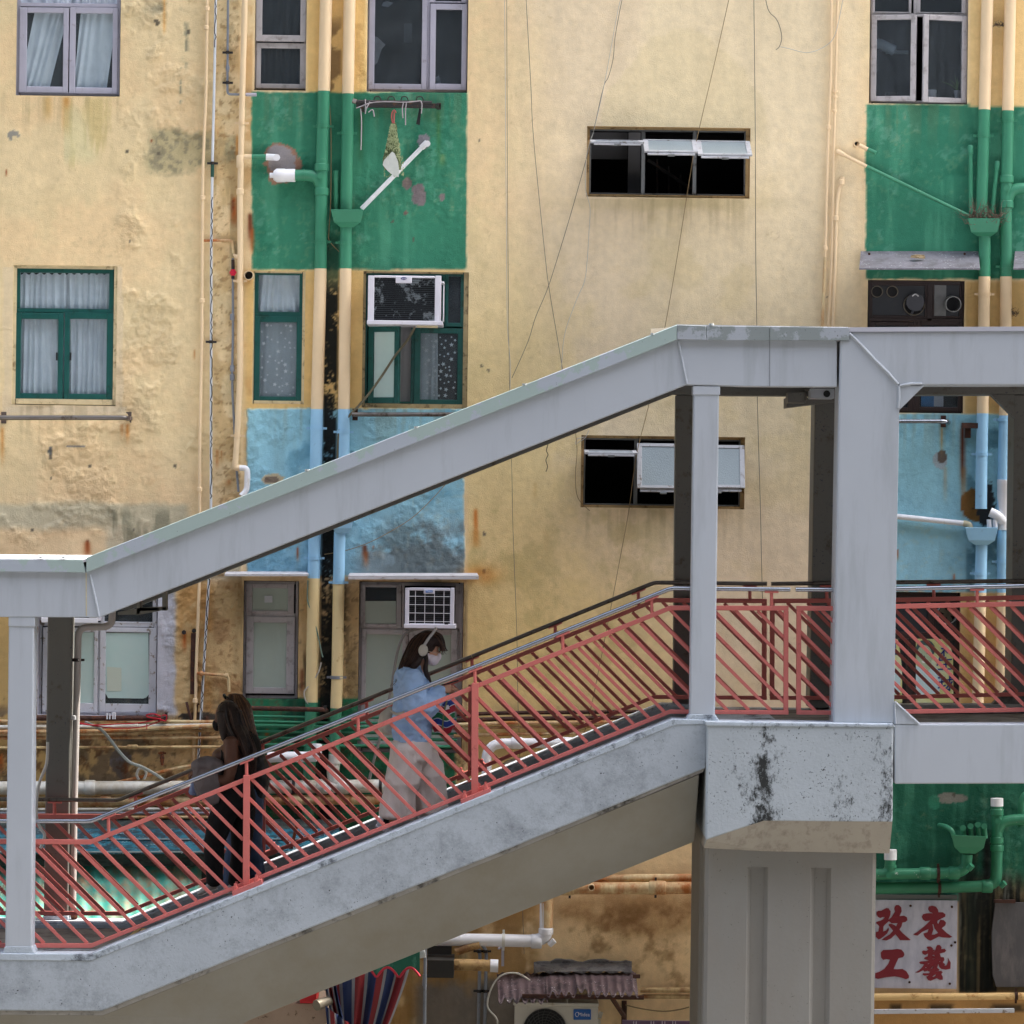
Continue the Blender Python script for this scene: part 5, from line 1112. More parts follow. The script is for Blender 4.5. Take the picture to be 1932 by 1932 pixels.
b=MB(); Yt=YB-.55
b.ppoly([(222,1155),(262,1147),(300,1147),(300,1153),(262,1160),(222,1160)],Yt,Yt+.2); b.ppoly([(258,1136),(264,1134),(264,1158),(258,1158)],Yt,Yt+.2); b.ppoly([(306,1118),(313,1116),(313,1152),(306,1152)],Yt,Yt+.2); b.ppoly([(264,1147),(313,1145),(313,1151),(264,1153)],Yt,Yt+.2)
b.build('cable_tray',M('tray_grey',(120,118,110),.5,.1,metal=.3),st)
rp_=thing('roof_drain_pipe','grey drain pipe cranked under the left canopy and down beside the rear post','pipe',P(140,1715,YB-.1))
b=MB(); Yd=YB+.05
b.tube(rnd_path([P(212,1150,Yd),P(211,1183,Yd),P(148,1183,Yd),P(140,1520,Yd),P(137,1722,Yd)],.09,7),m_(6.5,Yd),14); b.build('pipe_run',M('greige_pipe',(176,170,166),.5,.04,2,bump=.03),rp_,smooth=True)
clampring(rp_,144.5,1245,6.6,Yd,dark_metal); collar(rp_,139,1354,6.6,Yd,white_pvc,.02)
b=MB(); b.tube([P(138,1722,Yd),P(140,1731,Yd-.05)],m_(6.6,Yd),12); b.build('pipe_shoe',rust,rp_,smooth=True)
# portal bay and bridge deck at the right
br=thing('footbridge','level lavender grey bridge bay with a thick portal post and corner brackets at right','footbridge',P(1800,1480,YA))
Yq=YA-.02
def frame(Yf,dep,paint_lav):
    b=MB(); q=lambda L:[Vector((p.x,Yf,p.z)) for p in [P(x,y,Yq) for x,y in L]]
    b.prism(q([(1585,641),(1602,641),(1602,626),(1697,727),(1697,773),(1686.5,1366),(1572,1366)]),(0,dep,0)); o=b.build('portal_post',paint_lav,br,bevel=.014)
    b=MB(); b.prism(q([(1602.5,626),(3300,613),(3300,725),(1697.5,727)]),(0,dep,0)); b.build('portal_beam',paint_lav,br,bevel=.012)
    b=MB(); b.prism(q([(1697.5,773),(1697.5,727.5),(1744,727.5)]),(0,dep*.3,0)); p=b.build('corner_bracket',paint_lav,br,bevel=.004)
    b=MB(); b.prism(q([(1686.8,1323),(1736,1366.5),(1686.5,1366.5)]),(0,dep*.3,0)); p=b.build('corner_bracket',paint_lav,br,bevel=.004)
    b=MB(); b.prism(q([(1990,727),(2100,726),(2090,1366),(1982,1366)]),(0,dep,0)); b.build('portal_post',paint_lav,br,bevel=.014)
    b=MB(); b.prism(q([(1990,726.5),(1990,775),(1942,727)]),(0,dep*.3,0)); b.prism(q([(1985,1366),(1937,1366),(1985,1318)]),(0,dep*.3,0)); b.build('corner_bracket',paint_lav,br)
frame(Yq,.42,paint_lav); frame(YB-.1,.42,shade_dull)
b=MB(); wv=lambda pts,r=.011:b.tube([P(x,y,Yq-.002) for x,y in pts],r,8)
wv([(1602,628),(1625,651),(1650,678),(1675,703),(1694,725)],.013); wv([(1697,728),(1720,724),(1740,724)]); wv([(1696,728),(1696,750),(1695,770)]); wv([(1688,1326),(1690,1366)],.008); wv([(1688,1324),(1734,1366)],.010)
b.build('weld_seam',paint_lav,br,smooth=True)
b=MB(); q=[P(x,y,Yq-.01) for x,y in [(1602.5,617.5),(3300,610),(3300,618),(1602.5,626)]]; b.prism([Vector((p.x,Yq-.014,p.z)) for p in q],(0,YB+.2-Yq,0)); b.build('roof_sheet',M('roof_paint_lav',(188,188,198),.6,.05,2),br)
b=MB(); q=[P(x,y,Yq) for x,y in [(1687,1366.5),(3300,1363),(3300,1474),(1688,1479)]]; b.prism([Vector((p.x,Yq+.004,p.z)) for p in q],(0,.3,0)); b.build('deck_beam',paint_lav,br,bevel=.01)
b=MB(); b.prism([Vector((p.x,YB-.1,p.z)) for p in q],(0,.3,0)); b.build('deck_beam',paint_lav,br,bevel=.01)
b=MB(); q=[P(x,y,Yq) for x,y in [(1600,1376),(3300,1373),(3300,1400),(1600,1403)]]; b.prism([Vector((p.x,Yq+.304,p.z)) for p in q],(0,YB-.1-Yq-.304,0)); b.build('deck_floor',floor_m,br)
b=MB(); q=[P(x,y,Yq) for x,y in [(1687,1358),(3300,1355),(3300,1364),(1687,1367)]]; b.prism([Vector((p.x,YB-.22,p.z)) for p in q],(0,.3,0)); b.build('rear_kerb',M('deck_kerb',(160,158,156),.7,.06,3),br)
b=MB(); b.ppoly([(1484,750),(1582,750),(1582,757),(1484,769)],YB-.4,YB-.05); b.ppoly([(1486,740),(1520,740),(1520,760),(1486,760)],YB-.6,YB-.4); b.build('gutter_tray',shade_dull,br,bevel=.004)
cc=thing('camera_housing','small grey box with a round black port under the canopy beside the portal post','camera housing',P(1550,752,YB-.8))
b=MB(); b.rect(1529,733,1574,752,YB-.95,YB-.7); b.build('housing',paint_lav,cc,bevel=.006)
b=MB(); b.tube([P(1560,743,YB-.965),P(1560,743,YB-.94)],m_(6.5,YB-.95),18); b.build('lens_port',black_m,cc,smooth=True)
b=MB(); b.tube([P(1520,740,YB-.8),P(1520,756,YB-.8)],.012,8); b.tube([P(1519,736,YB-.8),P(1530,736,YB-.8)],.01,8); b.build('mounting_arm',steel_dull,cc)
# headstock and pier
pier=thing('concrete_pier','massive concrete pier with mould streaked headstock and two vertical grooves','bridge pier',P(1480,1930,YA+.2))
Yh=YA-.12
f=[(1334,1367),(1686,1371),(1684,1551),(1441,1549),(1332,1585)]; bt=[(1328,1600),(1340,1603),(1441,1606),(1678,1610)]
b=MB(); FQ=[P(x,y,Yh) for x,y in f]; b.prism(FQ,(0,2.75,0)); b.build('headstock',conc_mold,pier,bevel=.012)
b=MB(); q0=[P(x,y,Yh+.004) for x,y in ((1333,1584.5),(1441,1548.5),(1683.5,1550.5))]; q1=[P(x,y,Yh+.25) for x,y in ((1328,1600),(1441,1606),(1678,1610))]
vs=q0+q1+[p+Vector((0,2.7,0)) for p in q0]+[p+Vector((0,2.2,0)) for p in q1]
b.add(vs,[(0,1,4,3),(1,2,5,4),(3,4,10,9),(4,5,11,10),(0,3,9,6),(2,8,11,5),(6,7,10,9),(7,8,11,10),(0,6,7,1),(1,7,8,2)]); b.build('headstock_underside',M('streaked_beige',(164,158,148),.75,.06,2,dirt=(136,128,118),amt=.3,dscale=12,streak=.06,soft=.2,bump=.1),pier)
b=MB(); b.ppoly([(1330,1361),(1686,1366),(1690,1372.5),(1332,1370)],Yh-.01,Yh+.4); b.build('headstock_coping',conc_cap,pier,bevel=.008)
Yc=Yh+.27
zt=P(1490,1602,Yc).z; zg=P(1490,1637,Yc).z
def plan(gr):
    x0=P(1329,1750,Yc).x; x1=P(1652,1750,Yc).x; L=[(x0+.03,Yc)]
    if gr:
        for (a,bb) in ((1408,1448),(1528,1567)):
            xa=P(a,1780,Yc).x; xb=P(bb,1780,Yc).x; L+=[(xa,Yc),(xa+.035,Yc+.05),(xb-.035,Yc+.05),(xb,Yc)]
    L+=[(x1-.03,Yc),(x1,Yc+.03),(x1,Yc+2.2),(x0,Yc+2.2),(x0,Yc+.85),(x0+.03,Yc+.82),(x0+.03,Yc+.35),(x0,Yc+.32),(x0,Yc+.03)]
    return L
b=MB(); b.prism([Vector((x,y,zg)) for x,y in plan(False)],(0,0,zt-zg+.02)); b.build('shaft_head',conc_pier,pier)
b=MB(); b.prism([Vector((x,y,0.05)) for x,y in plan(True)],(0,0,zg-.05)); b.build('shaft',conc_pier,pier)
# left support pier outside the frame keeps the stair standing
lp=thing('concrete_pier','plain concrete pier under the lower landing at the left','bridge pier',(-5.6,YA+1.3,0)); b=MB(); b.box2((-6.0,YA+.6,.05),(-5.2,YB-.3,3.3)); b.build('shaft',conc_pier,lp,bevel=.03)

# ================================================================ railings
def interp(pts,x): return float(np.interp(x,[p[0] for p in pts],[p[1] for p in pts]))
def bar_poly(b, pts, th, Y, dep, x0, x1):
    """flat bar following the picture polyline pts (centre line), th thick in picture units"""
    xs=[x0]+[p[0] for p in pts if x0<p[0]<x1]+[x1]; q=[(x,interp(pts,x)) for x in xs]
    b.ppoly([(x,y-th/2) for x,y in q]+[(x,y+th/2) for x,y in reversed(q)],Y,Y+dep)
def railing(label, Y, topl, botl, x0, x1, c0, sp, thT=9, thB=8, posts=(), brackets=(), handl=None, ends=(False,False), hand=None, name='stair_railing', mat=red_paint, hmat=steel, hr=.0185, base=True):
    c=P((x0+x1)/2,interp(botl,(x0+x1)/2),Y); root=thing(name,label,'railing',c,'red railings of the stairway')
    b=MB(); bar_poly(b,topl,thT,Y,.045,x0,x1); b.build('top_rail',mat,root,bevel=.004)
    b=MB(); bar_poly(b,botl,thB,Y,.045,x0,x1); b.build('bottom_rail',mat,root,bevel=.004)
    xa=x0+(6 if ends[0] else 0); xb=x1-(6 if ends[1] else 0)
    for k,e in enumerate(ends):
        if e:
            xx=x0 if k==0 else x1-9; b=MB(); yt=interp(topl,xx)+thT/2-.2; yb=interp(botl,xx)-thB/2+.2; b.ppoly([(xx,yt),(xx+9,yt),(xx+8.4,yb),(xx-.6,yb)],Y,Y+.045); b.build('end_post',mat,root,bevel=.004)
    k0=int((xa-interp(botl,xa)-c0)/sp)-14; kk=k0
    while True:
        cc=c0+kk*sp; kk+=1
        f=lambda x,L: interp(L,x)-(x-cc)   # >0 : the line y=x-cc is above the rail line
        xs=np.linspace(xa-250,xb+250,600); 
        yt=np.array([interp(topl,x) for x in xs]); yb=np.array([interp(botl,x) for x in xs]); yl=xs-cc
        ok=(yl>yt+thT/2-1)&(yl<yb-thB/2+1)&(xs>xa)&(xs<xb)
        if not ok.any():
            if cc > xb-interp(topl,xb)+60: break
            if kk-k0>140: break
            continue
        xx=xs[ok]; a,d=xx[0],xx[-1]
        if d-a<5: continue
        b=MB(); w=2.25; b.ppoly([(a-w,a-cc+w),(a+w,a-cc-w),(d+w,d-cc-w),(d-w,d-cc+w)] ,Y+.012,Y+.03); b.build('baluster',mat,root,bevel=.0025)
    for (x,yt,yb,w) in posts:
        b=MB(); b.ppoly([(x-w/2,yt),(x+w/2,yt),(x+w/2-1,yb),(x-w/2-1,yb)],Y-.03,Y+.03); b.build('post',mat,root,bevel=.003)
        if base:
            s=-.402; b=MB(); hw=28
            b.ppoly([(x-hw,yb-hw*s-1),(x+hw,yb+hw*s-1),(x+hw+2,yb+hw*s+8),(x-hw+2,yb-hw*s+8)],Y-.12,Y+.12); bp=b.build('base_plate',mat,root,bevel=.004)
            b=MB()
            for sx in(-1,1):
                for dy in (-.07,.07):
                    p=P(x+sx*20,yb-sx*20*(-s)-1,Y); p.y=Y+dy; b.tube([p,p+Vector((0,0,.035)),p+Vector((0,0,.035)),p+Vector((0,0,.06))],[.022,.022,.012,.012],6)
            b.build('bolt',mat,bp)
    if handl:
        hx0,hx1=hand; xs=[hx0]+[p[0] for p in handl if hx0<p[0]<hx1]+[hx1]
        q=rnd_path([P(x,interp(handl,x),Y+.02) for x in xs],.035,4)
        b=MB(); b.tube(q,hr,14); b.build('handrail',hmat,root,smooth=True)
        for x in brackets:
            yh=interp(handl,x)+5; yt=interp(topl,x)-thT/2; sl=(interp(handl,x+8)-interp(handl,x-8))/16
            b=MB(); b.tube([P(x,yt+1,Y+.02),P(x-.5,yh,Y+.02)],m_(3.2,Y),10); b.ppoly([(x-13,yh-13*sl-1),(x+13,yh+13*sl-1),(x+13,yh+13*sl+2.2),(x-13,yh-13*sl+2.2)],Y,Y+.04); b.build('bracket',mat,root,bevel=.002)
    return root
YR=YA+.2; YQ=YB-.12
hF=[(-60,1549),(171,1549.5),(1266,1110),(1600,1113),(2000,1104)]
tF=[(-60,1587.5),(171,1589),(1265,1147),(1600,1148),(1700,1144),(2000,1138)]
bF=[(-60,1784),(172,1784.5),(1264,1343),(1600,1345),(1700,1343),(2000,1338)]
railing('near railing section at the foot of the stairs, left of the first thick post',YR,tF,bF,-60,459,-1697,40.8,handl=hF,hand=(-60,470.5),brackets=(205,))
railing('near railing section crossing in front of the woman in blue, between the two thick posts',YR,tF,bF,459,889,-1077,40.8,posts=((465,1463,1672,12),),handl=hF,hand=(471,897),brackets=(465.5,676))
railing('near railing section at the head of the stairs reaching the upper landing gap',YR,tF,bF,889,1488,-171,40.7,posts=((896.5,1289,1499,13),),handl=hF,hand=(897.4,1491),brackets=(896.5,1062,1230,1456),ends=(False,True))
railing('near short railing panel just left of the big portal post',YR,tF,bF,1503,1600,480.5-40.5*9,40.5,handl=hF,hand=(1501,1600),brackets=(),ends=(True,False))
railing('near railing panel on the level bridge right of the portal post',YR,tF,bF,1640,2000,480.5,40.5,handl=hF,hand=(1640,2000),brackets=(1844,))
hB=[(-60,1507),(222,1510),(1235,1099),(1455,1101.5),(2000,1095)]; tB=[(-60,1540),(227,1541),(1238,1132.5),(1447,1134),(1640,1133),(2000,1126)]; bB=[(-60,1723),(232,1724),(1234,1315),(1447,1317),(1640,1317),(2000,1308)]
railing('far railing at the foot of the stairs, behind the two women in black',YQ,tB,bB,-60,490,-1600,38,8.5,7.5,handl=hB,hand=(-60,495),brackets=(103,256),name='stair_railing',hmat=steel_dull)
railing('far railing in the middle of the stairs with a sunlit post edge',YQ,tB,bB,490,884,-1010,38,8.5,7.5,posts=((495,1447,1612,12),),handl=hB,hand=(495.5,890),brackets=(496,692),hmat=steel_dull)
railing('far railing at the head of the stairs ending before the portal post',YQ,tB,bB,884,1447,-190,38,8.5,7.5,posts=((889,1292,1455,11),),handl=hB,hand=(890.5,1447),brackets=(891,1048,1205,1415),ends=(False,True),hmat=steel_dull)
railing('far railing panel of the level bridge behind the portal post',YQ,tB,bB,1453,2000,500,38,8.5,7.5,handl=hB,hand=(1455,2000),brackets=(1560,1762),ends=(True,False),hmat=steel_dull,base=False)
# ================================================================ pipes and things low on the wall
GL='horizontal pipes low on the wall'
def hpipe(label, pts, r, mat, off, clamps=(), cols=(), cat='pipe', name='wall_pipe', rad=.1, n=12, extra=None, cmat=None):
    Y=YW-off; pp=[P(x,y,Y) for x,y in pts]; root=thing(name,label,cat,pp[len(pp)//2],GL)
    b=MB(); b.tube(rnd_path(pp,rad,7),m_(r,Y),n); b.build('pipe_run',mat,root,smooth=True)
    for x,y in clamps: clampring(root,x,y,r,Y,cmat or dark_metal,vertical=False)
    for x,y in cols: collar(root,x,y,r,Y,mat,.05,ang=math.pi/2)
    return root,Y
wp,Y=hpipe('long thick white pipe crossing low behind the foot of the stairs',[(-80,1487),(300,1486),(730,1483),(775,1483)],12.6,white_pvc_old,.14,clamps=((554,1484),(718,1483)),cols=((608,1484),(648,1484),(170,1486)))
b=MB(); b.tube(rnd_path([P(640,1483,Y),P(626,1462,Y),P(632,1432,Y)],.1,6),m_(11.5,Y),14); b.tube([P(632.5,1440,Y),P(633,1424,Y)],m_(12.6,Y),14); b.build('branch_socket',white_pvc_old,wp,smooth=True)
b=MB(); b.tube([P(618,1487,Y-.1),P(618,1487,Y-.02)],.035,12); b.build('cleaning_cap',white_pvc,wp,smooth=True)
hpipe('long beige pipe directly under the thick white pipe',[(-80,1510),(300,1511),(775,1508)],9.5,rusty_cream,.13,cols=((200,1510),(560,1509)))
hpipe('white swan neck pipe with a swollen end over the green band',[(505,1429),(520,1428),(590,1428),(596,1427)],10,white_pvc,.22,clamps=())
o=MB().tube(rnd_path([P(583,1427,YW-.22),P(597,1425,YW-.22),P(598,1404,YW-.2)],.08,6),m_(10),12).build('wall_pipe',white_pvc,smooth=True); tag(o,'white elbow rising at the end of the swan neck pipe','pipe')
for k,(y,r,mt,s) in enumerate(((1534,3.2,grey_pipe,0),(1528,3.0,white_pvc_old,-2),(1541,3.2,rusty_cream,1))): hpipe(('thin grey pipe','thin whitish pipe','thin beige rusty pipe')[k]+' below the long beige pipe, '+('middle','upper','lower')[k]+' one',[(-80,y),(430,y+s)],r,mt,.16,n=8)
for k,(y,r,mt,s) in enumerate(((1359,3.2,rusty_cream,2),(1370,3.6,white_pvc_old,-3),(1379,3.8,rusty_cream,-12),(1386,3.4,cream_old,-10),(1391,2.8,rusty_cream,0),(1409,2.7,cream_old,-1))):
    hpipe('thin horizontal cream pipe under the white window, number %s from the top'%('one','two','three','four','five','six')[k],[(-80,y+2),(180,y+1),(420,y+1+s)],r,mt,.06+.03*(k%3),n=8,cols=((250,y),) if k%2 else ())
for k,y in enumerate((1353,1363,1370.5,1381.5,1393,1406)):
    hpipe('thin green painted pipe on the lower green band, number %s from the top'%('one','two','three','four','five','six')[k],[(470,y-2),(620,y+1),(700,y+1),(862,y+3)],(2.5,2.6,3.2,2.6,3,3)[k],green_old,.05+.03*(k%3),n=8)
for k,(y,mt) in enumerate(((1345,rust_dark),(1356,rust_dark),(1364,rusty_cream),(1372,rusty_cream),(1385,rusty_cream))):
    hpipe(('rusted brown pipe','rusted brown pipe','stained cream pipe','stained cream pipe','stained cream pipe')[k]+' crossing the foot of the cream wall, number %s from top'%('one','two','three','four','five')[k],[(862 if k<2 else 856,y+3),(960,y),(1170,y-2),(1400,y-3)],(3.6,4,3,2.6,3.4)[k],mt,.05+.03*(k%3),n=8)
hpipe('white pipe with two elbows standing out below the rusty pipes',[(918,1470),(918,1403),(1000,1402),(1076,1402),(1230,1400)],9.5,white_pvc,.2,rad=.16,cols=((975,1402),(1069,1402)))
hpipe('second white pipe dropping away below the elbowed white pipe',[(950,1480),(951,1443),(985,1437),(1120,1428)],8.5,white_pvc_old,.14,rad=.1)
hpipe('rusty cream gas pipe rising to a tap behind the handrail',[(180,1485),(250,1470),(330,1450),(365,1444),(400,1442)],3.2,rusty_cream,.1,n=8)
o=MB().tube([P(306,1444,YW-.1),P(306,1430,YW-.1),P(306,1424,YW-.1),P(306,1418,YW-.1)],[.012,.022,.014,.02],8).box(P(306,1421,YW-.1),(.07,.02,.015)).build('gas_tap',rust); tag(o,'small rusty tap on the slanting gas pipe','tap')
wire('thick pale hose sagging from the white window down to the handrail',[(160,1362),(190,1376),(210,1398),(225,1418),(245,1438),(268,1447),(295,1462),(320,1480)],.014,M('pale_hose',(150,156,148),.6,.1,4,bump=0),Y=YW-.17,group='hoses and cables low on the wall')
wire('pale cable hanging beside the near column at the left',[(90,1400),(88,1440),(76,1472),(70,1500),(69,1540),(76,1562),(84,1575),(80,1592),(76,1600)],.013,M('white_cable',(200,200,196),.5,.05,bump=0),Y=YB-.3,group='hoses and cables low on the wall')
wire('coil of beige cable by the rusty tap',[(262,1471),(258,1462),(262,1451),(270,1450),(276,1458),(272,1470)],.012,cable_l,Y=YW-.12,group='hoses and cables low on the wall')
o=MB().tube([P(370,1350,YW-.02),P(372,1330,YW-.05),P(376,1328,YW-.05)],.01,6).tube(smooth_path([P(352,1325,YW-.03),P(357,1345,YW-.06),P(362,1362,YW-.05),P(366,1372,YW-.04)]),.012,6).build('iron_bracket',rust_dark); tag(o,'bent rusty iron bracket beside the thin riser near the floor pipes','bracket')
for x,y in ((347,1193),(366,1190)):
    o=MB().tube([P(x,y,YW),P(x,y,YW-.03)],.022,6).build('anchor_bolt',dark_metal); tag(o,'rust bleeding anchor bolt on the ochre wall beside the white window','bolt','anchor bolts')
# stepped teal canopy and rusty teal sheet behind the foot of the stairs
aw=thing('shop_canopy','stepped dark teal shop canopy with a rust streaked turquoise sheet under it','canopy',P(200,1735,YW-1))
teal=M('dark_teal_sheet',(22,92,112),.5,.15,4,dirt=(20,44,56),amt=.5,dscale=9,streak=2,soft=.05,spots=(180,196,196),spot_amt=.5,bump=.2)
edge=M('chalky_edge',(170,184,188),.7,.15,9)
dk=M('dark_grime_shade_sheet',(44,56,54),.8,.3,6,dirt=(24,28,28),amt=.5,dscale=9,streak=3,bump=.4)
def slope(pts,o0,o1,th,name,mat):
    # band from y0 (back) to y1 (front) between x0,x1
    x0,x1,y0,y1=pts; A_=[P(x0,y0,YW-o0),P(x1,y0,YW-o0),P(x1,y1,YW-o1),P(x0,y1,YW-o1)]; b=MB(); b.prism(A_,(0,.0,-th)); return b.build(name,mat,aw)
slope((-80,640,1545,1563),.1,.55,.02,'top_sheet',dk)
for i,(y0,y1,o0,o1) in enumerate(((1563,1583,.55,.85),(1586,1607,.85,1.15))):
    b=MB(); b.prism([P(-80,y0,YW-o0),P(640-i*50,y0,YW-o0),P(640-i*50,y1,YW-o1),P(-80,y1,YW-o1)],(0,0,-.02)); b.build('slat',teal,aw)
    b=MB(); b.prism([P(-80,y1-1,YW-o1-.004),P(640-i*50,y1-1,YW-o1-.004),P(640-i*50,y1+1.2,YW-o1-.004),P(-80,y1+1.2,YW-o1-.004)],(0,-.01,0)); b.build('slat_edge',edge,aw)
b=MB(); b.prism([P(-80,1609,YW-1.15),P(560,1609,YW-1.15),P(560,1634,YW-1.1),P(-80,1634,YW-1.1)],(0,.02,0)); b.build('shadow_board',dk,aw)  # dark board stands in for the shaded gap under the slats
turq=M('rusty_turquoise_sheet',(60,150,135),.6,.1,3,dirt=(130,110,80),amt=.42,dscale=7,streak=.18,soft=.25,bump=.1)
b=MB(); n=120; vs=[];fs=[]
for j,(y,o_) in enumerate(((1632,1.0),(1760,1.66),(1764,1.68))):
    for i in range(n+1):
        x=-80+460*i/n; p=P(x,y,YW-o_); p.y+=.012*math.sin(i*.9); vs.append(p)
for j in range(2):
    for i in range(n): fs.append((j*(n+1)+i,j*(n+1)+i+1,(j+1)*(n+1)+i+1,(j+1)*(n+1)+i))
b.add(vs,fs); b.build('turquoise_sheet',turq,aw,smooth=True)
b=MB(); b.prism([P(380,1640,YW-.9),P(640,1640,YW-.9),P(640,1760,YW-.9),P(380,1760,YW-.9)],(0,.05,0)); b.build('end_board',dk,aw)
b=MB()
for x in (566,): b.ppoly([(x-8,1552),(x-2,1552),(x-14,1602),(x-20,1602)],YW-1.2,YW-1.15)
b.build('stay_strap',rust,aw)
# ---- under the stairs
pv,Y=hpipe('thick cream pipe with couplings and a round port under the stairs, ending at the pier',[(1010,1676),(1200,1676),(1420,1674)],11.6,rusty_cream,.2,clamps=((1075,1676),(1237,1675)),cols=((1068,1676),(1073,1676),(1235,1675),(1246,1675)))
ring_pipe(pv,1116,1675,6.2,Y-.13,Y-.04,cream,name='side_port',dark=False)
hpipe('rust stained cream pipe lying on top of the thick cream pipe',[(1060,1659),(1200,1657),(1420,1655)],7.6,rusty_cream,.12)
wv,Y=hpipe('white pipe under the stairs turning up into a cream stack with a plug',[(780,1772),(940,1774),(1030,1776),(1030,1740),(1031,1640)],12,white_pvc,.22,rad=.2,clamps=((950,1774),),cols=((1012,1776),),cmat=white_pvc_old)
collar(wv,1030,1757,12,Y,white_pvc,.03)
b=MB(); b.tube([P(1031,1750,Y),P(1031,1700,Y),P(1031.5,1640,Y)],m_(12.4,Y),14); b.tube([P(1031,1703,Y),P(1031,1699,Y)],m_(13.4,Y),14); b.build('cream_stack',rusty_cream,wv,smooth=True)
b=MB(); b.tube([P(1036,1783,Y-.02),P(1046,1774,Y-.03)],.028,8); b.build('plug',white_pvc,wv,smooth=True)
cpn,Y=hpipe('beige pipe stub with a white end cap under the stairs',[(855,1820),(870,1820),(928,1822)],11,M('tan_pipe',(178,146,96),.6,.15,3,dirt=(120,86,50),amt=.4,dscale=5,bump=.15),.3)
b=MB(); b.tube([P(925,1822,Y),P(940,1822.5,Y)],m_(12.2,Y),14); b.build('end_cap',white_pvc,cpn,smooth=True)
b=MB(); b.tube([P(862,1817,Y-.14),P(862,1817,Y-.02)],m_(5,Y),12); b.build('side_port',_M['tan_pipe'],cpn,smooth=True)
hpipe('shorter beige pipe stub above the capped one',[(860,1796),(892,1785),(905,1782)],8,_M['tan_pipe'],.25)
for x,lb in ((905,'left one of two parallel grey conduits under the stairs'),(917,'right one of two parallel grey conduits under the stairs')):
    c1=thing('conduit',lb,'conduit',P(x,1930,YW-.05),'conduits under the stairs'); b=MB(); b.tube(rnd_path([P(x-18,1776,YW-.05),P(x+1,1790,YW-.05),P(x-4,1990,YW-.05)],.08),m_(3.2),8); b.build('pipe_run',grey_pipe,c1,smooth=True)
    for y in (1795,1870): clampring(c1,x-1,y,3.2,YW-.05,dark_metal)
pl=thing('conduit','tall thin grey pole with a sleeve beside the green scalloped awning','conduit',P(801,1932,YW-1.1)); b=MB(); b.tube([P(802.5,1785,YW-1.1),P(800.5,1990,YW-1.1)],m_(3.2,YW-1.1),10); b.build('pole',grey_pipe,pl,smooth=True)
b=MB(); b.tube([P(801.5,1838,YW-1.1),P(801.3,1860,YW-1.1)],m_(4.2,YW-1.1),10); b.build('sleeve',grey_pipe,pl,smooth=True)
o=MB().ppoly([(946,1788),(951,1788),(951,1823),(946,1823)],YW-.08,YW-.06).tube([P(940,1790,YW-.1),P(948,1786,YW-.08)],.01,6).build('metal_bracket',alu); tag(o,'small perforated pale bracket hanging below the white pipe','bracket')
o=MB().rect(806,1784,852,1810,YW-.06,YW+.01).rect(806,1812,856,1845,YW-.5,YW+.01).build('dark_recess_box',M('dark_recess_tone',(46,44,40),.7,.15,5,bump=.1)); tag(o,'dark box standing in for a dark window recess behind the grey pole','window recess')  # dark box stands in for a dark window recess
# corrugated roof, cement hood, brackets and the outdoor unit
cr=thing('corrugated_canopy','torn dark brown corrugated canopy on iron brackets under a cement hood','canopy',P(1080,1889,YW-.3))
cor=M('brown_corrugated_sheet',(92,76,78),.55,.15,6,dirt=(60,50,52),amt=.4,dscale=8,spots=(200,196,200),spot_amt=.42,bump=.15)
def corr(x0,x1,yt,yb,o0,o1,seed):
    rn=random.Random(seed); n=int((x1-x0)*1.2); vs=[];fs=[]; rows=5
    for i in range(n+1):
        x=x0+(x1-x0)*i/n; w=math.sin(2*math.pi*(x-x0)/15.2); rag=1.5*math.sin(i*.21+seed)+.8*math.sin(i*.53)+(-9 if 0.33<(i/n)<.45 and seed==2 else 0)
        for j in range(rows+1):
            t=j/rows; p=P(x+t*4,yt+1.6*w+(yb+rag*.8+3.*w-yt)*t,YW-o0-(o1-o0)*t); p.y-=.025*w; vs.append(p)
    for i in range(n):
        for j in range(rows): fs.append((i*(rows+1)+j,(i+1)*(rows+1)+j,(i+1)*(rows+1)+j+1,i*(rows+1)+j+1))
    b=MB(); b.add(vs,fs); o=b.build('corrugated_sheet',cor,cr,smooth=True); md=o.modifiers.new('thickness','SOLIDIFY'); md.thickness=.005
corr(937,1030,1836,1888,.12,.62,1); corr(1028,1200,1833,1876,.1,.6,2)
b=MB(); b.rect(1194,1839,1208,1846,YW-.4,YW-.36); b.rect(985,1877,1215,1885,YW-.6,YW-.56); b.build('angle_bar',rust_dark,cr,bevel=.003)
b=MB(); b.tube([P(1154,1882,YW-.58),P(1178,1918,YW-.02)],.022,6); b.tube([P(1178,1888,YW-.02),P(1177,1950,YW-.02)],.025,6); b.build('stay',rust_dark,cr)
ch=MB(); rn=random.Random(9); tp=[(1007+ (1192-1007)*k/18, 1811+3*math.sin(k*.9)+rn.uniform(-1.5,1.5)+ (4 if k in(0,18) else 0)) for k in range(19)]; bo=[(1192-(1192-1007)*k/18,1832+3*math.sin(k*2.2)) for k in range(19)]
ch.prism([P(x,y,YW-.0) for x,y in tp]+[P(x,y,YW-.16) for x,y in bo],(0,-.03,-.01)); o=ch.build('cement_hood',cement); tag(o,'rough grey cement hood moulded on the wall above the corrugated canopy','hood')
wire('pale cord lying over the corrugated canopy',[(935,1960),(938,1925),(920,1900),(925,1870),(940,1845),(960,1836),(980,1838),(1000,1850)],.008,cable_l,Y=YW-.66,group='hoses and cables low on the wall')
ou=thing('outdoor_unit','boxy cream outdoor air conditioner with a black fan grille and a blue badge','air conditioner',P(1050,1995,YW-.3))
enm=M('cream_enamel',(196,192,180),.45,.05,4,dirt=(150,130,100),amt=.15,dscale=8,streak=.3,bump=.03)
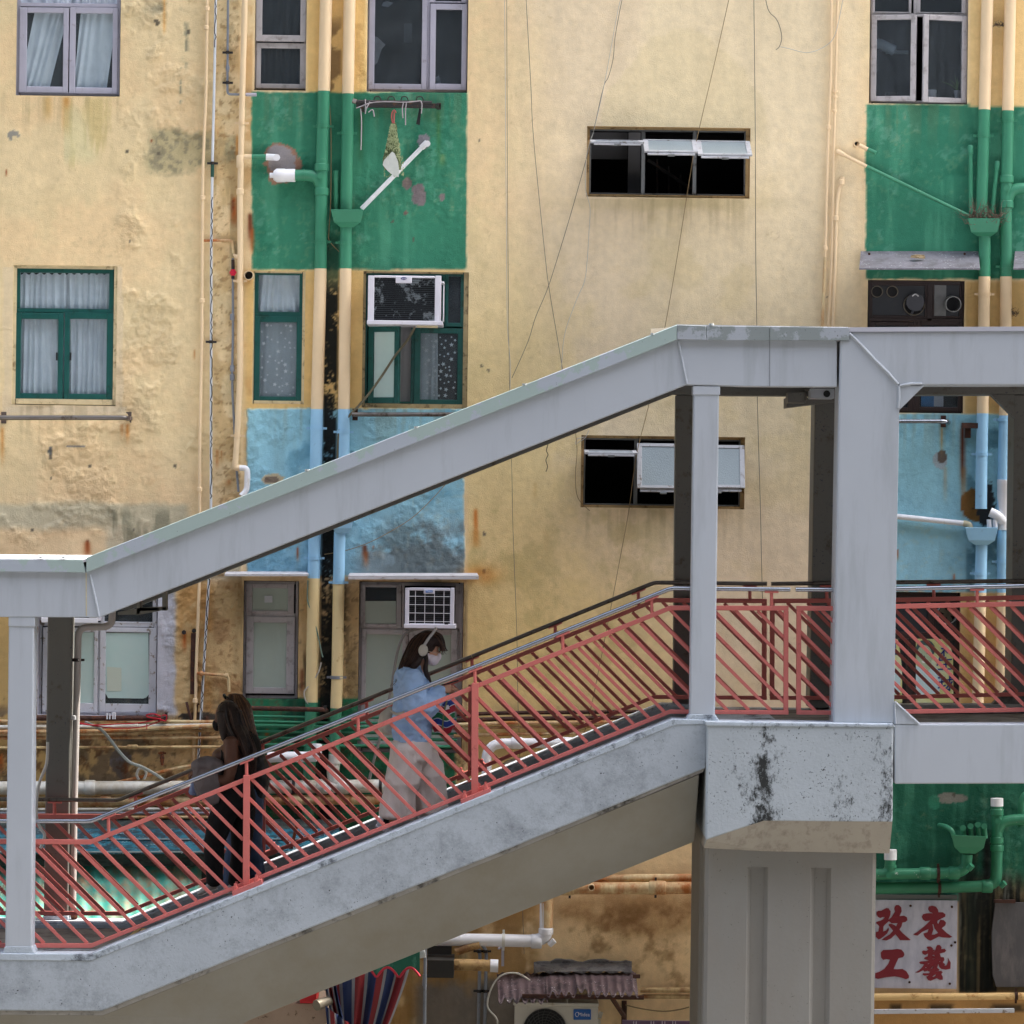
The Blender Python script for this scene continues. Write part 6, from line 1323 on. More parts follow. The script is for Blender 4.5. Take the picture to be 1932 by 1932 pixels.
b=MB(); b.rect(970,1897,1128,2010,YW-.45,YW-.08); b.build('casing',enm,ou,bevel=.012)
b=MB(); b.rect(968,1891.5,1130,1898,YW-.47,YW-.06); b.build('lid',enm,ou,bevel=.008)
b=MB(); c=P(1028,1944,YW-.452); b.tube([c,c+Vector((0,-.004,0))],m_(41,YW-.45),40); b.build('fan_opening',black_m,ou)
b=MB()
for k in range(1,9):
    R=m_(41,YW-.45)*k/8; b.tube([c+Vector((R*math.cos(t),-.02,R*math.sin(t))) for t in [2*math.pi*i/40 for i in range(41)]],.0028,4,cap=False)
for k in range(20):
    t=2*math.pi*k/20; R=m_(41,YW-.45); pts=[c+Vector((R*q*math.cos(t+.5*(1-q)),-.022,R*q*math.sin(t+.5*(1-q)))) for q in (.1,.4,.7,1.)]; b.tube(pts,.0025,4)
b.build('fan_grille',M('dark_grille',(64,66,64),.4,.1,bump=0),ou)
b=MB(); b.prism([P(x,y,YW-.452) for x,y in ((1083,1904),(1114,1904),(1115,1905),(1115,1923),(1114,1924),(1083,1924),(1082,1923),(1082,1905))],(0,-.004,0)); bd=b.build('badge',M('badge_blue2',(0,84,160),.35,.05),ou)
text3('Midea',P(1101.5,1914.5,YW-.4565),.047,white_plastic,bd,squeeze=.95); b=MB(); cc_=P(1089.5,1914,YW-.4565); b.tube([cc_+Vector((.020*math.cos(t),0,.020*math.sin(t))) for t in [math.radians(q) for q in range(30,300,18)]],.0025,5); b.build('badge_ring',white_plastic,bd)
b=MB(); b.tube([P(1129,1914,YW-.25),P(1136,1916,YW-.25)],.03,8); b.rect(1128,1925,1133,1950,YW-.3,YW-.2); b.build('service_valve',enm,ou)
b=MB()
for x in (1014,1071): b.tube(smooth_path([P(x,1892,YW-.472),P(x-1,1884,YW-.48),P(x+1,1880,YW-.47)]),.005,5)
b.build('tie_string',cable_l,ou)
hpipe('upper cream pipe right of the corrugated canopy',[(1208,1868),(1420,1868)],5,cream_old,.08); hpipe('lower cream pipe right of the corrugated canopy',[(1212,1880),(1420,1881)],4.2,cream_old,.07)
wire('slack twisted wire right of the outdoor unit',[(1180,1896),(1210,1903),(1250,1908),(1280,1905),(1300,1900)],.006,cable_o,Y=YW-.05,group='hoses and cables low on the wall')
o=MB().rect(1174,1927,1420,1990,YW-.6,YW-.56).build('purple_board',M('purple_board',(96,74,96),.6,.1,3)); tag(o,'purple striped awning edge at the very bottom beside the outdoor unit','awning'); 
b=MB()
for x in (1195,1200,1228,1233,1249,1254,1269,1274): b.rect(x-.8,1927,x+.8,1990,YW-.604,YW-.602)
b.build('stripe',M('pale_stripe',(190,180,190),.6,.05),o)
# striped tarpaulin and scalloped awning
tp=thing('striped_tarpaulin','red white and blue striped tarpaulin hanging in folds under the stairs','tarpaulin',P(700,1932,YW-1.1))
TR=M('tarp_red',(132,38,44),.6,.12,4,bump=.1); TB=M('tarp_blue',(38,54,96),.6,.15,4,bump=.1); TW=M('tarp_white',(140,140,146),.6,.08,4,bump=.1)
def striped(x0t,x1t,y0,y1,x0b,x1b,seq,Y,amp,name,bend=0):
    n=96; rows=16; vs=[];fs=[];mi=[]
    edges=[]; tot=sum(w for _,w in seq); acc=0
    for m,w in seq: edges.append((acc/tot,m)); acc+=w
    for j in range(rows+1):
        t=j/rows
        for i in range(n+1):
            s=i/n; xt=x0t+(x1t-x0t)*s; xb=x0b+(x1b-x0b)*s; x=xt+(xb-xt)*t**1.3; y=(y0[0]+(y0[1]-y0[0])*s)*(1-t)+y1*t
            p=P(x,y,Y); p.y+=amp*(math.sin(s*17+1.5*t)+.5*math.sin(s*31+3*t)); vs.append(p)
    for j in range(rows):
        for i in range(n): fs.append((j*(n+1)+i,j*(n+1)+i+1,(j+1)*(n+1)+i+1,(j+1)*(n+1)+i)); s=(i+.5)/n; k=[m for e,m in edges if e<=s][-1]; mi.append(k)
    b=MB(); b.add(vs,fs); b.m=mi; return b.build(name,[TR,TB,TW],tp,smooth=True)
striped(630,778,(1850,1800),2000,650,706,[(0,5),(2,3),(1,9),(2,3),(0,9),(2,3),(1,9),(0,7),(2,3),(1,8),(2,3),(0,9),(2,3)],YW-1.25,.03,'hanging_sheet')
striped(614,634,(1868,1850),1990,650,668,[(1,3),(2,2),(0,4),(2,2),(1,4)],YW-1.3,.03,'side_fold')
striped(614,665,(1898,1935),1990,622,680,[(1,2),(2,1.5),(0,4),(2,1.5),(1,5),(2,1.5),(0,5),(2,2)],YW-1.5,.02,'lower_flap')
ga=thing('scalloped_awning','dark green awning valance with a wavy red edge','awning',P(745,1845,YW-1.45))
GRN=M('awning_green',(28,104,84),.6,.15,4,dirt=(80,150,130),amt=.25,dscale=10,streak=.3,bump=.1)
top=[(640,1790),(700,1780),(792,1778)]; n=40; sc=[]
for i in range(n+1):
    s=i/n; x=792-(792-640)*s; sc.append((x,1846-abs(math.sin(s*math.pi*3.6+.2))*20-2*s+ (0)))
b=MB(); b.ppoly([(640,1780),(792,1776)]+sc,YW-1.45,YW-1.44); b.build('valance',GRN,ga)
b=MB(); b.tube([P(x,y,YW-1.45) for x,y in sc],.011,6); b.build('red_edging',M('red_edging',(196,50,70),.6,.08),ga)
o=MB().tube([P(786,1797,YW-1.3),P(802,1795,YW-1.3)],.055,12).build('bulkhead_lamp',white_plastic,smooth=True); tag(o,'small round white bulkhead lamp at the awning corner','lamp')
fl=thing('floodlight','small grey floodlight on an arm beside the striped tarpaulin','lamp',P(610,1898,YW-1.3))
b=MB(); b.tube([P(597,1897,YW-1.4),P(608,1893,YW-1.35),P(624,1887,YW-1.3)],[.05,.05,.035],14); b.build('lamp_head',M('warm_grey_metal',(136,128,112),.5,.1,metal=.3),fl,smooth=True)
b=MB(); b.tube([P(620,1882,YW-1.3),P(618,1870,YW-1.25),P(628,1862,YW-1.2)],.015,8); b.build('arm',M('warm_grey_metal',(136,128,112)),fl)
o=MB().rect(566,1872,596,1893,YW-1.2,YW-.7).build('red_box',M('bright_red_box',(200,30,40),.5,.1)); tag(o,'bright red box on the ledge under the stairs','box')
o=MB().rect(380,1893,615,2010,YW-1.15,YW-.2).build('shop_ledge',M('dusty_pink_plaster',(176,154,136),.8,.08,4,dirt=(110,90,74),amt=.25,dscale=18,soft=.05,bump=.2)); tag(o,'dusty beige projecting shop front under the stairs','wall')
# ---- lower right: green waste pipes, sign, pipes
gp,Y=hpipe('green pipe with peeling paint curving up from the left into the small hopper',[(1600,1650),(1780,1648),(1822,1644),(1825,1612)],10.4,green_old,.2,rad=.2,clamps=((1770,1648),),cols=((1745,1648),(1800,1647)),cmat=rust_dark)
b=MB(); b.tube(rnd_path([P(1650,1651,Y),P(1678,1648,Y),P(1680,1620,Y)],.1,6),m_(10.4,Y),14); b.tube([P(1680,1637,Y),P(1680,1632,Y)],m_(11.6,Y),14); b.build('side_branch',green_old,gp,smooth=True)
b=MB(); b.tube([P(1680,1622,Y),P(1680,1603,Y)],m_(12,Y),16); b.build('end_cap',white_pvc,gp,smooth=True)
b=MB(); b.tube([P(1677,1651,Y-.12),P(1677,1651,Y-.04)],m_(5.6,Y),12); b.tube([P(1827,1640,Y-.08),P(1834,1632,Y-.1)],.03,8); b.build('side_port',green_old,gp,smooth=True)
hp=thing('rain_hopper','small green hopper crowded with stub elbows beside the big green pipe','hopper',P(1826,1612,YW-.2),'rainwater hoppers')
b=MB(); tl=[P(1795,1575,YW-.34),P(1861,1578,YW-.34),P(1861,1578,YW-.02),P(1795,1575,YW-.02)]; ml=[P(1800,1597,YW-.30),P(1856,1600,YW-.30),P(1856,1600,YW-.02),P(1800,1597,YW-.02)]; bl=[P(1812,1610,YW-.26),P(1840,1611,YW-.26),P(1840,1611,YW-.1),P(1812,1610,YW-.1)]
b.add(tl+ml+bl,[(i+a,(i+1)%4+a,(i+1)%4+a+4,i+a+4) for a in (0,4) for i in range(4)]+[(8,9,10,11),(0,3,2,1)]); b.build('hopper_box',green,hp,bevel=.004)
for x,y in ((1817,1566),(1831,1563),(1845,1560),(1857,1563)):
    b=MB(); b.tube([P(x+2,1582,YW-.2),P(x,y-2,YW-.2)],m_(4.8),10); b.tube([P(x,y-4,YW-.12),P(x,y-4,YW-.27)],m_(5.6),12); b.build('stub_elbow',green,hp,smooth=True)
b=MB(); b.tube(smooth_path([P(1772,1557,YW-.02),P(1785,1560,YW-.12),P(1796,1568,YW-.18),P(1800,1580,YW-.2)]),m_(4.6),10); b.build('inlet_pipe',green,hp,smooth=True)
lp2,Y=hpipe('lower green pipe with white paint losses turning up at right to a white cap',[(1600,1676),(1800,1674),(1875,1671),(1881,1650),(1881,1520)],10.8,green_old,.14,rad=.28,clamps=((1772,1675),),cols=((1862,1672),),cmat=rust_dark)
for y_ in (1600,1585,1532): collar(lp2,1881,y_,10.8,Y,green_old,.03)
b=MB(); b.tube([P(1881,1521,Y),P(1881,1506,Y)],m_(12,Y),16); b.build('end_cap',white_pvc,lp2,smooth=True)
b=MB(); b.tube(rnd_path([P(1881,1570,Y),P(1892,1548,Y),P(1960,1544,Y)],.12,7),m_(10.4,Y),14); b.tube([P(1883,1549,Y-.13),P(1883,1549,Y-.03)],m_(5.6,Y),12); b.tube([P(1888,1672,Y-.06),P(1896,1665,Y-.08)],.028,8); b.build('side_branch',green_old,lp2,smooth=True)
hpipe('short green pipe end entering at the far right edge',[(1928,1560),(1928,1500),(1960,1495)],8,green_old,.1)
sg=thing('shop_sign','white metal sign with four dark red Chinese characters beside the pier','sign',P(1723,1865,YW-.06))
b=MB(); b.ppoly([(1640,1698),(1806.5,1699),(1804.5,1866),(1638,1864)],YW-.07,YW-.055); b.build('sign_board',M('brushed_white_board',(196,196,210),.45,.05,3,dirt=(160,162,180),amt=.35,dscale=9,streak=.35,soft=.3,bump=.03),sg,bevel=.002)
b=MB(); b.ppoly([(1640,1688),(1806,1689),(1806,1697.5),(1640,1697)],YW-.05,YW-.02); b.build('frame_strip',M('grey_strip',(96,98,92),.6,.1),sg)
def G(L): return [(1641.5+x*.09279,1688.7+y*.0928) for x,y in L]
chars=dict(
 a=[[(130,350),(165,322),(230,320),(280,290),(330,265),(380,270),(420,330),(415,400),(395,450),(375,490),(400,520),(340,570),(300,605),(275,640),(268,740),(330,720),(375,660),(385,710),(350,780),(270,850),(215,890),(170,902),(115,850),(115,755),(170,740),(190,640),(165,610),(120,570),(130,545),(220,520),(270,490),(300,450),(250,450),(210,470),(160,445),(130,390)]],
 b=[[(500,240),(530,205),(590,205),(635,250),(645,330),(600,430),(690,418),(750,450),(762,510),(720,548),(660,560),(640,640),(600,700),(660,770),(740,840),(820,905),(810,920),(610,918),(560,850),(515,800),(430,880),(330,925),(235,910),(290,870),(400,800),(470,725),(430,680),(380,620),(380,590),(430,582),(490,605),(530,635),(545,600),(560,572),(440,575),(390,540),(385,495),(440,450),(510,330),(492,280)]],
 c=[[(1180,290),(1195,235),(1260,215),(1340,235),(1385,300),(1392,350),(1480,350),(1535,390),(1530,440),(1460,475),(1375,520),(1368,560),(1385,590),(1430,500),(1500,510),(1548,560),(1530,620),(1460,675),(1560,770),(1675,850),(1620,870),(1470,862),(1400,845),(1230,930),(1180,910),(1110,850),(1085,780),(1170,755),(1190,690),(1060,750),(970,825),(920,822),(880,800),(960,750),(1100,640),(1230,515),(1130,535),(1075,500),(1053,440),(1080,390),(1150,372),(1280,370),(1210,340)],[(1270,590),(1290,700),(1255,805),(1310,805),(1385,770),(1310,680),(1290,600)]],
 d=[[(220,1170),(265,1118),(330,1115),(450,1112),(560,1095),(640,1110),(690,1170),(700,1220),(670,1265),(580,1285),(530,1390),(480,1505),(560,1510),(660,1500),(740,1550),(795,1640),(790,1690),(730,1712),(640,1680),(500,1655),(330,1670),(160,1705),(105,1690),(105,1590),(200,1555),(290,1500),(370,1400),(405,1315),(330,1305),(265,1318),(225,1270)]],
 e=[[(1055,1150),(1085,1125),(1150,1135),(1185,1110),(1150,1070),(1165,1048),(1230,1045),(1278,1080),(1275,1110),(1320,1115),(1285,1165),(1300,1150),(1330,1110),(1345,1050),(1370,1015),(1420,1015),(1455,1060),(1450,1100),(1520,1090),(1550,1130),(1520,1165),(1420,1190),(1440,1260),(1500,1265),(1515,1320),(1480,1370),(1525,1400),(1515,1440),(1560,1425),(1590,1340),(1580,1270),(1640,1370),(1635,1500),(1540,1518),(1450,1505),(1410,1470),(1390,1400),(1365,1480),(1410,1510),(1400,1540),(1310,1558),(1450,1540),(1480,1570),(1450,1605),(1480,1660),(1480,1720),(1420,1725),(1355,1690),(1230,1745),(1180,1730),(1140,1660),(1200,1630),(1100,1640),(1065,1610),(1080,1590),(1200,1590),(1220,1565),(1165,1540),(1110,1560),(1080,1530),(980,1580),(920,1575),(1000,1530),(1050,1480),(1100,1410),(1020,1400),(1000,1370),(1030,1350),(1130,1345),(1200,1330),(1110,1305),(1095,1280),(1130,1260),(1170,1250),(1180,1190),(1120,1220),(1070,1195)],
    [(1265,1662),(1330,1610),(1335,1640),(1290,1665)],[(1230,1505),(1290,1440),(1262,1492)],[(1168,1402),(1215,1378),(1190,1404)],[(1408,1350),(1432,1345),(1420,1362)],[(1120,1466),(1156,1468),(1135,1486)],[(1255,1300),(1315,1290),(1300,1305)],[(1262,1222),(1300,1215),(1318,1250)]])
redc=M('sign_red',(126,26,40),.45,.05,3,bump=0)
for k in 'abcde':
    L=[G(q) for q in chars[k]]; b=MB(); b.ppoly(L[0],YW-.0735,YW-.071,L[1:]); b.build('red_character',redc,sg)
b=MB()
for x,y in ((1796,1711),(1718,1709),(1795,1784),(1802,1778),(1716,1853),(1792,1856)): b.tube([P(x,y,YW-.07),P(x,y,YW-.076)],.012,8)
b.build('sign_screw',rust_dark,sg)
hpipe('cream pipe with a rusty clamp running under the sign to the right edge',[(1600,1881),(1860,1880),(1960,1879)],6.8,M('yellow_cream_pipe',(226,190,130),.6,.08,3,dirt=(170,120,60),amt=.3,dscale=7,bump=.1),.14,clamps=((1917,1879),),cmat=rust_dark)
o=MB().ppoly([(1640,1905),(1914,1903),(1914,1911),(1640,1913.5)],YW-.2,YW-.16).build('white_rail',white_frame,bevel=.003); tag(o,'flat white metal bar below the cream pipe at lower right','bar')
o=MB().ppoly([(1878,1704),(1990,1702),(1990,1862),(1880,1862),(1873,1840),(1871,1760)],YW-.06,YW-.02).build('sheet_metal_panel',M('dark_zinc_panel',(84,82,84),.55,.12,4,dirt=(120,112,112),amt=.3,dscale=4,streak=.3,soft=.2,bump=.1)); tag(o,'dark sheet metal panel right of the mouldy strip and the sign','panel')
o=MB().rect(1876,1698,1916,1704,YW-.08,YW-.02).build('rusted_bar',rust_dark); tag(o,'short rusted bar at the top of the dark metal panel','bar')
o=MB().rect(1608,1924,1625,1990,YW-.14,YW-.1).tube([P(1616,1925,YW-.12),P(1620,1918,YW-.12)],.02,6).build('white_bracket',white_frame) ; tag(o,'white bracket hanging below the flat white bar','bracket')
# ================================================================ people
def remesh(parts, voxel, name, mat, parent, smooth_it=2, fold=None, loc=None, keep=None):
    """parts: callables adding closed shapes; fused into one continuous skin"""
    b=MB()
    for p in parts: p(b)
    o=b.build(name+'_raw',mat)
    md=o.modifiers.new('r','REMESH'); md.mode='VOXEL'; md.voxel_size=voxel; md.use_smooth_shade=True
    if smooth_it: s=o.modifiers.new('s','SMOOTH'); s.iterations=smooth_it; s.factor=.5
    dg=bpy.context.evaluated_depsgraph_get(); me=bpy.data.meshes.new_from_object(o.evaluated_get(dg)); bl=WL[o.name].copy(); me.name=name
    bpy.data.objects.remove(o)
    if fold:
        amp,sc,st=fold; co=np.empty(len(me.vertices)*3); me.vertices.foreach_get('co',co); co=co.reshape(-1,3); no=np.empty(len(me.vertices)*3); me.vertices.foreach_get('normal',no); no=no.reshape(-1,3)
        for i in range(len(co)):
            c=co[i]; n1=mnoise.noise(Vector((c[0]*sc,c[1]*sc,c[2]*sc*st)))+.5*mnoise.noise(Vector((c[0]*sc*2.3+5,c[1]*sc*2.3,c[2]*sc*2.3*st)))
            co[i]+=no[i]*amp*(1-2*abs(n1))
        me.vertices.foreach_set('co',co.ravel()); me.update()
    me.polygons.foreach_set('use_smooth',[True]*len(me.polygons)); me.materials.clear(); me.materials.append(mat)
    ob=bpy.data.objects.new(name,me); link(ob,bl,parent); return ob
def T(pts, Y, n=14, cap=.5):
    """tube through picture points: (x, y, depth offset, radius | (rx, rdepth))"""
    def f(b):
        pp=[P(p[0],p[1],Y)+Vector((0,p[2],0)) for p in pts]; rr=[(p[3],p[3]) if not isinstance(p[3],tuple) else p[3] for p in pts]
        # resample smoothly
        sp=smooth_path(pp,4); k=len(pp)-1; rs=[]
        for i in range(len(sp)):
            t=min(i/4,k); a=int(min(t,k-1)); u=t-a; rs.append((rr[a][0]*(1-u)+rr[a+1][0]*u,rr[a][1]*(1-u)+rr[a+1][1]*u))
        # round caps
        d0=(sp[0]-sp[1]).normalized(); d1=(sp[-1]-sp[-2]).normalized()
        sp=[sp[0]+d0*min(rs[0])*.5]+sp+[sp[-1]+d1*min(rs[-1])*cap]; ke=.55 if cap>.4 else .97; rs=[(rs[0][0]*.55,rs[0][1]*.55)]+rs+[(rs[-1][0]*ke,rs[-1][1]*ke)]
        b.tube(sp,rs,n)
    return f
def E(x,y,dy,r,Y,rot=0.):
    def f(b): b.ell(P(x,y,Y)+Vector((0,dy,0)),r,Matrix.Rotation(rot,3,'Y'),18,12)
    return f
skin=M('skin_light',(206,158,132),.5,.05,6,bump=.02); skin_b=M('skin_tan',(104,70,54),.5,.06,6,bump=.02)
hair_d=M('dark_brown_hair',(46,32,28),.45,.35,30,bump=.6,bscale=160); hair_b=M('long_brown_hair',(50,36,28),.45,.35,30,bump=.6,bscale=160); hair_c=M('chestnut_hair',(86,62,42),.5,.3,30,bump=.6,bscale=160)
blue_sw=M('pale_blue_sweatshirt',(170,202,242),.9,.05,8,bump=.25,bscale=90); khaki=M('stone_cotton',(228,216,210),.85,.06,5,bump=.2,bscale=110)
shoe_w=M('white_trainer_leather',(214,214,222),.5,.06,9,bump=.05); sock=M('black_sock',(26,22,30),.9,.1,9)
mask_w=M('white_mask_cloth',(240,230,240),.8,.03,6,bump=.05); phone_w=M('headphone_silver',(196,192,192),.4,.04,5,bump=0)
black_cl=M('black_cloth',(16,16,18),.9,.2,9,bump=.2); denim=M('blue_denim',(66,84,112),.9,.12,12,bump=.25,bscale=120); grey_cl=M('grey_brown_jacket',(120,112,112),.9,.08,7,bump=.3,bscale=90)
def hand(par, wrist, d, up, side, mat, name='hand', curl=.5, s=1., Y=None):
    """palm with four fingers and a thumb; d: direction of the fingers, up: back of the hand"""
    d=Vector(d).normalized(); up=Vector(up).normalized(); sd=d.cross(up).normalized()*side; w=Vector(wrist); parts=[]
    def tb(pts,r): 
        def f(b):
            pp=[Vector(p) for p in pts]; b.tube([pp[0]-(pp[1]-pp[0]).normalized()*r*.4]+pp+[pp[-1]+(pp[-1]-pp[-2]).normalized()*r*.7],[r*.6]+[r]*(len(pp)-1)+[r*.85,r*.4],8)
        return f
    parts.append(lambda b: b.tube([w-d*.03*s,w+d*.0,w+d*.04*s,w+d*.082*s],[(.024*s,.020*s),(.026*s,.018*s),(.038*s,.016*s),(.036*s,.013*s)],12))
    for k,(o,L) in enumerate(((-.027,.068),(-.009,.078),(.009,.073),(.026,.056))):
        p0=w+d*.075*s+sd*o*s; a=curl; d1=(d*math.cos(a*.5)-up*math.sin(a*.5)); d2=(d*math.cos(a*1.3)-up*math.sin(a*1.3)); d3=(d*math.cos(a*2.)-up*math.sin(a*2.))
        parts.append(tb([p0,p0+d1*L*.45*s,p0+d1*L*.45*s+d2*L*.32*s,p0+d1*L*.45*s+d2*L*.32*s+d3*L*.25*s],.0082*s))
    p0=w+d*.022*s-sd*.028*s; parts.append(tb([p0,p0+(d*.6-sd*.8-up*.2)*.03*s,p0+(d*.6-sd*.8-up*.2)*.03*s+(d*.95-sd*.2-up*.3)*.036*s],.0098*s))
    return remesh(parts,.0042,name,mat,par,1)
YP=30.85
def strands(par, guide, Y, n, seed, mat, spread=.09, dspread=.09, name='hair_strands', r=.0034):
    rn=random.Random(seed); b=MB()
    for i in range(n):
        a=rn.uniform(0,2*math.pi); q=rn.uniform(.82,1.08); pts=[]; e=rn.uniform(.72,1.05); wob=rn.uniform(-.012,.012)
        for k,(x,y,dy,rad) in enumerate(guide):
            ra,rb=rad if isinstance(rad,tuple) else (rad,rad); t=k/(len(guide)-1)
            if t>e: break
            c=P(x,y,Y)+Vector((ra*q*math.cos(a)+wob*t*t*2,dy+rb*q*math.sin(a),-.0)); pts.append(c)
        if len(pts)<3: continue
        last=pts[-1]+ (pts[-1]-pts[-2])*.35+Vector((rn.uniform(-.02,.02),0,-.01)); pts.append(last); sp=smooth_path(pts,3)
        b.tube(sp,[r*(1-.7*i_/(len(sp)-1)) for i_ in range(len(sp))],4)
    return b.build(name,mat,par,smooth=True)
hair_hi=M('hair_highlight',(84,60,48),.4,.4,40,bump=0); hair_dk=M('hair_lowlight',(34,24,22),.4,.4,40,bump=0)
# ---- woman in blue going up
wo=thing('person','woman in pale blue sweatshirt and headphones climbing while looking at her phone','person',P(770,1580,YP))
body=remesh([E(811,1218,0,(.080,.072,.1),YP,.35),E(818,1236,0,(.045,.052,.058),YP,.35),E(829,1233,0,(.015,.012,.018),YP,.3),T([(808,1235,0,.05),(797,1250,0,.05),(790,1264,0,.06)],YP),
   T([(779,1276,0,(.11,.19)),(775,1320,0,(.12,.16)),(776,1380,0,(.12,.17)),(776,1402,0,(.12,.17))],YP),
   T([(780,1278,-.16,.05),(783,1308,-.21,.045),(789,1336,-.21,.04),(812,1320,-.17,.036),(834,1303,-.1,.027)],YP),T([(784,1278,.16,.05),(792,1308,.2,.045),(800,1334,.18,.04),(820,1318,.12,.034),(838,1305,.06,.027)],YP),
   T([(768,1402,-.08,.09),(756,1470,-.09,.06),(740,1548,-.09,.04)],YP),T([(786,1402,.08,.09),(812,1465,.09,.06),(812,1548,.09,.04)],YP)],.008,'body',skin,wo)
sw=remesh([T([(784,1262,0,(.07,.085)),(781,1268,0,(.105,.16)),(778,1276,0,(.135,.2)),(776,1300,0,(.136,.205)),(778,1331,0,(.152,.2)),(777,1360,0,(.154,.195)),(777,1384,0,(.150,.195)),(775,1397,-.0,(.138,.19))],YP,20),
   T([(779,1277,-.14,.09),(781,1300,-.2,.095),(785,1322,-.215,.1),(793,1334,-.215,.098),(808,1327,-.19,.092),(822,1314,-.15,.068),(833,1304,-.11,.05)],YP),
   T([(786,1277,.14,.085),(794,1303,.19,.085),(802,1330,.18,.09),(818,1322,.14,.075),(836,1308,.07,.05)],YP)],.009,'sweatshirt',blue_sw,wo,2,fold=(.019,7.5,1.5))
b=MB(); b.tube([P(775,1394,YP),P(774.5,1403,YP)],[(.143,.196),(.138,.19)],28); b.build('hem_band',blue_sw,sw,smooth=True)
tr=remesh([T([(777,1398,0,(.145,.19)),(777,1412,0,(.16,.2)),(776,1430,0,(.165,.2))],YP,20),T([(768,1412,-.09,.125),(764,1444,-.1,.128),(759,1480,-.1,.132),(753,1512,-.1,.138),(751,1538,-.1,.142)],YP,18,.06),
   T([(788,1412,.08,.125),(803,1444,.09,.127),(809,1480,.1,.13),(812,1508,.1,.128),(813,1535,.1,.126)],YP,18,.06)],.010,'trousers',khaki,wo,2,fold=(.020,6.,.55))
b=MB(); b.prism([P(x,y,YP-.232) for x,y in ((748,1414),(782,1416),(781,1424),(747,1421))],(0,.02,0)); b.build('pocket_flap',khaki,tr,bevel=.003)
remesh([E(806,1213,0,(.098,.092,.108),YP,.25),E(820,1208,0,(.068,.084,.062),YP,.7),T([(798,1210,0,(.085,.088)),(786,1228,0,(.085,.085)),(776,1246,-.02,(.072,.095)),(766,1262,-.03,(.05,.08)),(758,1277,-.04,(.03,.05))],YP),
   T([(827,1206,0,(.03,.075)),(833,1217,0,(.022,.07)),(834,1226,-.01,(.012,.05))],YP),T([(792,1236,-.06,.03),(787,1250,-.1,.03),(770,1268,-.11,.02),(762,1278,-.1,.01)],YP),
   T([(803,1232,-.07,.018),(805,1248,-.07,.016),(803,1262,-.09,.022),(807,1274,-.1,.02),(813,1286,-.1,.008)],YP)],.007,'hair',hair_d,wo,1,fold=(.003,16.,.35))
for mm,sd_ in ((hair_hi,3),(hair_dk,4)): strands(wo,[(806,1194,0,(.055,.06)),(797,1206,0,(.088,.092)),(785,1228,0,(.088,.09)),(774,1248,-.02,(.075,.098)),(765,1264,-.03,(.055,.085)),(757,1279,-.04,(.035,.055)),(752,1288,-.04,(.03,.05))],YP,110,sd_,mm)
for mm,sd_ in ((hair_hi,13),(hair_dk,14)): strands(wo,[(812,1192,0,(.05,.06)),(824,1198,0,(.045,.08)),(832,1210,0,(.028,.078)),(835,1222,-.01,(.016,.07)),(834,1230,-.01,(.012,.06))],YP,50,sd_,mm)
remesh([E(816,1243,0,(.060,.066,.056),YP,.75),E(804,1237,-.05,(.045,.022,.034),YP,.6),E(825,1240,0,(.034,.04,.042),YP,.5)],.006,'face_mask',mask_w,wo,2)
b=MB(); b.tube(smooth_path([P(800,1218,YP)+Vector((0,-.108,0)),P(809,1204,YP)+Vector((0,-.106,0)),P(817,1194,YP)+Vector((0,-.085,0)),P(821,1188,YP)+Vector((0,-.04,0)),P(822,1186,YP),P(821,1188,YP)+Vector((0,.04,0)),P(816,1196,YP)+Vector((0,.09,0)),P(800,1220,YP)+Vector((0,.108,0))],5),(.012),10); hb=b.build('headphones',phone_w,wo,smooth=True)
for s in(-1,1):
    b=MB(); b.ell(P(799,1226,YP)+Vector((0,s*.108,0)),(.040,.024,.050),Matrix.Rotation(.15,3,'Y'),20,12); b.build('ear_cup',M('headphone_cream',(206,200,188),.45,.04,bump=0),hb,smooth=True)
b=MB(); b.ell(P(829,1229.5,YP)+Vector((0,-.036,0)),(.006,.009,.004)); b.ell(P(829,1229.5,YP)+Vector((0,.036,0)),(.006,.009,.004)); b.build('eyes',black_cl,wo,smooth=True)
b=MB(); R=m_(4.4,YP)
for s in(-1,1):
    c=P(827,1233,YP)+Vector((0,s*.033,0)); b.tube([c+Vector((.004*math.cos(t),R*1.2*math.cos(t),R*math.sin(t))) for t in [2*math.pi*k/18 for k in range(19)]],.002,5,cap=False); b.tube([c+Vector((0,s*R*1.1,.005)),P(803,1227,YP)+Vector((0,s*.088,0))],.002,5)
b.build('glasses',M('thin_gold',(190,170,150),.3,.05,metal=.8,bump=0),wo)
hand(wo,P(836,1301,YP)+Vector((0,-.095,0)),(1,.35,.22),(0.1,-.35,1),1,skin,'hand',.45,.95); hand(wo,P(840,1304,YP)+Vector((0,.05,0)),(1,-.25,.25),(.05,.4,1),-1,skin,'hand',.7,.95)
def shoe(par,heel,toe,mat,Y,dy,w=.045,solem=None,h=.05):
    a=P(*heel,Y)+Vector((0,dy,0)); c=P(*toe,Y)+Vector((0,dy,0)); d=(c-a); L=d.length; d.normalize(); up=Vector((-d.z,0,d.x)); 
    if up.z<0: up=-up
    s=remesh([lambda b:b.tube([a+up*.035,a+d*L*.25+up*.04,a+d*L*.5+up*.032,a+d*L*.8+up*.026,c+up*.02],[(.030,.030),(.044,.036),(.036,.042),(.028,.044),(.014,.03)],14),lambda b:b.tube([a+d*L*.12+up*.04,a+d*L*.16+up*.085],[.036,.034],12)],.006,'shoe',mat,par,2)
    b=MB(); b.tube([a+up*.004,a+d*L*.3+up*.003,a+d*L*.7+up*.002,c+up*.004],[(.012,.03),(.012,.038),(.012,.044),(.008,.026)],14); b.build('sole',solem or mat,s,smooth=True)
    return s
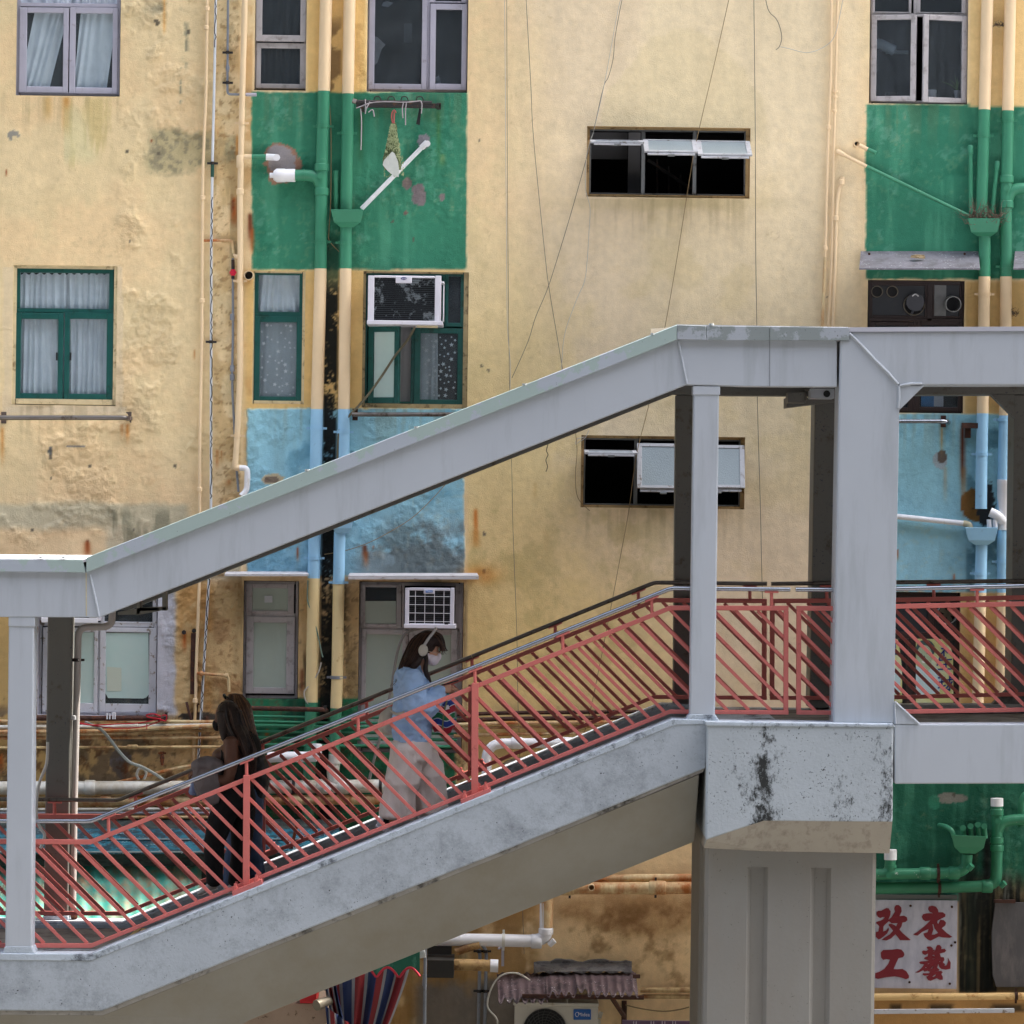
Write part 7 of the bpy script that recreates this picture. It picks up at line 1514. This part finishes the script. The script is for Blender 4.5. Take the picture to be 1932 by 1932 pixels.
shoe(wo,(709,1556),(748,1578),shoe_w,YP,-.1); shoe(wo,(790,1555),(836,1552),shoe_w,YP,.1)
b=MB(); b.tube([P(731,1537,YP)+Vector((0,-.1,0)),P(724,1556,YP)+Vector((0,-.1,0))],.036,12); b.build('sock',sock,wo,smooth=True)
ph=MB(); q=P(849,1288,YP); ph.box(q+Vector((0,-.02,0)),(.15,.075,.009),Matrix.Rotation(-.28,3,'Y')); o=ph.build('mobile_phone',M('phone_glass',(40,40,44),.2,.05,bump=0),bevel=.004); tag(o,'mobile phone held flat in the hands of the woman in blue','phone')
# lunch bag
lb=thing('tote_bag','small striped red blue and green bag dangling from the hand of the woman in blue','bag',P(840,1382,YP-.05))
bagm=bpy.data.materials.new('wavy_striped_cloth'); bagm.use_nodes=True; nt=bagm.node_tree; N=nt.nodes; Lk=nt.links
tc=N.new('ShaderNodeNewGeometry'); sp=N.new('ShaderNodeSeparateXYZ'); Lk.new(tc.outputs['Position'],sp.inputs[0])
sn=N.new('ShaderNodeMath'); sn.operation='SINE'; k1=N.new('ShaderNodeMath'); k1.operation='MULTIPLY'; k1.inputs[1].default_value=45; Lk.new(sp.outputs['X'],k1.inputs[0]); Lk.new(k1.outputs[0],sn.inputs[0])
k2=N.new('ShaderNodeMath'); k2.operation='MULTIPLY_ADD'; k2.inputs[1].default_value=.012; Lk.new(sn.outputs[0],k2.inputs[0]); Lk.new(sp.outputs['Z'],k2.inputs[2])
k3=N.new('ShaderNodeMath'); k3.operation='MULTIPLY'; k3.inputs[1].default_value=6.; Lk.new(k2.outputs[0],k3.inputs[0]); fr=N.new('ShaderNodeMath'); fr.operation='FRACT'; Lk.new(k3.outputs[0],fr.inputs[0])
cr_=N.new('ShaderNodeValToRGB'); cr_.color_ramp.interpolation='CONSTANT'; els=cr_.color_ramp.elements
seq=[(0,(160,30,50)),(.28,(200,210,220)),(.32,(30,60,140)),(.6,(200,210,220)),(.64,(20,110,70)),(.9,(200,210,220)),(.94,(160,30,50))]
els[0].position=0; els[0].color=(*lin(seq[0][1]),1); els[1].position=seq[1][0]; els[1].color=(*lin(seq[1][1]),1)
for p_,c_ in seq[2:]: e=els.new(p_); e.color=(*lin(c_),1)
Lk.new(fr.outputs[0],cr_.inputs[0]); Lk.new(cr_.outputs[0],N['Principled BSDF'].inputs['Base Color']); N['Principled BSDF'].inputs['Roughness'].default_value=.8
remesh([T([(841,1322,-.06,(.07,.04)),(840,1338,-.06,(.085,.06)),(838,1355,-.06,(.095,.07)),(838,1372,-.06,(.09,.065)),(840,1379,-.06,(.07,.05))],YP,16)],.008,'bag_body',bagm,lb,2,fold=(.005,9.,1.))
b=MB()
for s,m in ((-1,0),(1,0)): b.tube(smooth_path([P(833,1326,YP)+Vector((0,-.06+s*.03,0)),P(843,1302,YP)+Vector((0,-.05+s*.01,0)),P(848,1326,YP)+Vector((0,-.06+s*.03,0))]),.006,6)
b.build('handle',M('turquoise_cord',(30,160,160),.6,.1),lb); b=MB(); b.tube(smooth_path([P(844,1320,YP)+Vector((0,-.14,0)),P(838,1345,YP)+Vector((0,-.145,0)),P(835,1378,YP)+Vector((0,-.12,0))]),.007,6); b.build('strap',M('olive_strap',(110,120,90),.7,.1),lb)
b=MB(); b.box(P(844,1333,YP)+Vector((0,-.142,0)),(.034,.004,.034),Matrix.Rotation(-.3,3,'Y')); b.build('cloth_tag',white_plastic,lb)
sb=thing('shoulder_bag','off white shoulder bag on the back of the woman in blue','bag',P(733,1386,YP+.1))
remesh([T([(738,1340,.1,.04),(734,1352,.1,(.075,.06)),(731,1368,.1,(.085,.07)),(733,1380,.1,(.07,.06))],YP)],.008,'bag_body',M('off_white_canvas',(206,198,184),.85,.06,9,bump=.2),sb,2,fold=(.006,9.,1.))
b=MB(); b.tube(smooth_path([P(738,1342,YP)+Vector((0,.06,0)),P(750,1345,YP)+Vector((0,-.18,0)),P(768,1340,YP)+Vector((0,-.21,0))]),(.012),8); b.build('strap',M('off_white_canvas',(206,198,184)),sb,smooth=True)
# ---- the two women going down
YBk=31.25
wb=thing('person','woman with long dark hair, bare tan shoulders, black mask and black trousers walking down','person',P(410,1690,YBk))
remesh([E(425,1350,0,(.085,.078,.105),YBk,-.1),E(412,1366,0,(.045,.055,.06),YBk,-.1),T([(430,1370,0,.05),(436,1385,0,.055)],YBk),
   T([(440,1392,0,(.08,.17)),(444,1405,0,(.125,.19)),(443,1435,0,(.135,.17)),(444,1462,0,(.125,.16)),(446,1492,0,(.14,.18))],YBk,18),E(418,1428,.02,(.085,.12,.08),YBk),
   T([(438,1395,-.16,.065),(439,1425,-.19,.062),(438,1450,-.19,.052),(430,1468,-.18,.046),(405,1466,-.16,.04),(384,1455,-.14,.03)],YBk),T([(438,1395,.16,.06),(430,1430,.19,.055),(415,1455,.16,.045),(385,1450,.08,.032)],YBk),
   T([(445,1492,-.07,.1),(415,1570,-.07,.065),(404,1660,-.07,.04)],YBk),T([(450,1492,.08,.1),(452,1580,.08,.065),(442,1668,.08,.04)],YBk)],.009,'body',skin_b,wb,3)
remesh([T([(440,1410,0,(.11,.165)),(442,1440,0,(.14,.178)),(444,1470,0,(.135,.17))],YBk,18)],.01,'black_top',black_cl,wb,1) 
remesh([T([(447,1474,0,(.135,.17)),(447,1500,0,(.155,.19)),(446,1520,0,(.16,.19))],YBk,18),T([(436,1505,-.08,.115),(417,1550,-.09,.105),(407,1590,-.09,.09),(405,1630,-.08,.075),(406,1662,-.07,.072)],YBk),T([(455,1505,.08,.115),(456,1560,.08,.1),(452,1620,.08,.08),(446,1668,.08,.075)],YBk)],.01,'trousers',black_cl,wb,3,fold=(.006,6.,.8))
remesh([E(430,1343,0,(.096,.09,.095),YBk),T([(435,1345,0,(.1,.09)),(440,1370,-.0,(.1,.11)),(452,1392,-.01,(.095,.14)),(460,1414,-.02,(.095,.155)),(467,1434,-.03,(.065,.12)),(472,1448,-.04,(.03,.07))],YBk),T([(424,1345,-.05,(.07,.05)),(423,1370,-.075,(.045,.03)),(425,1395,-.1,(.02,.02))],YBk)],.007,'hair',hair_b,wb,1,fold=(.003,16.,.3))
for mm,sd_ in ((hair_hi,23),(hair_dk,24)): strands(wb,[(430,1325,0,(.05,.05)),(433,1345,0,(.102,.095)),(440,1370,-.0,(.105,.114)),(452,1392,-.01,(.1,.145)),(460,1414,-.02,(.1,.16)),(467,1434,-.03,(.07,.125)),(472,1450,-.04,(.04,.08)),(474,1460,-.04,(.03,.06))],YBk,130,sd_,mm)
remesh([E(409,1368,0,(.038,.055,.052),YBk,-.15),E(417,1364,-.06,(.035,.012,.025),YBk)],.006,'face_mask',black_cl,wb,2)
hand(wb,P(383,1455,YBk)+Vector((0,-.14,0)),(-1,.1,-.1),(0,-.5,.9),-1,skin_b,'hand',.9,.95)
shoe(wb,(412,1676),(376,1690),M('pale_grey_trainer',(176,170,166),.6,.08,9),YBk,-.07); shoe(wb,(452,1682),(418,1690),M('pale_grey_trainer',(176,170,166)),YBk,.08)
jk=thing('folded_jacket','grey brown jacket draped over the forearm of the woman in black trousers','jacket',P(395,1512,YBk-.16))
remesh([T([(372,1448,-.16,(.05,.06)),(382,1440,-.17,(.06,.085)),(400,1440,-.17,(.065,.09)),(417,1446,-.16,(.055,.08))],YBk),T([(388,1448,-.2,(.1,.04)),(394,1470,-.2,(.105,.045)),(400,1490,-.19,(.08,.04)),(407,1510,-.18,(.045,.03))],YBk),T([(378,1452,-.13,(.05,.04)),(380,1480,-.13,(.05,.04)),(388,1505,-.13,(.04,.03))],YBk)],.008,'draped_cloth',grey_cl,jk,2,fold=(.009,8.,.7))
bt=remesh([T([(371,1458,-.1,.03),(369,1478,-.1,.035),(367,1494,-.1,.045)],YBk)],.006,'drink_pouch',M('hazy_blue_plastic',(120,134,170),.4,.1,6),None,2); tag(bt,'hazy blue drink pouch hanging below the draped jacket','pouch')
YCk=31.6
wc=thing('person','woman in blue jeans with sunglasses on her head half hidden behind the other','person',P(458,1668,YCk))
remesh([E(440,1338,0,(.085,.078,.105),YCk),E(426,1352,0,(.045,.05,.055),YCk),T([(444,1362,0,.05),(452,1384,0,.06)],YCk),T([(458,1390,0,(.1,.17)),(462,1430,0,(.12,.17)),(462,1485,0,(.13,.17))],YCk,18),
  T([(458,1395,-.16,.05),(455,1440,-.18,.045),(450,1480,-.15,.035),(446,1495,-.14,.02)],YCk),T([(462,1395,.16,.05),(470,1440,.18,.045),(468,1480,.15,.035),(464,1495,.14,.02)],YCk),T([(462,1485,-.08,.09),(455,1570,-.08,.06),(440,1655,-.08,.04)],YCk),T([(466,1485,.08,.09),(474,1570,.08,.06),(478,1650,.08,.04)],YCk)],.009,'body',skin_b,wc,3)
remesh([T([(456,1382,0,(.08,.15)),(462,1400,0,(.125,.2)),(465,1440,0,(.14,.2)),(464,1485,0,(.14,.19))],YCk,18),T([(458,1396,-.15,.07),(455,1425,-.19,.065)],YCk),T([(462,1396,.15,.07),(470,1425,.19,.065)],YCk)],.01,'black_top',black_cl,wc,2,fold=(.006,7.,1.))
remesh([T([(464,1482,0,(.145,.18)),(465,1520,0,(.155,.19))],YCk,18),T([(456,1510,-.08,.11),(452,1580,-.08,.095),(443,1630,-.08,.09),(440,1660,-.08,.088)],YCk),T([(472,1510,.08,.11),(472,1570,.08,.095),(476,1620,.08,.09),(480,1652,.08,.09)],YCk)],.01,'jeans',denim,wc,3,fold=(.007,6.,.8))
remesh([E(444,1330,0,(.1,.092,.098),YCk),T([(452,1332,0,(.085,.09)),(462,1355,0,(.075,.095)),(470,1376,0,(.05,.09)),(476,1392,0,(.03,.06))],YCk)],.007,'hair',hair_c,wc,1,fold=(.003,16.,.3))
for mm,sd_ in ((M('chestnut_strand',(128,92,60),.4,.4,40,bump=0),33),(hair_hi,34)): strands(wc,[(444,1310,0,(.05,.05)),(448,1328,0,(.1,.094)),(458,1350,0,(.085,.1)),(468,1374,0,(.06,.095)),(476,1392,0,(.04,.07)),(480,1404,0,(.03,.05))],YCk,90,sd_,mm)
b=MB()
for s in(-1,1): b.ell(P(424,1314,YCk)+Vector((0,s*.036,0)),(.012,.030,.026),Matrix.Rotation(-.5,3,'Y'))
b.tube([P(424,1312,YCk)+Vector((0,-.05,0)),P(442,1322,YCk)+Vector((0,-.09,0))],.003,6); b.build('sunglasses',M('sunglass_black',(20,20,22),.15,.1,bump=0),wc,smooth=True)
shoe(wc,(462,1682),(426,1688),M('pale_grey_trainer',(176,170,166)),YCk,-.08); shoe(wc,(494,1666),(462,1674),M('pale_grey_trainer',(176,170,166)),YCk,.08)
bp_=remesh([T([(483,1418,0,(.05,.1)),(488,1445,0,(.085,.14)),(488,1478,0,(.09,.15)),(484,1502,0,(.07,.13))],YCk,16)],.009,'backpack',M('black_nylon',(24,24,28),.5,.1,9,bump=.1),None,2,fold=(.006,8.,1.)); tag(bp_,'black backpack on the back of the woman in jeans','backpack')
# ================================================================ ground, street, light, camera
def split_islands(o):
    """give every separate piece of a mesh an object of its own under the same parent"""
    me=o.data; n=len(me.vertices); par=list(range(n))
    def f(a):
        while par[a]!=a: par[a]=par[par[a]]; a=par[a]
        return a
    for p in me.polygons:
        v=list(p.vertices)
        for q in v[1:]: par[f(v[0])]=f(q)
    roots={}
    for i in range(n): roots.setdefault(f(i),[]).append(i)
    if len(roots)<2: return
    wl=WL[o.name]; base=o.name.split('.')[0]; fs={}
    for p in me.polygons: fs.setdefault(f(p.vertices[0]),[]).append(p)
    for r,vi in roots.items():
        ix={v:i for i,v in enumerate(vi)}; b=MB(); b.v=[me.vertices[i].co+wl for i in vi]; b.f=[[ix[v] for v in p.vertices] for p in fs[r]]; b.m=[0]*len(b.f)
        nb=b.build(base,me.materials[0],o.parent,smooth=me.polygons[0].use_smooth)
        for m in o.modifiers:
            if m.type=='BEVEL': q=nb.modifiers.new('bevel','BEVEL'); q.width=m.width; q.segments=2; q.limit_method='ANGLE'; q.angle_limit=m.angle_limit
    bpy.data.objects.remove(o)
for o in [q for q in list(COL.objects) if q.type=='MESH' and q.name.split('.')[0] in ('weld_seam','corner_bracket','sign_screw','side_branch','roof_screw','cross_tie','slat_edge','nosing','support_tray','angle_bar','stay','hanger_hook','string','clothes_peg','printed_features','paper_scrap') and not q.children]: split_islands(o)
g=MB().add([(-300,-300,0),(300,-300,0),(300,300,0),(-300,300,0)],[(0,1,2,3)]).build('ground',M('pavement_concrete',(124,120,112),.85,.1,.5,bump=.1)); tag(g,kind='structure')
r=MB().add([(-300,2,.004),(300,2,.004),(300,26.5,.004),(-300,26.5,.004)],[(0,1,2,3)]).build('road',M('asphalt',(72,72,72),.9,.1,.8,bump=.2,bscale=20)); tag(r,kind='structure')
op=thing('unseen_light_blocker','unseen dark block added across the road behind the viewpoint to cut low sky light','building',(0,-14,0))  # unseen block, added and sized to keep out low sky light
b=MB(); b.box2((-260,-30,0),(260,-8,62)); b.build('wall',M('blocker_wall',(58,58,56),.85,.08,.3),op)
for k in range(14):
    for j in range(14):
        b=MB() if (k==0 and j==0) else b
        b.box2((-66+k*10,-8.0,3+j*3.8),(-60+k*10,-7.94,5+j*3.8))
b.build('window',M('blocker_window',(60,66,74),.2,.1),op)['kind']='stuff'
EL,AZ=math.radians(58),math.radians(10)
sd=Vector((math.cos(EL)*math.cos(AZ),math.cos(EL)*math.sin(AZ),math.sin(EL)))   # towards the sun
L=bpy.data.lights.new('sun','SUN'); L.energy=2.0; L.angle=math.radians(.6); L.color=(1,.95,.86)
lo=bpy.data.objects.new('sun',L); COL.objects.link(lo); lo.rotation_euler=sd.to_track_quat('Z','Y').to_euler(); lo.location=(10,20,40)
w=bpy.data.worlds.new('World'); scene.world=w; w.use_nodes=True; N=w.node_tree.nodes; bg=N['Background']
sk=N.new('ShaderNodeTexSky'); sk.sky_type='NISHITA'; sk.sun_disc=False; sk.sun_elevation=EL; sk.sun_rotation=math.atan2(sd.x,sd.y); sk.dust_density=3.5; sk.air_density=1.; sk.ozone_density=1.
hs=N.new('ShaderNodeHueSaturation'); hs.inputs['Saturation'].default_value=.62; w.node_tree.links.new(sk.outputs[0],hs.inputs['Color']); w.node_tree.links.new(hs.outputs[0],bg.inputs[0]); bg.inputs[1].default_value=.13
cam=bpy.data.cameras.new('camera'); cam.sensor_width=36; cam.lens=36*F/1932; cam.clip_end=2000; cam.clip_start=.5
co=bpy.data.objects.new('camera',cam); COL.objects.link(co)
c,s=math.cos(ROLL),math.sin(ROLL)
co.matrix_world=Matrix(((c,-s,0,0),(0,0,-1,0),(s,c,0,CZ),(0,0,0,1)))
scene.camera=co
scene.view_settings.view_transform='Standard'; scene.view_settings.look='None'; scene.view_settings.gamma=1; scene.view_settings.exposure=2.7
scene.cycles.use_denoising=True; scene.cycles.max_bounces=8; scene.cycles.transparent_max_bounces=16
